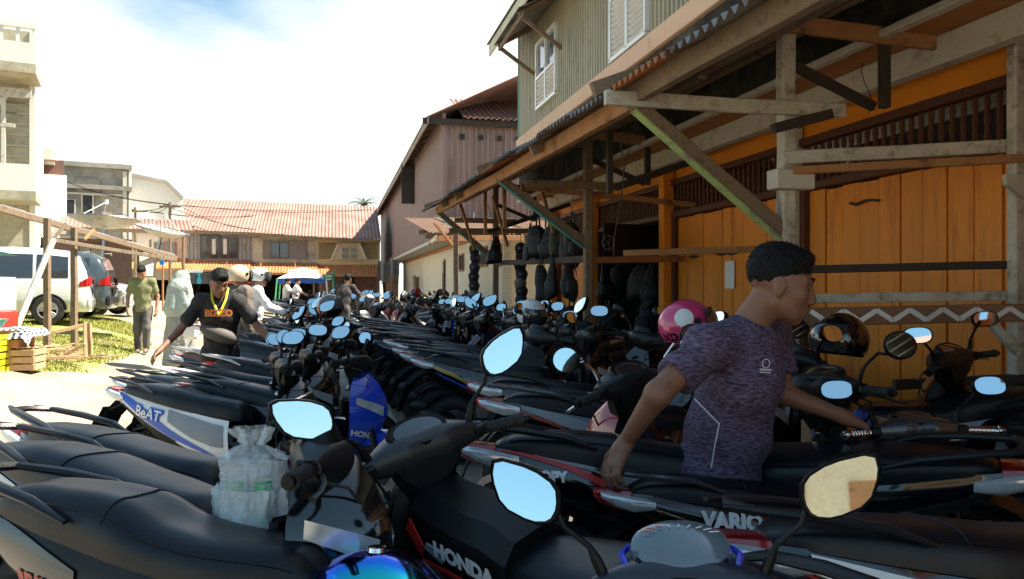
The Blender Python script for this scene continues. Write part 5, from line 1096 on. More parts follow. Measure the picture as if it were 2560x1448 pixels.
def hair_cap(root, c, M, sc, h=.005, thick=.014, front=.072, back=-.055, top=0., m=hairm, tuft=None):
    c = np.array(c); S_ = SDF(c - .17 * sc, c + .19 * sc, h); Mn = np.array(M.to_3x3()); T = lambda x, y, z: c + Mn @ (np.array((x, y, z)) * sc)
    S_.ell(T(-.015, 0, .043), np.array((.0955 + thick * .5, .0745 + thick * .4, .087 + thick + top)) * sc, .01, Mn)
    if tuft:
        for p, r in tuft: S_.ell(T(*p), np.array(r) * sc, .01 * sc, Mn)
    nrm = Mn @ np.array((front - back, 0, -.17)); nrm = -Mn @ np.array((-(front - back) / .19, 0, 1.)); S_.cut(T(.0, 0, (front + back) / 2), nrm)
    for sg in (-1, 1): S_.ell(T(.045, sg * .085, -.01), np.array((.050, .03, .055)) * sc, .012, Mn, 'sub')
    o = S_.obj('hair', m, root, .0022 * sc, 30, (1, 1, 1)); me = o.data; pl = me.polygons; rr = random.Random(4); vv, ff = [], []
    for _ in range(3000 if h < .005 else 700):
        q = pl[rr.randrange(len(pl))]; n_ = q.normal; c_ = q.center; lg = rr.uniform(.003, .008) * sc; t_ = Vector((rr.uniform(-1, 1), rr.uniform(-1, 1), rr.uniform(-1, 1))); sd_ = n_.cross(t_).normalized() * .0012 * sc; e_ = c_ + (n_ + t_ * .55).normalized() * lg; k = len(vv); vv += [c_ - sd_, c_ + sd_, e_]; ff.append((k, k + 1, k + 2))
    tag(link('hair_strands', mesh('hair_strands', vv, ff, m, 0), root), kind='stuff')
    return o

def torso(S_, pel, chest, neck, shl, shr, M, w=1., e=0., k=.05, belly=0.):
    """trunk from hips to collar; M turns local x (front) / y (left)"""
    Mn = np.array(M.to_3x3()); pel, chest, neck = (np.array(x, float) for x in (pel, chest, neck)); mid = (pel + chest) / 2
    S_.ell(pel, np.array((.105, .155, .12)) * w + e, k, Mn); S_.ell(mid + Mn @ np.array((belly * .3, 0, 0)), np.array((.105 + belly, .140, .15)) * w + e, k, Mn); S_.ell(chest, np.array((.118, .165, .155)) * w + e, k, Mn)
    top = chest * .35 + neck * .65; S_.cap(shl, top, .052 * w + e, .062 * w + e, k); S_.cap(shr, top, .052 * w + e, .062 * w + e, k)
def shirtfab(name, col, hl, stretch=(30, 30, 6)):
    m = mat(name, col, .8, var=.25, scale=9, bump=.25, bscale=260); return m

# ---- the man in the purple shirt
def heather():
    m = bpy.data.materials.new('shirt_purple_heather'); m.use_nodes = True; t = m.node_tree; b = t.nodes['Principled BSDF']; b.inputs['Roughness'].default_value = .85
    tcn = N(t, 'ShaderNodeTexCoord'); mpn = N(t, 'ShaderNodeMapping'); mpn.inputs['Scale'].default_value = (45, 45, 190); n1 = N(t, 'ShaderNodeTexNoise'); n1.inputs['Scale'].default_value = 1.; n1.inputs['Detail'].default_value = 4
    rr = N(t, 'ShaderNodeValToRGB'); rr.color_ramp.elements[0].position = .38; rr.color_ramp.elements[0].color = (.034, .020, .044, 1); rr.color_ramp.elements[1].position = .66; rr.color_ramp.elements[1].color = (.165, .115, .185, 1)
    t.links.new(tcn.outputs['Object'], mpn.inputs[0]); t.links.new(mpn.outputs[0], n1.inputs['Vector']); t.links.new(n1.outputs['Fac'], rr.inputs[0]); t.links.new(rr.outputs[0], b.inputs['Base Color'])
    bp = N(t, 'ShaderNodeBump'); bp.inputs['Strength'].default_value = .3; bp.inputs['Distance'].default_value = .003; t.links.new(n1.outputs['Fac'], bp.inputs['Height']); t.links.new(bp.outputs[0], b.inputs['Normal']); return m
mroot = Vector((.78, 2.82, 0)); man = thing('person', 'man in a heathered purple T shirt leaning over to move a scooter', 'person', mroot)
def mw(u, v, Y): return P(u, v, Y) - mroot
hc = mw(1950, 710, 2.70); nk = mw(1884, 790, 2.76); rs, ls = mw(1766, 866, 2.60), mw(1925, 832, 2.97); re_, le = mw(1645, 985, 2.46), mw(1958, 985, 2.86); Mgrip = Matrix.Translation(vr.location) @ Euler(vr.rotation_euler).to_matrix().to_4x4() @ Matrix.Scale(.86, 4) @ Matrix.Translation(PIV) @ Matrix.Rotation(R(80), 4, 'Z') @ Matrix.Translation(-PIV)
grip = Mgrip @ Vector((.375, .27, 1.0)) - mroot; gdir = (Mgrip.to_3x3() @ Vector((-.045, .145, 0))).normalized(); lw_ = grip + Vector((-.055, .02, .062)); Mv = Matrix.Translation(vr.location) @ Euler(vr.rotation_euler).to_matrix().to_4x4() @ Matrix.Scale(.86, 4); rail_ = Mv @ Vector((-.93, .0, .89)) - mroot; rw = rail_ + Vector((.055, -.01, .100))
pel, chest = mw(1785, 1175, 2.84), mw(1850, 950, 2.78)
Mh = Euler((0, R(14), R(-14))).to_matrix(); Mt = Euler((0, R(12), R(-12))).to_matrix()
S1 = SDF((-.62, -.75, -.02), (.55, .40, 1.72), .0065)
torso(S1, pel, chest, nk, ls, rs, Mt, .98)
S1.cap(nk - Vector((.03, 0, .06)), hc + Mh @ Vector((-.03, 0, -.06)), .068, .058, .03)
head(S1, hc, Mh, 1.10)
S1.cap(rs, re_, .052, .042, .03).ell(rs, (.066, .062, .064), .04).cap(re_, rw, .043, .027, .02).cap(ls, le, .05, .040, .03).cap(le, lw_, .041, .027, .02)
hip = .10; lh, rh = pel + Vector((.0, hip, -.05)), pel + Vector((0, -hip * .6, -.05)); lk, rk = Vector((.10, .12, .42)), Vector((.02, .0, .40)); la, ra = Vector((.05, .2, .07)), Vector((-.12, .06, .07))
for a, b, c in ((lh, lk, la), (rh, rk, ra)): S1.cap(a, b, .085, .06, .04).cap(b, c, .058, .038, .03).cap(c, c + Vector((.14, .0, -.03)), .04, .032, .02)
hand(S1, rw, (-.42, -.42, -.62), (-.62, -.30, .62), -1, 1.12, (.30, .75, .6), .95)
hand(S1, lw_, (.75, .1, -.30), (.35, -.1, .9), 1, 1.05, (.95, 1.2, .8), .7)
S1.obj('body', skA, man)
eyes(man, hc, Mh, 1.10)
hair_cap(man, hc, Mh, 1.10, .0045, .0065, .066, -.105, -.003, tuft=[((-.012, 0, .090), (.078, .056, .040)), ((.048, 0, .094), (.036, .046, .028)), ((-.062, 0, .06), (.044, .052, .055))])
S2 = SDF((-.62, -.75, .60), (.55, .40, 1.45), .0065)
torso(S2, pel - Vector((0.0, 0, .03)), chest, nk - Vector((0, 0, .015)), ls, rs, Mt, 1.06, .022, belly=.02)
for a, b, t in ((rs, re_, .70), (ls, le, .72)): S2.cap(a - Vector((0, 0, .012)), a + (b - a) * t, .060, .066, .05)
S2.cap(pel + Vector((.0, 0, -.05)), pel + Vector((0, 0, -.12)), .155, .16, .06)
S2.cap(nk + Vector((.03, 0, .09)), nk + Vector((.055, -.005, -.01)), .062, .050, .01, 'sub')
S2.cut(pel + Vector((0, 0, -.10)), (.12, 0, -1))
for a, b, t in ((rs, re_, .66), (ls, le, .70)):                  # sleeve hems
    p = np.array(a + (b - a) * t); n = np.array((b - a).normalized()); sl, X = S2.sub(p - .16, p + .16)
    if sl is not None: S2.d[sl] = np.where((((X[0] - p[0]) * n[0] + (X[1] - p[1]) * n[1] + (X[2] - p[2]) * n[2]) > 0) & (np.sqrt((X[0] - p[0] - .06 * n[0]) ** 2 + (X[1] - p[1] - .06 * n[1]) ** 2 + (X[2] - p[2] - .06 * n[2]) ** 2) < .13), np.maximum(S2.d[sl], ((X[0] - p[0]) * n[0] + (X[1] - p[1]) * n[1] + (X[2] - p[2]) * n[2])), S2.d[sl])
shirt = S2.obj('shirt', heather(), man, .009, 7.5, (1, 1, .6))
trous = SDF((-.45, -.4, .05), (.45, .45, .80), .011)
for a, b, c in ((lh, lk, la), (rh, rk, ra)): trous.cap(a, b, .10, .078, .04).cap(b, c, .076, .058, .03)
trous.ell(pel - Vector((0, 0, .03)), (.125, .17, .12), .05).obj('trousers', mat('trousers_khaki', (.30, .24, .17), .85), man, .006)
def proj(S_, root, pts, m, r, nm):
    """lay a line on the camera-facing side of the shirt"""
    me = shirt.data; co = np.zeros(len(me.vertices) * 3, np.float32); me.vertices.foreach_get('co', co); co = co.reshape(-1, 3) + np.array(mroot)
    uu = co[:, 0] / co[:, 1] * F + 1280; vv = HZ - (co[:, 2] - H) / co[:, 1] * F; out = []
    for u, v in pts:
        near = ((uu - u) ** 2 + (vv - v) ** 2) < 10 ** 2
        if not near.any(): continue
        Y = co[near][:, 1].min(); out.append(P(u, v, Y - .002) - mroot)
    if len(out) > 1: MB().tube(out, r, 5).obj(nm, m, root)
pipe = mat('piping_white', (.62, .58, .62), .5)
def lerps(pts, n=8): return [(pts[i][0] + (pts[i + 1][0] - pts[i][0]) * k / n, pts[i][1] + (pts[i + 1][1] - pts[i][1]) * k / n) for i in range(len(pts) - 1) for k in range(n)] + [pts[-1]]
proj(S2, man, lerps([(1737, 998), (1798, 1060), (1788, 1110), (1778, 1170)]), pipe, .0028, 'piping')
proj(S2, man, [(1915 + 9 * math.cos(a), 909 + 11 * math.sin(a)) for a in np.linspace(0, 6.283, 16)], pipe, .0016, 'badge'); proj(S2, man, lerps([(1900, 924), (1928, 925)], 4), pipe, .0035, 'badge'); proj(S2, man, lerps([(1899, 931), (1927, 932)], 4), pipe, .0025, 'badge')

# ---- a general standing / walking / sitting figure for the middle distance
def figure(label, loc, rz, sc=1., shirt_m=None, trou_m=None, skin_m=None, lean=0., turn=0., nod=0., arms=None, legs=None, hairk=True, h=.011, sleeve=.62, robe=None, hijab=None, helmet=None, pelz=.92, long_sleeve=False):
    root = thing('person', label, 'person', loc, rz); sk = skin_m or skB
    pel = Vector((0, 0, pelz)); ax = Vector((math.sin(lean), 0, math.cos(lean))); chest = pel + ax * .32; nk = pel + ax * .53; M = Euler((0, lean, 0)).to_matrix()
    shl, shr = nk + Vector((0, .165, -.06)), nk + Vector((0, -.165, -.06)); hc = nk + Vector((math.sin(lean + nod) * .13 + .02, 0, math.cos(lean + nod) * .135)); Mh = Euler((0, lean * .5 + nod, turn)).to_matrix()
    arms = arms or {}; la = arms.get('l', ((.0, .25, pelz + .18), (.08, .26, pelz - .06))); ra = arms.get('r', ((.0, -.25, pelz + .18), (.08, -.26, pelz - .06)))
    legs = legs or (((.06, .09, .47), (.0, .09, .07)), ((.02, -.09, .47), (-.08, -.09, .07)))
    lo_, hi_ = (-.75, -.75, -.03), (.95, .75, 1.95)
    S_ = SDF(lo_, hi_, h); torso(S_, pel, chest, nk, shl, shr, M, .93); S_.cap(nk - Vector((0, 0, .05)), hc + Mh @ Vector((-.02, 0, -.06)), .056, .05, .03); head(S_, hc, Mh, 1.03)
    for s_, (e, w_), sg in ((shl, la, 1), (shr, ra, -1)):
        e, w_ = Vector(e), Vector(w_); S_.cap(s_, e, .047, .038, .03).cap(e, w_, .038, .026, .02); f = (w_ - e).normalized(); hand(S_, w_, f, Vector((.2, sg * .8, .5)), sg, 1.05, (.35, .45, .3), .6)
    for (k_, a_), sg in zip(legs, (1, -1)):
        hp = pel + Vector((0, sg * .09, -.04)); k_, a_ = Vector(k_), Vector(a_); S_.cap(hp, k_, .08, .056, .04).cap(k_, a_, .055, .037, .03).cap(a_, a_ + Vector((.14, 0, -.035)), .038, .03, .02)
    S_.obj('body', sk, root)
    if robe:
        G = SDF(lo_, hi_, h + .002); torso(G, pel, chest, nk, shl, shr, M, .98, .03)
        for s_, (e, w_) in ((shl, la), (shr, ra)): e, w_ = Vector(e), Vector(w_); G.cap(s_, e, .07, .065, .05).cap(e, e + (w_ - e) * .85, .062, .06, .03)
        G.cap(pel, pel + Vector((0, 0, -.35)), .18, .21, .08).cap(pel + Vector((0, 0, -.3)), Vector((.0, 0, .16)), .2, .25, .08); G.cut((0, 0, .10), (0, 0, -1)); G.obj('robe', robe, root, .024, 8.5, (1, 1, .16))
    else:
        G = SDF(lo_, hi_, h); torso(G, pel - Vector((0, 0, .05)), chest, nk - Vector((0, 0, .01)), shl, shr, M, .97, .022)
        for s_, (e, w_) in ((shl, la), (shr, ra)):
            e, w_ = Vector(e), Vector(w_)
            if long_sleeve: G.cap(s_, e, .058, .055, .05).cap(e, e + (w_ - e) * .92, .053, .045, .03)
            else: G.cap(s_, s_ + (e - s_) * sleeve, .056, .062, .04)
        G.cap(nk + Vector((.03, 0, .09)), nk + Vector((.04, 0, .0)), .062, .048, .01, 'sub'); G.cut(pel + Vector((0, 0, -.11)), (0, 0, -1)); G.obj('shirt', shirt_m, root, .011, 7.5, (1, 1, .6))
        T_ = SDF((-.6, -.45, .0), (.8, .45, pelz + .2), h); T_.ell(pel - Vector((0, 0, .05)), (.095, .135, .10), .05)
        for (k_, a_), sg in zip(legs, (1, -1)):
            hp = pel + Vector((0, sg * .09, -.04)); k_, a_ = Vector(k_), Vector(a_); T_.cap(hp, k_, .086, .074, .04).cap(k_, k_ + (a_ - k_) * .93, .072, .058, .03)
        T_.obj('trousers', trou_m, root, .010, 8, (1, 1, .5))
        for (k_, a_), sg in zip(legs, (1, -1)):
            a_ = Vector(a_); MB().ell((a_.x + .055, a_.y, max(a_.z - .05, .018)), (.13, .048, .022), 14, 6).obj('sandal', woodd, root)
    if hijab:
        J = SDF((-.4, -.45, pelz - .3), (.45, .45, 1.95), h); Mn = np.array(Mh); J.ell(np.array(hc) + Mn @ np.array((-.012, 0, .02)), (.125, .105, .135), .03, Mn); J.cap(hc - Vector((.03, 0, .08)), nk - Vector((.02, 0, .02)), .11, .15, .05); J.cap(nk - Vector((.02, 0, .05)), nk - Vector((.03, 0, .34)), .19, .235, .08); J.cap(nk + Vector((0, .12, -.1)), nk + Vector((0, .2, -.3)), .12, .14, .05); J.cap(nk + Vector((0, -.12, -.1)), nk + Vector((0, -.2, -.3)), .12, .14, .05)
        J.ell(np.array(hc) + Mn @ np.array((.115, 0, -.02)), (.06, .058, .085), .01, Mn, 'sub'); J.cut(nk - Vector((0, 0, .46)), (.1, 0, -1)); J.obj('hijab', hijab, root, .014, 6, (1, 1, .2))
    elif helmet is None and hairk: hair_cap(root, hc, Mh, 1.03, .006, .008, .058, -.07, .004, tuft=[((.045, .0, .10), (.052, .058, .030)), ((-.03, .02, .11), (.05, .05, .025)), ((.075, -.02, .085), (.025, .04, .02))])
    eyes(root, hc, Mh, 1.03)
    return root, hc, Mh
def helmet_obj(name, label, loc, rot, col, visor=True, vm=None, group=None, sc=1., stripe=None):
    """open-face helmet: shell with a cut face opening, rim, lining, visor, strap"""
    root = thing(name, label, 'helmet', loc, 0, group); root.rotation_euler = rot
    def shell(r, k=1.):
        g = MB(); nu, nv = 40, 18; v, f = [], []
        for j in range(nv + 1):
            for i in range(nu):
                th = 2 * math.pi * i / nu; c = math.cos(th); low = -.42 if c < .35 else ip(c, (.35, .75, 1), (-.42, .12, .22)); el = math.pi / 2 - (math.pi / 2 - low * 1.5) * j / nv
                v.append((r * math.cos(el) * math.cos(th) * 1.10, r * math.cos(el) * math.sin(th) * .95, r * math.sin(el)))
        for j in range(nv):
            for i in range(nu): a = j * nu + i; b_ = j * nu + (i + 1) % nu; f.append((a, a + nu, b_ + nu, b_))
        return g.add([(p[0] * sc, p[1] * sc, p[2] * sc) for p in v], f)
    sh_ = shell(.13).obj('shell', col, root, smooth=60); shell(.118).obj('lining', mat('lining', (.02, .02, .02), .9), root, smooth=60)
    rim = []
    for i in range(41):
        th = 2 * math.pi * i / 40; c = math.cos(th); low = -.42 if c < .35 else ip(c, (.35, .75, 1), (-.42, .12, .22)); el = low * 1.5; rim.append((.126 * math.cos(el) * c * 1.1 * sc, .126 * math.cos(el) * math.sin(th) * .95 * sc, .126 * math.sin(el) * sc))
    MB().tube(rim, .007 * sc, 6).obj('rim', blk, root)
    if visor: MB().grid(lambda s, t: (.148 * math.cos(R(-62 + 124 * s)) * math.cos(R(30 - 58 * t)) * 1.10 * sc, .148 * math.sin(R(-62 + 124 * s)) * math.cos(R(30 - 58 * t)) * .95 * sc, .145 * math.sin(R(30 - 58 * t)) * sc), 20, 10).obj('visor', vm or mat('visor_smoke', (.035, .038, .042), .08, coat=1., spec=.8), root, smooth=60)
    for sg in (-1, 1): MB().lathe([(.001, .008), (.018, .006), (.02, 0)], 12, Matrix.Translation((.03 * sc, sg * .124 * sc, .02 * sc)) @ Matrix.Rotation(R(-90 * sg), 4, 'X')).obj('visor_pivot', blk, root)
    if stripe: MB().grid(lambda s, t: (.1325 * sc * math.cos(R(60 + 110 * s)) * 1.1, (.03 * t - .015) * sc, .1325 * sc * math.sin(R(60 + 110 * s))), 14, 3).obj('stripe', stripe, root, smooth=60)
    return root
def worn(person, hc, Mh, label, col, **k):
    """a worn helmet is a thing of its own, set on the wearer's head"""
    M = Matrix.Translation(person.location) @ Euler(person.rotation_euler).to_matrix().to_4x4() @ Matrix.Translation(hc) @ Mh.to_4x4() @ Matrix.Translation((-.01, 0, .03)); return helmet_obj('helmet', label, M.translation, M.to_euler(), col, sc=1.08, **k)
olive = mat('shirt_olive', (.20, .21, .10), .85, var=.1, bump=.2, bscale=220); trg = mat('trousers_grey', (.10, .095, .085), .85, bump=.2, bscale=200); tblk = mat('tshirt_black', (.018, .017, .018), .8, bump=.25, bscale=220); jw = mat('jacket_white', (.74, .74, .76), .7, bump=.2, bscale=120); brn = mat('robe_brown', (.15, .12, .10), .85, bump=.2, bscale=160); hjw = mat('hijab_pale', (.36, .41, .36), .8, bump=.2, bscale=160); rob2 = mat('robe_pale', (.30, .30, .27), .85, var=.25, scale=14, stretch=(4, 4, .3))
def stand(u, v, Y): p = P(u, v, Y); bb = p.dot(sN); aa = p.dot(sS); return Vector((p.x, p.y, gz(bb, aa) - .02))
figure('man in an olive T shirt walking with his head bowed', stand(357, 880, 14.6), R(-75), 1, olive, trg, skB, lean=.05, nod=.55, arms=dict(l=((-.03, .26, 1.10), (.05, .25, .86)), r=((.02, -.26, 1.10), (.12, -.24, .87))), legs=(((.14, .09, .50), (.10, .08, .10)), ((.0, -.09, .48), (-.10, -.10, .07))))
wm, hc_, Mh_ = figure('woman in a pale hijab and long pale robe walking away', stand(448, 880, 12.8), R(55), .93, None, None, skB, lean=.04, nod=.1, arms=dict(l=((.02, .28, 1.08), (.16, .22, .88)), r=((.02, -.28, 1.08), (.16, -.22, .88))), robe=rob2, hijab=hjw, hairk=False, pelz=.86)
MB().box((0, 0, .13), (.24, .12, .26), None, .04).top('shopping_bag', mat('bag_white', (.75, .75, .72), .5), 'white shopping bag in the hand of the woman in the hijab', 'bag').location = stand(478, 850, 12.5) + Vector((0, 0, .55))
bm, bhc, bMh = figure('man in a black T shirt with a yellow lanyard pulling a scooter', Vector((-2.86, 7.45, -.05)), R(-72), 1, tblk, mat('trousers_black', (.02, .02, .022), .85), skA, lean=.18, nod=.35, turn=.35, arms=dict(r=((.14, -.36, 1.02), (.34, -.50, .86)), l=((.14, .36, 1.04), (.30, .52, .88))), h=.009, pelz=.84)
lan = mat('lanyard_yellow', (.75, .62, .02), .5)
MB().tube([(.08, .075, 1.43), (.20, .06, 1.32), (.245, .0, 1.17)], .011, 6, flat=.4).obj('lanyard', lan, bm); MB().tube([(.08, -.075, 1.43), (.20, -.06, 1.32), (.245, .0, 1.17)], .011, 6, flat=.4).obj('lanyard', lan, bm)
lettering('BIZZO', mat('print_orange', (.80, .22, .03), .6), bm, lambda x, y: Vector((.262 - .7 * x * x, -x * -1.0 + .0, 1.19 + y)), .085, 0, .004, 'shirt_print')
sb = MB().loft([[Vector((.16 + .085 * math.cos(a) * k_ - .0, y, 1.03 - .32 * y + .075 * k_ * math.sin(a))) for a in np.linspace(0, 6.283, 12, endpoint=False)] for y, k_ in ((-.17, .3), (-.12, .85), (0, 1.1), (.12, .9), (.18, .4))]); sb.top('sling_bag', mat('bag_brown_grey', (.10, .085, .075), .7), 'dark sling bag across the chest of the man in the black T shirt', 'bag').matrix_world = Matrix.Translation(bm.location) @ Matrix.Rotation(R(-72), 4, 'Z') @ Matrix.Translation((.13, 0, .88))
wr, whc, wMh = figure('rider in a white jacket and grey trousers on a motorbike', Vector((-3.95, 11.6, .02)), R(20), 1, jw, mat('trousers_taupe', (.16, .135, .115), .85), skB, lean=.12, pelz=.84, long_sleeve=True, helmet=1, arms=dict(l=((.22, .26, 1.06), (.45, .30, .98)), r=((.22, -.26, 1.06), (.45, -.30, .98))), legs=(((.38, .17, .66), (.22, .19, .28)), ((.38, -.17, .66), (.22, -.19, .28))))
worn(wr, whc, wMh, 'white helmet with red flashes on the rider in the white jacket', white_, stripe=stripe_red)
bike('black motorbike ridden by the man in the white jacket', Vector((-3.82, 11.65, 0)), 20, 'cub', 'flat', 'round', 0, 0, None, body=gblk)
br, brh, brM = figure('person in a long brown robe standing behind the man in black', stand(590, 860, 9.6), R(50), .95, None, None, skB, lean=.05, robe=brn, helmet=1, hairk=False, pelz=.86)
worn(br, brh, brM, 'cream helmet worn with the long brown robe', mat('helmet_cream', (.66, .50, .34), .2, coat=.6))
dm, *_ = figure('man in a dark shirt bending over bikes far down the street', ST(.15, 17.6), R(75), 1, mat('shirt_brown_black', (.05, .04, .035), .85), trg, skC, lean=.30, nod=.2, arms=dict(r=((.25, -.35, 1.12), (.42, -.42, .98)), l=((.25, .3, 1.12), (.45, .3, 1.0))), h=.013)
for k, (dx, lb, c) in enumerate(((0, 'far rider in a white shirt on the pale scooter by the gazebo', jw), (-.38, 'passenger in white behind the far rider by the gazebo', mat('shirt_offwhite', (.62, .62, .60), .8)))):
    figure(lb, P(738, 715, 30) * Vector((1, 1, 0)) + Vector((dx, 0, .06)), R(8), 1, c, trg, skB, lean=.1, pelz=.84, h=.02, arms=dict(l=((.22, .24, 1.08), (.42, .26, 1.0)), r=((.22, -.24, 1.08), (.42, -.26, 1.0))), legs=(((.36, .16, .66), (.22, .18, .30)), ((.36, -.16, .66), (.22, -.18, .30))))
bike('pale scooter carrying two riders past the gazebo', P(738, 715, 30) * Vector((1, 1, 0)) + Vector((.12, 0, 0)), 8, 'scooter', 'flat', 'oval', 0, 0, None, body=silver_)

# ================================================================== parked cars
def car(label, loc, rz, col, L_=4.2, Wd=.83, Hh=1.70, suv=False, spare=False):
    o = thing('parked_car', label, 'car', loc, rz, 'cars parked on the grass'); h = L_ / 2; k = Hh / 1.7
    XS = np.array([-1, -.985, -.96, -.90, -.8, -.6, -.3, 0, .2, .38, .50, .56, .70, .85, .95, .99, 1.]) * h
    ROOF = np.array([.72, .98, 1.22, 1.52, 1.64, 1.70, 1.72, 1.70, 1.64, 1.42, 1.16, 1.05, 1.00, .92, .80, .66, .50]) * k
    HW = np.array([.74, .86, .92, .96, .98, 1., 1., 1., 1., 1., .99, .98, .96, .91, .84, .76, .68]) * Wd
    def sec(x):
        zr, w_ = ip(x, XS, ROOF), ip(x, XS, HW); b = min(zr - .01, ip(x, (-h, h * .5, h), (1.0, .98, .75)) * k); tw = .80 + .20 * max(0, 1 - (zr - b) / .7)
        pts = [(w_ * .86, .26), (w_ * .97, .34), (w_ * 1.0, .55), (w_ * 1.0, min(.8, b * .85)), (w_ * .975, b), (w_ * (.6 * .975 + .4 * tw), b + (zr - b) * .55), (w_ * tw, b + (zr - b) * .88), (w_ * (tw - .10), zr - .005 * k), (w_ * .45, zr + .012)]
        return pts + [(-y, z) for y, z in pts[::-1]], b, zr, w_, tw
    rings = []
    for x in np.unique(np.concatenate([XS, np.linspace(-h * .97, h * .97, 40)])): rings.append([Vector((x, y, z)) for y, z in sec(x)[0]])
    MB().loft(rings).obj('body', col, o, smooth=45)
    def gl(x0, x1, sg, t0=.06, t1=.80):
        def fn(s, t):
            x = x0 + (x1 - x0) * s; p, b, zr, w_, tw = sec(x); q = t0 + (t1 - t0) * t; zz = b + (zr - b) * q; y = ip(zz, [a[1] for a in p[3:8]], [a[0] for a in p[3:8]]); return Vector((x, sg * (y + .006), zz))
        return MB().grid(fn, 10, 5)
    for sg in (-1, 1):
        for x0, x1 in ((-.80, -.52), (-.49, -.10), (-.07, .33)): gl(x0 * h, x1 * h, sg).obj('side_window', glassd, o)
        MB().box((.36 * h, sg * (Wd + .07), 1.03 * k), (.1, .16, .12), None, .03).obj('door_mirror', col, o)
        for x0 in (-.25, .17): MB().box((x0 * h, sg * (Wd + .012), .90 * k), (.16, .03, .03), None, .008).obj('door_handle', chrome if suv else col, o)
        for x0 in (-.50, -.085, .36): MB().tube([(x0 * h, sg * (Wd + .001), .36), (x0 * h, sg * (Wd + .002), .8), (x0 * h, sg * (Wd * .975 + .002), .97 * k)], .004, 4).obj('door_gap', blk, o)
        tl = MB().grid(lambda s, t: Vector((-h * (1.0 - .10 * s) - .012 * (1 - s), sg * (ip(-h * (1 - .10 * s), XS, HW) + .008), (.86 - .02 * s + .22 * t * (1 - .55 * s)) * k)), 8, 4); tl.obj('tail_lamp', redlens, o)
        MB().grid(lambda s, t: Vector((-h * 1.003 - .006, sg * (Wd * .74 - .17 * s), (.84 + .22 * t) * k)), 4, 4).obj('tail_lamp', redlens, o)
        MB().box((h * .93, sg * Wd * .72, .74 * k), (.2, .28, .14), None, .04).obj('headlamp', clearlens, o)
        for x0 in (-.62, .64):
            w0 = thing('wheel', None, None); w0.parent = o; w0.location = (x0 * h, sg * (Wd - .09), .31); M = Matrix.Rotation(R(90), 4, 'X')
            MB().lathe([(.19, .10), (.24, .105), (.29, .10), (.31, .07), (.31, -.07), (.29, -.10), (.24, -.105), (.19, -.10)], 32, M, caps=False).obj('tyre', rubber, w0)
            rm = MB().lathe([(.001, .03), (.185, .03), (.185, -.03), (.001, -.03)], 28, M)
            rm.obj('rim_back', blk, w0); sp = MB().lathe([(.165, .106), (.195, .108), (.2, .09), (.165, .09), (.165, .106)], 28, M, caps=False).lathe([(.165, -.106), (.195, -.108), (.2, -.09), (.165, -.09), (.165, -.106)], 28, M, caps=False)
            for q in range(10):
                a = 2 * math.pi * (q // 2) / 5 + (.16 if q % 2 else -.16)
                for yy in (.095, -.095): sp.beam((.03 * math.cos(a), yy, .03 * math.sin(a)), (.175 * math.cos(a + .06), yy, .175 * math.sin(a + .06)), .02, .03, .004, up=(0, 1, 0))
            sp.obj('rim', silver_, w0)
            ar = MB().grid(lambda s, t: Vector((x0 * h + (.30 + .06 * t) * math.cos(math.pi * s), sg * (Wd + .005), .31 + (.30 + .06 * t) * math.sin(math.pi * s))), 20, 2); ar.obj('wheel_arch', blk, o)
    def rg(s, t):
        z = (1.08 + .44 * t) * k; x = float(np.interp(z, ROOF[:5], XS[:5])); return Vector((x - .012, (2 * s - 1) * Wd * (.80 - .10 * t), z))
    MB().grid(rg, 8, 6).obj('rear_window', glassb, o)
    MB().grid(lambda s, t: Vector((h * (.36 + .15 * (1 - t)) + .012, (2 * s - 1) * Wd * (.84 - .10 * t), (1.10 + .40 * t) * k)), 8, 5).obj('windscreen', glassd, o)
    MB().box((-h * .985, 0, .46), (.12, Wd * 1.82, .24), None, .05).obj('rear_bumper', col if not suv else gray, o); MB().box((h * .98, 0, .45), (.12, Wd * 1.7, .26), None, .05).obj('front_bumper', col, o)
    MB().box((-h * 1.012, 0, .86 * k), (.03, .9, .06), None, .01).obj('tailgate_trim', chrome, o); MB().box((-h * 1.008, 0, .70), (.02, .43, .13)).obj('number_plate', plate, o)
    MB().tube([(-h * .93, -.5, 1.63 * k), (-h * .97, 0, 1.66 * k), (-h * .93, .5, 1.63 * k)], .03, 8, flat=.4).obj('spoiler', col, o)
    if spare: MB().lathe([(.1, -.1), (.3, -.1), (.34, -.05), (.34, .05), (.3, .1), (.001, .1)], 24, Matrix.Translation((-h - .1, 0, .95)) @ Matrix.Rotation(R(90), 4, 'Y')).obj('spare_wheel', blk, o)
    return o
def gnd(x, y): v = Vector((x, y, 0)); return gz(v.dot(sN), v.dot(sS)) - .03
def carat(x, y): return (x, y, gnd(x, y))
wcar = paint('car_white', (.74, .74, .71)); gcar = paint('car_slate', (.055, .075, .085), .2); scar = paint('car_silver', (.56, .57, .57), .25, metal=.3)
car('white people carrier seen from its rear corner on the grass', carat(-11.45, 16.4), R(206), wcar, Hh=1.64)
car('dark slate grey people carrier parked just behind the white one', carat(-12.2, 18.8), R(199), gcar, suv=True)
car('pale silver car with its bonnet to the right, farthest of the three cars', carat(-12.8, 21.4), R(6), scar, Hh=1.55)

# ================================================================== left foreground clutter
def pxg(u, v, Y): p = P(u, v, Y); return p
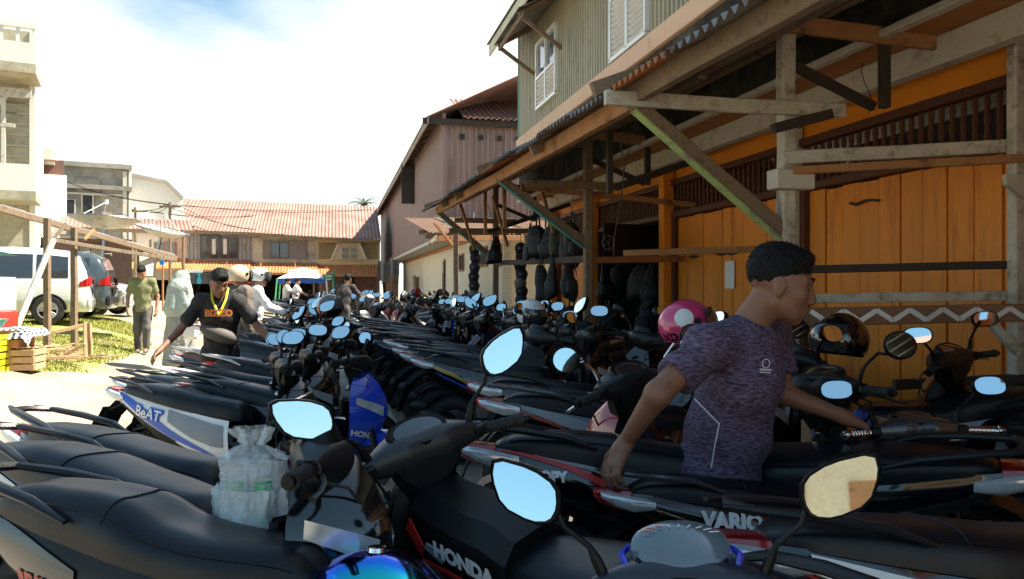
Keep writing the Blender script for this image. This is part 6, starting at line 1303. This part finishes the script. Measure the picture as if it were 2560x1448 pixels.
# lean-to shelter of poles carrying a tin edge, and two mesh dishes
sl = thing('pole_shelter', 'rickety pole shelter with a sloping roof edge in front of the cars', 'shelter', (P(120, 700, 12.5).x, 12.5, gnd(P(120, 700, 12.5).x, 12.5))); so = sl.location
def slp(mb, nm, m): mb.v = [p - so for p in mb.v]; return mb.obj(nm, m, sl)
e0, e1 = P(-60, 505, 12.0), P(440, 645, 16.5); f0_, f1_ = P(-60, 503, 12.5), P(436, 643, 17.0)
for k in range(10):
    t0, t1 = k / 10, (k + 1) / 10; slp(MB().slab([e0.lerp(e1, t0) + Vector((0, 0, .03)), e0.lerp(e1, t1) + Vector((0, 0, .03)), f0_.lerp(f1_, t1) + Vector((0, 0, .05 + .01 * (k % 2))), f0_.lerp(f1_, t0) + Vector((0, 0, .05 + .01 * (k % 2)))], (0, 0, .012)), 'roof_sheet', zinc)
slp(MB().beam(e0, e1, .06, .10, jit=.006, segs=8), 'edge_beam', woodx); slp(MB().beam(P(130, 600, 12.9), P(440, 650, 16.4), .05, .07, jit=.004, segs=5), 'purlin', wood)
for u, v0, Y in ((118, 546, 12.9), (185, 570, 13.6), (350, 625, 15.6)):
    p = P(u, v0, Y); slp(MB().beam(p, (p.x, p.y, gnd(p.x, p.y)), .09, .09, jit=.008, segs=6), 'post', woodx)
p = P(133, 600, 12.4); q = P(42, 818, 11.4); slp(MB().tube([p, p.lerp(q, .3), p.lerp(q, .6), q], [.05, .045, .05, .045], 8), 'leaning_pole', woodw)
slp(MB().beam(P(128, 605, 12.9), P(165, 560, 13.2), .04, .05), 'brace', wood); slp(MB().beam(P(210, 600, 13.8), P(235, 575, 14.2), .04, .05), 'brace', woodo)
bn = [P(348, 630, 15.4), P(384, 640, 15.7), P(382, 690, 15.7), P(350, 690, 15.4)]
slp(MB().slab(bn, (0, .01, 0)), 'paper_banner', mat('banner_paper', (.55, .5, .42), .8, var=.25, scale=9))
def dish(label, c, r, tilt, rz):
    o = thing('satellite_dish', label, 'satellite dish', c, rz, 'satellite dishes on the shelter roof'); o.rotation_euler = (tilt, 0, rz); mm = mat('dish_mesh', (.50, .45, .34), .55, .3, dirt=(.30, .2, .12), damt=.3)
    MB().lathe([(.05 * r, .0)] + [(r * t, .30 * r * t * t) for t in (.2, .4, .6, .8, 1.)], 36, caps=False).obj('reflector', mm, o)
    MB().tube([(r * math.cos(a), r * math.sin(a), .30 * r) for a in np.linspace(0, 6.283, 37)], .018, 6).obj('rim', steel, o)
    for q in range(12):
        a = q * math.pi / 6; MB().tube([(r * t * math.cos(a), r * t * math.sin(a), .30 * r * t * t + .012) for t in (.08, .3, .5, .7, .85, 1.)], .012, 5).obj('rib', steel, o)
    for q in range(3):
        a = q * 2.094; MB().tube([(r * .9 * math.cos(a), r * .9 * math.sin(a), .25 * r), (0, 0, .85 * r)], .010, 5).obj('feed_arm', steel, o)
    MB().lathe([(.001, -.06), (.05, -.06), (.05, .06), (.001, .06)], 10, Matrix.Translation((0, 0, .85 * r))).obj('feed_horn', white, o)
    return o
for lb, u, v, Y, r, tl, rz in (('shallow mesh satellite dish on the left, tilted flat', 262, 572, 21, .88, R(-4), R(5)), ('mesh satellite dish with visible ribs, tilted towards the street', 402, 592, 20, .66, R(4), R(0))):
    d_ = dish(lb, P(u, v, Y), r, tl, rz); d_.rotation_euler = (tl, R(14 if r < .7 else 2), rz)
    p = P(u, v, Y); MB().tube([(0, 0, -.02), (0, 0, -p.z + gnd(p.x, p.y))], .04, 8).obj('mast', steel, d_)
# wooden barrier, crates, red cart, blue tarp
br_ = thing('wooden_barrier', 'low makeshift barrier of sun bleached timber poles on the grass edge', 'barrier', (P(150, 860, 11.6).x, 11.6, gnd(P(150, 860, 11.6).x, 11.6))); bo = br_.location; lt = mat('wood_sunbleached', (.46, .30, .16), .8, var=.25, bump=.4, bscale=30)
for a, b, wd in (((25, 855, 11.2), (215, 812, 11.8), .045), ((212, 806, 11.8), (214, 893, 11.7), .05), ((222, 808, 11.9), (226, 888, 11.9), .05), ((155, 893, 11.6), (212, 860, 11.7), .04), ((70, 862, 11.3), (72, 905, 11.2), .05), ((75, 895, 11.3), (215, 893, 11.7), .04)):
    m_ = MB().beam(P(*a), P(*b), wd, wd * 1.3, .006, .004, 4); m_.v = [p - bo for p in m_.v]; m_.obj('rail', lt, br_)
def crate(label, c, sz, rz, slat_m, n=3):
    o = thing('crate', label, 'crate', c, rz, 'crates by the barrier'); x, y, z = sz
    for q in range(n):
        zz = (q + .5) * z / n
        for sg in (-1, 1): MB().box((0, sg * y / 2, zz), (x, .018, z / n - .02), None, .003).obj('slat', slat_m, o); MB().box((sg * x / 2, 0, zz), (.018, y, z / n - .02), None, .003).obj('slat', slat_m, o)
    for sx in (-1, 1):
        for sy in (-1, 1): MB().box((sx * (x / 2 - .02), sy * (y / 2 - .02), z / 2), (.04, .04, z), None, .003).obj('corner_post', slat_m, o)
    MB().box((0, 0, .015), (x - .04, y - .04, .02)).obj('bottom', slat_m, o); return o
cx = P(45, 900, 10.6); gx = gnd(cx.x, 10.6)
crate('pale wooden slatted crate at the left edge below the checked cloth', (cx.x, 10.6, gx), (.55, .4, .30), R(12), lt); crate('wooden crate standing on the pale crate under the checked cloth', (cx.x - .12, 10.6, gx + .31), (.45, .4, .26), R(5), woodo, 2)
yc = mat('crate_yellow', (.80, .62, .02), .4); crate('yellow plastic crate at the left edge beside the wooden ones', (P(-28, 870, 10.3).x, 10.3, gx + .28), (.42, .34, .24), R(8), yc, 3); crate('lower yellow plastic crate at the left edge', (P(-28, 910, 10.3).x, 10.3, gx), (.42, .34, .27), R(3), yc, 3)
chk = mat('cloth_checked', (.55, .55, .55), .8)
t_ = chk.node_tree; ck = N(t_, 'ShaderNodeTexChecker'); ck.inputs['Scale'].default_value = 22; ck.inputs[1].default_value = (.03, .05, .07, 1); ck.inputs[2].default_value = (.72, .74, .72, 1); tcc = N(t_, 'ShaderNodeTexCoord'); t_.links.new(tcc.outputs['Object'], ck.inputs[0]); t_.links.new(ck.outputs[0], t_.nodes['Principled BSDF'].inputs['Base Color'])
g_ = MB().grid(lambda s, t: Vector((cx.x - .45 + .75 * s, 10.35 + .5 * t, gx + .585 + .012 * math.sin(9 * s + 4 * t) - (.14 * max(0, .18 - t) / .18) - .1 * max(0, s - .9) / .1)), 20, 14); g_.top('checked_cloth', chk, 'black and white checked cloth over the stacked crates', 'cloth')
MB().lathe([(.12, 0), (.19, .1), (.2, .11), (.18, .1), (.11, .01)], 24, Matrix.Translation((cx.x - .3, 10.5, gx + .60)), caps=False).top('basin', mat('basin_green', (.03, .30, .20), .35), 'small green plastic basin on the checked cloth', 'basin')
ct = thing('food_cart', 'red and white food cart with a yellow stripe cut by the left edge', 'cart', (P(-60, 800, 10.9).x, 10.9, gnd(P(-60, 800, 10.9).x, 10.9)), R(4))
MB().box((0, 0, .42), (.84, .6, .46), None, .01).obj('lower_panel', paint('cart_red', (.42, .05, .035)), ct); MB().box((.0, -.303, .46), (.85, .006, .10)).obj('stripe', yc, ct); MB().box((0, 0, .90), (.80, .56, .48), None, .01).obj('upper_panel', white, ct); MB().box((.43, -.28, .7), (.035, .035, 1.1), None, .004).obj('corner_post', woodo, ct)
for sx in (-1, 1): MB().lathe([(.10, -.03), (.17, -.03), (.18, 0), (.17, .03), (.1, .03)], 20, Matrix.Translation((sx * .3, -.3, .18)) @ Matrix.Rotation(R(90), 4, 'X'), caps=False).obj('wheel', rubber, ct)
tp = MB().grid(lambda s, t: Vector((-11.3 + 2.1 * s, 13.4 + .9 * t, P(0, 634, 13.8).z + .06 - .06 * s + .03 * math.sin(5 * t))), 14, 8); tp.top('blue_tarp', mat('tarp_blue', (.02, .25, .62), .5), 'bright blue tarpaulin edge above the white people carrier', 'tarpaulin')
# scattered offcuts behind the barrier
oc = MB(); rr_ = random.Random(5)
for k in range(60):
    x = P(rr_.uniform(75, 200), 870, 12.2).x; y = rr_.uniform(11.7, 13.0); a = rr_.uniform(0, 3.14); l = rr_.uniform(.1, .4); z = gnd(x, y) + rr_.uniform(.01, .10); oc.beam((x, y, z), (x + l * math.cos(a), y + l * math.sin(a), z + rr_.uniform(-.02, .05)), .03, .02, .003)
oc.top('timber_offcuts', lt, 'heap of pale timber offcuts behind the barrier', 'rubble', kind='stuff')

# ================================================================== far street furniture
def pole(label, u, vt, Y, r=.08):
    p = P(u, vt, Y); o = thing('utility_pole', label, 'utility pole', (p.x, p.y, 0), 0, 'utility poles'); MB().tube([(0, 0, 0), (0, 0, p.z * .5), (0, 0, p.z)], [r, r * .9, r * .75], 10).obj('shaft', woodx, o); MB().beam((-.5, 0, p.z - .2), (.5, 0, p.z - .2), .07, .09).obj('cross_arm', woodx, o)
    for x in (-.4, 0, .4): MB().lathe([(.001, .12), (.03, .12), (.04, .06), (.03, 0), (.001, 0)], 8, Matrix.Translation((x, 0, p.z - .15))).obj('insulator', white, o)
    return p
pa, pb_, pc = pole('rusty utility pole nearest the grey house', 338, 518, 36), pole('utility pole with cross arm in front of the rusty roof', 425, 506, 36), pole('short utility pole left of the grey ribbed house', 458, 556, 34)
for k, (a, b) in enumerate(((P(-40, 470, 34), pa), (pa, pb_), (pb_, P(640, 570, 44)), (pb_, P(930, 520, 46)), (pa, P(640, 535, 44)), (P(100, 430, 34), pb_), (pc, P(650, 588, 45)))):
    for j, dx in enumerate((-.35, .35)):
        pts = [a.lerp(b, t) + Vector((dx * (1 - t), 0, -.1 - 1.2 * t * (1 - t) * (.6 + .3 * j))) for t in np.linspace(0, 1, 12)]; tag(MB().tube(pts, .014, 4).obj('overhead_wire', blk), f'thin overhead wire, {ordn[k * 2 + j]} of those strung across the far roofs', 'wire', 'overhead wires')
gzb = thing('gazebo', 'small gazebo with white roof, blue valance and green legs', 'gazebo', P(757, 715, 38) * Vector((1, 1, 0)), SA)
zt_ = P(0, 697, 38).z; GW = 1.15
rf = MB(); n8 = 12
rf.loft([[Vector((r * GW * sx, r * GW * sy, z + (.05 if (sx == 0 or sy == 0) and r > .3 else 0))) for sx, sy in ((-1, -1), (0, -1), (1, -1), (1, 0), (1, 1), (0, 1), (-1, 1), (-1, 0))] for r, z in ((1., zt_), (.60, zt_ + .24), (.60, zt_ + .38), (.3, zt_ + .46), (.03, zt_ + .56))]); rf.obj('roof', mat('fabric_white', (.8, .8, .8), .8), gzb)
for i in range(4):
    c0_, c1_ = [(-1, -1), (1, -1), (1, 1), (-1, 1)][i], [(1, -1), (1, 1), (-1, 1), (-1, -1)][i]
    MB().grid(lambda s, t: Vector((GW * 1.01 * (c0_[0] + (c1_[0] - c0_[0]) * s), GW * 1.01 * (c0_[1] + (c1_[1] - c0_[1]) * s), zt_ - (.20 + .05 * abs(math.sin(12.57 * s))) * t)), 24, 2).obj('valance', mat('fabric_blue', (.04, .12, .45), .8), gzb)
    MB().tube([(c0_[0] * GW, c0_[1] * GW, zt_), (c0_[0] * GW * 1.12, c0_[1] * GW * 1.12, 0)], .035, 8).obj('leg', mat('leg_green', (.10, .45, .20), .6) if i in (0, 3) else white, gzb)
sgn = thing('sign_post', 'green street sign on a green post right of the gazebo', 'sign', P(834, 715, 34) * Vector((1, 1, 0)), R(10)); gm_ = mat('sign_green', (.02, .25, .14), .5); zs = P(0, 694, 34).z
MB().tube([(0, 0, 0), (0, 0, zs + .25)], .05, 8).obj('post', gm_, sgn); MB().box((-.22, -.06, zs), (.46, .03, .28), None, .005).obj('panel', gm_, sgn)
for k, s_ in enumerate(('PASAR', 'IKAN')): lettering(s_, white, sgn, lambda x, y: Vector((-.22 + x, -.08, zs + .06 - .13 * k + y)), .10, 0, .004)
fl = thing('banner_pole', 'slim orange pole with a small blue and white flag beside the walking man', 'banner', P(407, 715, 26) * Vector((1, 1, 0))); fz = P(0, 655, 26).z
MB().tube([(0, 0, 0), (0, 0, fz)], .035, 8).obj('pole', woodo, fl); MB().box((0, -.05, fz + .12), (.13, .02, .5)).obj('flag', white, fl); MB().box((0, -.065, fz - .02), (.15, .02, .16)).obj('flag_patch', mat('flag_blue', (.02, .28, .65), .6), fl)
# coconut palm behind the roofs
pm = thing('palm_tree', 'young palm rising behind the rusty roofs', 'tree', P(910, 715, 62) * Vector((1, 1, 0))); zt_ = P(0, 512, 62).z
MB().tube([(0, 0, 0), (.2, 0, zt_ * .5), (0, 0, zt_)], [.25, .2, .14], 10).obj('trunk', wood, pm)
cr_ = MB(); rp_ = random.Random(2)
for k in range(15):
    a = k * 2.4; el = rp_.uniform(.1, 1.3); ln = rp_.uniform(.9, 1.5); pts = []
    for t in np.linspace(0, 1, 9): pts.append(Vector((math.cos(a) * ln * t * math.cos(el * (1 - .5 * t)), math.sin(a) * ln * t * .6, zt_ + ln * t * math.sin(el) - .75 * t * t)))
    cr_.tube(pts, [.025 - .002 * i for i in range(9)], 4)
    for i in range(1, 9):
        d = (pts[i] - pts[i - 1]).normalized(); sd_ = d.cross(Vector((0, 0, 1))).normalized()
        for sg in (-1, 1):
            for j in (0, .5):
                p = pts[i - 1].lerp(pts[i], j); q = p + sd_ * sg * .30 * (1.1 - i / 9) + d * .16 - Vector((0, 0, .10)); w2 = d * .03; cr_.add([p - w2, p + w2, q], [(0, 1, 2)])
cr_.obj('crown', mat('palm_leaf', (.05, .12, .03), .5, var=.3), pm, smooth=0)

# ================================================================== goods hung under the awning
capc = [mat('cap_black', (.012, .012, .014), .8), mat('cap_navy', (.02, .025, .05), .8), mat('cap_grey', (.16, .15, .14), .8), mat('cap_maroon', (.09, .02, .025), .8)]
def cap_(label, loc, m, rz):
    o = thing('baseball_cap', label, 'cap', loc, rz, 'caps hung on strings'); MB().lathe([(.105, -.02), (.105, .0), (.095, .05), (.06, .09), (.001, .105)], 18, Matrix.Rotation(R(75), 4, 'Y')).obj('crown', m, o)
    MB().grid(lambda s, t: Vector((.01 + .015 * math.sin(math.pi * s), .10 * math.cos(math.pi * s) * (1 - .1 * t), -.06 - .11 * t * math.sin(math.pi * s))), 12, 4).obj('brim', m, o); MB().box((.105, 0, .0), (.006, .05, .03)).obj('badge', capc[2], o); return o
for si, (u, v0, v1, Y, cs) in enumerate(((1186, 615, 800, 14.2, (0, 0, 1, 0, 0, 2, 0, 3)), (1302, 615, 765, 12.8, (0, 0, 0, 1, 2, 0, 1)))):
    n = len(cs)
    for k, c in enumerate(cs): cap_(f'{["black", "navy", "grey", "maroon"][c]} cap, {ordn[k]} from the top of the {["left", "right"][si]} string of caps', P(u + random.uniform(-3, 3), v0 + (v1 - v0) * (k + .3) / n, Y), capc[c], R(-90 + random.uniform(-30, 30)))
    p, q = P(u, v0 - 40, Y), P(u, v1, Y); tag(MB().tube([p, q], .006, 5).obj('cap_string', woodx), f'thin string carrying the {["left", "right"][si]} column of caps', 'string')
bagm = [mat('bag_black', (.012, .012, .013), .6, bump=.3, bscale=40), mat('bag_charcoal', (.03, .03, .033), .7, bump=.3, bscale=40), mat('bag_olive', (.085, .075, .05), .75, bump=.3, bscale=40), mat('bag_navy', (.015, .02, .05), .6)]
def bag(label, loc, w_, h_, d_, m, rz=0., strap=True, name='backpack'):
    o = thing(name, label, 'bag', loc, rz, 'bags hung in the bag shop')
    def ring(z, k): return [Vector((w_ / 2 * k * math.copysign(abs(math.cos(a)) ** .6, math.cos(a)), d_ / 2 * k * math.copysign(abs(math.sin(a)) ** .6, math.sin(a)), z)) for a in np.linspace(0, 6.283, 16, endpoint=False)]
    sd2 = random.uniform(0, 50); tp_ = random.uniform(.55, 1.0); bd = MB().loft([ring(-h_ * t, k) for t, k in ((1, .5), (.97, .8), (.88, 1.), (.75, 1.02), (.6, .98), (.45, .9 * tp_ + .08), (.3, .85 * tp_ + .06), (.18, .8 * tp_), (.08, .62 * tp_), (.02, .3))])
    bd.v = [p * (1 + .22 * noise.noise((p.x * 9 + sd2, p.y * 9, p.z * 7))) + Vector((.12 * w_ * math.sin(p.z * 6 + sd2), 0, 0)) for p in bd.v]; bd.obj('bag_body', m, o)
    MB().loft([[p * 1. + Vector((0, -d_ * .42, 0)) for p in ring(z, k)] for z, k in ((-h_ * .9, .5), (-h_ * .85, .7), (-h_ * .58, .7), (-h_ * .52, .5))]).obj('pocket', bagm[1], o)
    MB().tube([(-w_ * .1, 0, -h_ * .05), (-w_ * .08, 0, .06), (0, 0, .13), (w_ * .08, 0, .06), (w_ * .1, 0, -h_ * .05)], .012, 6).obj('strap', m, o)
    if strap: MB().tube([(w_ * .25, d_ * .2, -h_ * .2), (w_ * .42, d_ * .3, -h_ * .8), (w_ * .3, d_ * .25, -h_ * 1.25)], .010, 6, flat=.4).obj('loose_strap', m, o)
    MB().tube([(-w_ * .3, -d_ * .5, -h_ * .30), (0, -d_ * .62, -h_ * .26), (w_ * .3, -d_ * .5, -h_ * .30)], .006, 5).obj('zip', steel, o); return o
for k, (u, v, Y, w_, h_, c, lb) in enumerate(((1353, 660, 9.9, .20, .50, 0, 'slim black sling bag hanging left of two others below the rail'), (1382, 655, 9.7, .17, .46, 0, 'black bottle shaped bag hanging in the middle below the rail'), (1424, 650, 9.4, .22, .46, 1, 'charcoal daypack hanging right of the slim bags below the rail'), (1326, 580, 10.4, .16, .36, 0, 'small black pouch at the left end of the upper bags'), (1345, 562, 10.2, .26, .44, 0, 'black backpack, leftmost of the big upper bags'), (1368, 565, 10.0, .26, .42, 1, 'charcoal backpack in the middle of the upper bags'), (1395, 560, 9.8, .28, .46, 2, 'olive backpack among the upper bags'), (1418, 565, 9.5, .26, .50, 1, 'charcoal backpack beside the timber post'), (1432, 555, 9.3, .26, .44, 0, 'black backpack behind the timber post'), (1236, 592, 12.8, .26, .46, 0, 'black rucksack hanging alone by the far post'))):
    bag(lb, P(u, v, Y), w_, h_, .14, bagm[c], R(random.uniform(-30, 30)))
for k, (u, v, Y, w_, h_, c) in enumerate(((1510, 670, 11.2, .3, .45, 0), (1545, 665, 11.5, .26, .5, 1), (1600, 660, 10.9, .3, .5, 0), (1630, 665, 10.6, .28, .5, 1), (1520, 760, 11.4, .3, .45, 1), (1610, 750, 11.0, .3, .45, 3))):
    bag(f'{["black", "charcoal", "olive", "navy"][c]} bag deep in the dark bag shop, {ordn[k]} of six', P(u, v, Y), w_, h_, .16, bagm[c], R(random.uniform(-40, 40)), True)
wb_ = thing('banner', 'black banner printed with a grey car wheel over the bag shop', 'banner', P(1572, 605, 9.9), SA + R(20))
MB().box((0, 0, 0), (.85, .02, .46)).obj('cloth', bagm[0], wb_); MB().lathe([(.085, 0), (.10, 0), (.10, .006), (.085, .006), (.085, 0)], 24, Matrix.Translation((-.36, -.012, -.02)) @ Matrix.Rotation(R(90), 4, 'X'), caps=False).obj('wheel_print', stripe_grey, wb_)
for k in range(5): a = k * 1.257; MB().beam((-.36, -.014, -.02), (-.36 + .08 * math.cos(a), -.014, -.02 + .08 * math.sin(a)), .004, .014, .001, up=(0, -1, 0)).obj('spoke_print', stripe_grey, wb_)
tb = thing('display_table', 'low timber display table with bags at the shop corner', 'table', Vector(ST(3.1, 9.6))); tb.rotation_euler = (0, 0, SA)
MB().box((0, 0, .72), (.8, 1.5, .04), None, .005).obj('table_top', woodx, tb)
for sx in (-.35, .35):
    for sy in (-.65, .65): MB().box((sx, sy, .35), (.05, .05, .70)).obj('leg', woodx, tb)
bag('navy and grey school bag on the display table', ST(3.0, 9.5, 1.15), .38, .42, .24, bagm[3], R(20), False); bag('small navy bag stacked beside the school bag on the table', ST(3.25, 9.9, 1.1), .28, .36, .2, bagm[3], R(-10), False)

# ================================================================== helmets, plastic bag, basket, box
helmet_obj('helmet', 'glossy white open face helmet on a bike by the posts', P(1328, 785, 6.7), (R(0), R(12), R(-62)), white_, sc=1.02)
ph = helmet_obj('helmet', 'pink helmet with cartoon face and lettering PANDA behind the man', P(1715, 812, 3.95), (R(0), R(-8), R(2)), paint('pink', (.62, .05, .16)), visor=True, sc=1.02)
def ph_map(th, el, r=.1335): return Vector((r * math.cos(el) * math.cos(th) * 1.10, r * math.cos(el) * math.sin(th) * .95, r * math.sin(el)))
lettering('PANDA', gblk, ph, lambda x, y: ph_map(R(-150) + x * 8.5 * 1.0, R(-22) + y * 8), .055, 0, .003)
MB().grid(lambda s, t: ph_map(R(-105) + .36 * s * math.cos(6.283 * t), R(22) + .36 * s * math.sin(6.283 * t), .1345), 4, 20).obj('white_disc', white, ph)
helmet_obj('helmet', 'dark red helmet on the left row seen from behind', P(824, 768, 8.4), (R(0), R(-20), R(-40)), paint('helmet_maroon', (.16, .012, .02)), sc=1.08, vm=mat('visor_clear', (.10, .10, .10), .15, coat=.8))
bh = helmet_obj('helmet', 'black helmet with gold lines on the sport scooter by the orange doors', P(2103, 848, 4.05), (R(0), R(-6), R(200)), gblk, sc=1.06, stripe=gold)
helmet_obj('helmet', 'red helmet on a far bike in front of the cream wall', P(1040, 733, 19.5), (0, 0, R(200)), red_, sc=1.1); helmet_obj('helmet', 'white helmet beside the dark shirted man down the street', P(923, 752, 17.0), (0, 0, R(-60)), white_, sc=1.1)
# carrier bag of cups on the hook of a scooter
pbg = thing('carrier_bag', 'translucent white carrier bag full of plastic ICE cups hanging on a scooter', 'bag', P(632, 1362, 2.12)); po = pbg.location; pbg.scale = (.92, .92, .84)
film = bpy.data.materials.new('plastic_film'); film.use_nodes = True; t_ = film.node_tree; b_ = t_.nodes['Principled BSDF']; b_.inputs['Base Color'].default_value = (.80, .86, .88, 1); b_.inputs['Roughness'].default_value = .25; b_.inputs['Alpha'].default_value = .62; b_.inputs['Subsurface Weight'].default_value = .0
film2 = film.copy(); film2.name = 'plastic_film_clear'; film2.node_tree.nodes['Principled BSDF'].inputs['Alpha'].default_value = .30; film2.node_tree.nodes['Principled BSDF'].inputs['Roughness'].default_value = .12
def crumple(s, t, r0, r1, z0, z1, amp, seed):
    th = 2 * math.pi * s; r = r0 + (r1 - r0) * t; x, y = math.cos(th), math.sin(th); nz_ = noise.noise((x * 2.6 + seed, y * 2.6, t * 1.2)) + .55 * noise.noise((x * 7 + seed, y * 7, t * 3)) + .35 * abs(noise.noise((x * 14 + seed, y * 14 + t * 5, t * 6)))
    return Vector((r * x * (1 + amp * nz_), r * .75 * y * (1 + amp * nz_), z0 + (z1 - z0) * t))
MB().grid(lambda s, t: crumple(s, t, .115, .105, -.0, .20, .26, 0), 120, 30).obj('white_bag', film, pbg, smooth=50)
MB().grid(lambda s, t: crumple(s, t, .105, .10, .17, .29, .24, 4), 110, 22).obj('clear_bag', film2, pbg, smooth=50)
MB().grid(lambda s, t: crumple(s, t, .10, .028, .29, .335, .5, 7), 64, 8).obj('gathered_neck', film2, pbg, smooth=50); MB().grid(lambda s, t: crumple(s, t, .028, .05, .335, .39, .8, 9), 48, 6).obj('bag_ears', film2, pbg, smooth=50)
cupm = film2.copy(); cupm.name = 'cup_plastic'; cupm.node_tree.nodes['Principled BSDF'].inputs['Alpha'].default_value = .38; icg = mat('ice_green', (.02, .50, .16), .5)
for k, (x, y) in enumerate(((-.045, -.02), (.04, -.025), (0, .045))):
    MB().lathe([(.030, .02), (.036, .12), (.040, .24), (.043, .25), (.040, .255), (.037, .27), (.038, .28)], 24, Matrix.Translation((x, y, 0)), caps=False).obj('cup', cupm, pbg)
    for j in range(3): lettering('ICE', icg, pbg, lambda a, b: Vector((x + .040 * math.sin(a / .04 + .3), y - .041 * math.cos(a / .04 + .3), .10 + .055 * j + b)), .036, 0, .002)
    for j in range(5): MB().tube([(x + .0415 * math.cos(a), y + .0415 * math.sin(a), .20 + .016 * j) for a in np.linspace(0, 6.283, 21)], .0018, 4).obj('cup_rim', cupm, pbg)
bk = thing('wicker_basket', 'grey wicker basket with white rags at the man\'s feet', 'basket', Vector((1.45, 3.05, .38))); wk = mat('wicker', (.17, .13, .09), .85, var=.35, scale=20, bump=.5)
for j in range(9): MB().tube([((.24 + .012 * j) * math.cos(a), (.18 + .010 * j) * math.sin(a), .035 * j + .008 * math.sin(12 * a + 3.14 * (j % 2))) for a in np.linspace(0, 6.283, 49)], .013, 6).obj('weave', wk, bk)
for j in range(16): a = j * .3927; MB().tube([(.24 * math.cos(a), .18 * math.sin(a), 0), (.345 * math.cos(a), .26 * math.sin(a), .31)], .010, 5).obj('stake', wk, bk)
stool = MB().box((1.45, 3.05, .35), (.5, .45, .04), None, .006)
for sx in (-.2, .2):
    for sy in (-.17, .17): stool.box((1.45 + sx, 3.05 + sy, .165), (.04, .04, .33))
stool.top('stool', woodx, 'low timber stool under the wicker basket', 'stool')
rg_ = MB().grid(lambda s, t: Vector((1.22 + .30 * s, 2.80 + .22 * t, .70 - .22 * max(0, .45 - t) - .10 * max(0, .3 - s) + .035 * noise.noise((s * 7, t * 7, 1)))), 26, 20); rg_.top('rag', mat('rag_pale', (.62, .66, .70), .9, var=.15, bump=.4), 'pale fringed rag draped over the basket rim', 'rag')
bx = thing('cardboard_box', 'open cardboard box standing in the wicker basket', 'box', Vector((1.42, 3.10, .60)), R(12)); cb = mat('cardboard', (.27, .175, .10), .85, var=.12)
for c_, d_ in (((0, .13, .12), (.36, .008, .24)), ((0, -.13, .12), (.36, .008, .24)), ((.18, 0, .12), (.008, .26, .24)), ((-.18, 0, .12), (.008, .26, .24)), ((0, 0, .01), (.35, .25, .008))): MB().box(c_, d_).obj('panel', cb, bx)
MB().slab([(-.18, -.13, .24), (.18, -.13, .24), (.17, -.24, .20), (-.17, -.24, .20)], (0, 0, .006)).obj('flap', cb, bx)
MB().loft([[Vector((.07 * k_ * math.cos(a), .06 * k_ * math.sin(a), z + .012 * math.sin(5 * a))) for a in np.linspace(0, 6.283, 16, endpoint=False)] for z, k_ in ((0, .9), (.1, 1.1), (.18, .9), (.22, .3))]).top('blue_packet', mat('packet_blue', (.03, .06, .35), .35), 'crumpled blue packet inside the cardboard box', 'packet').location = Vector((1.42, 3.08, .66))
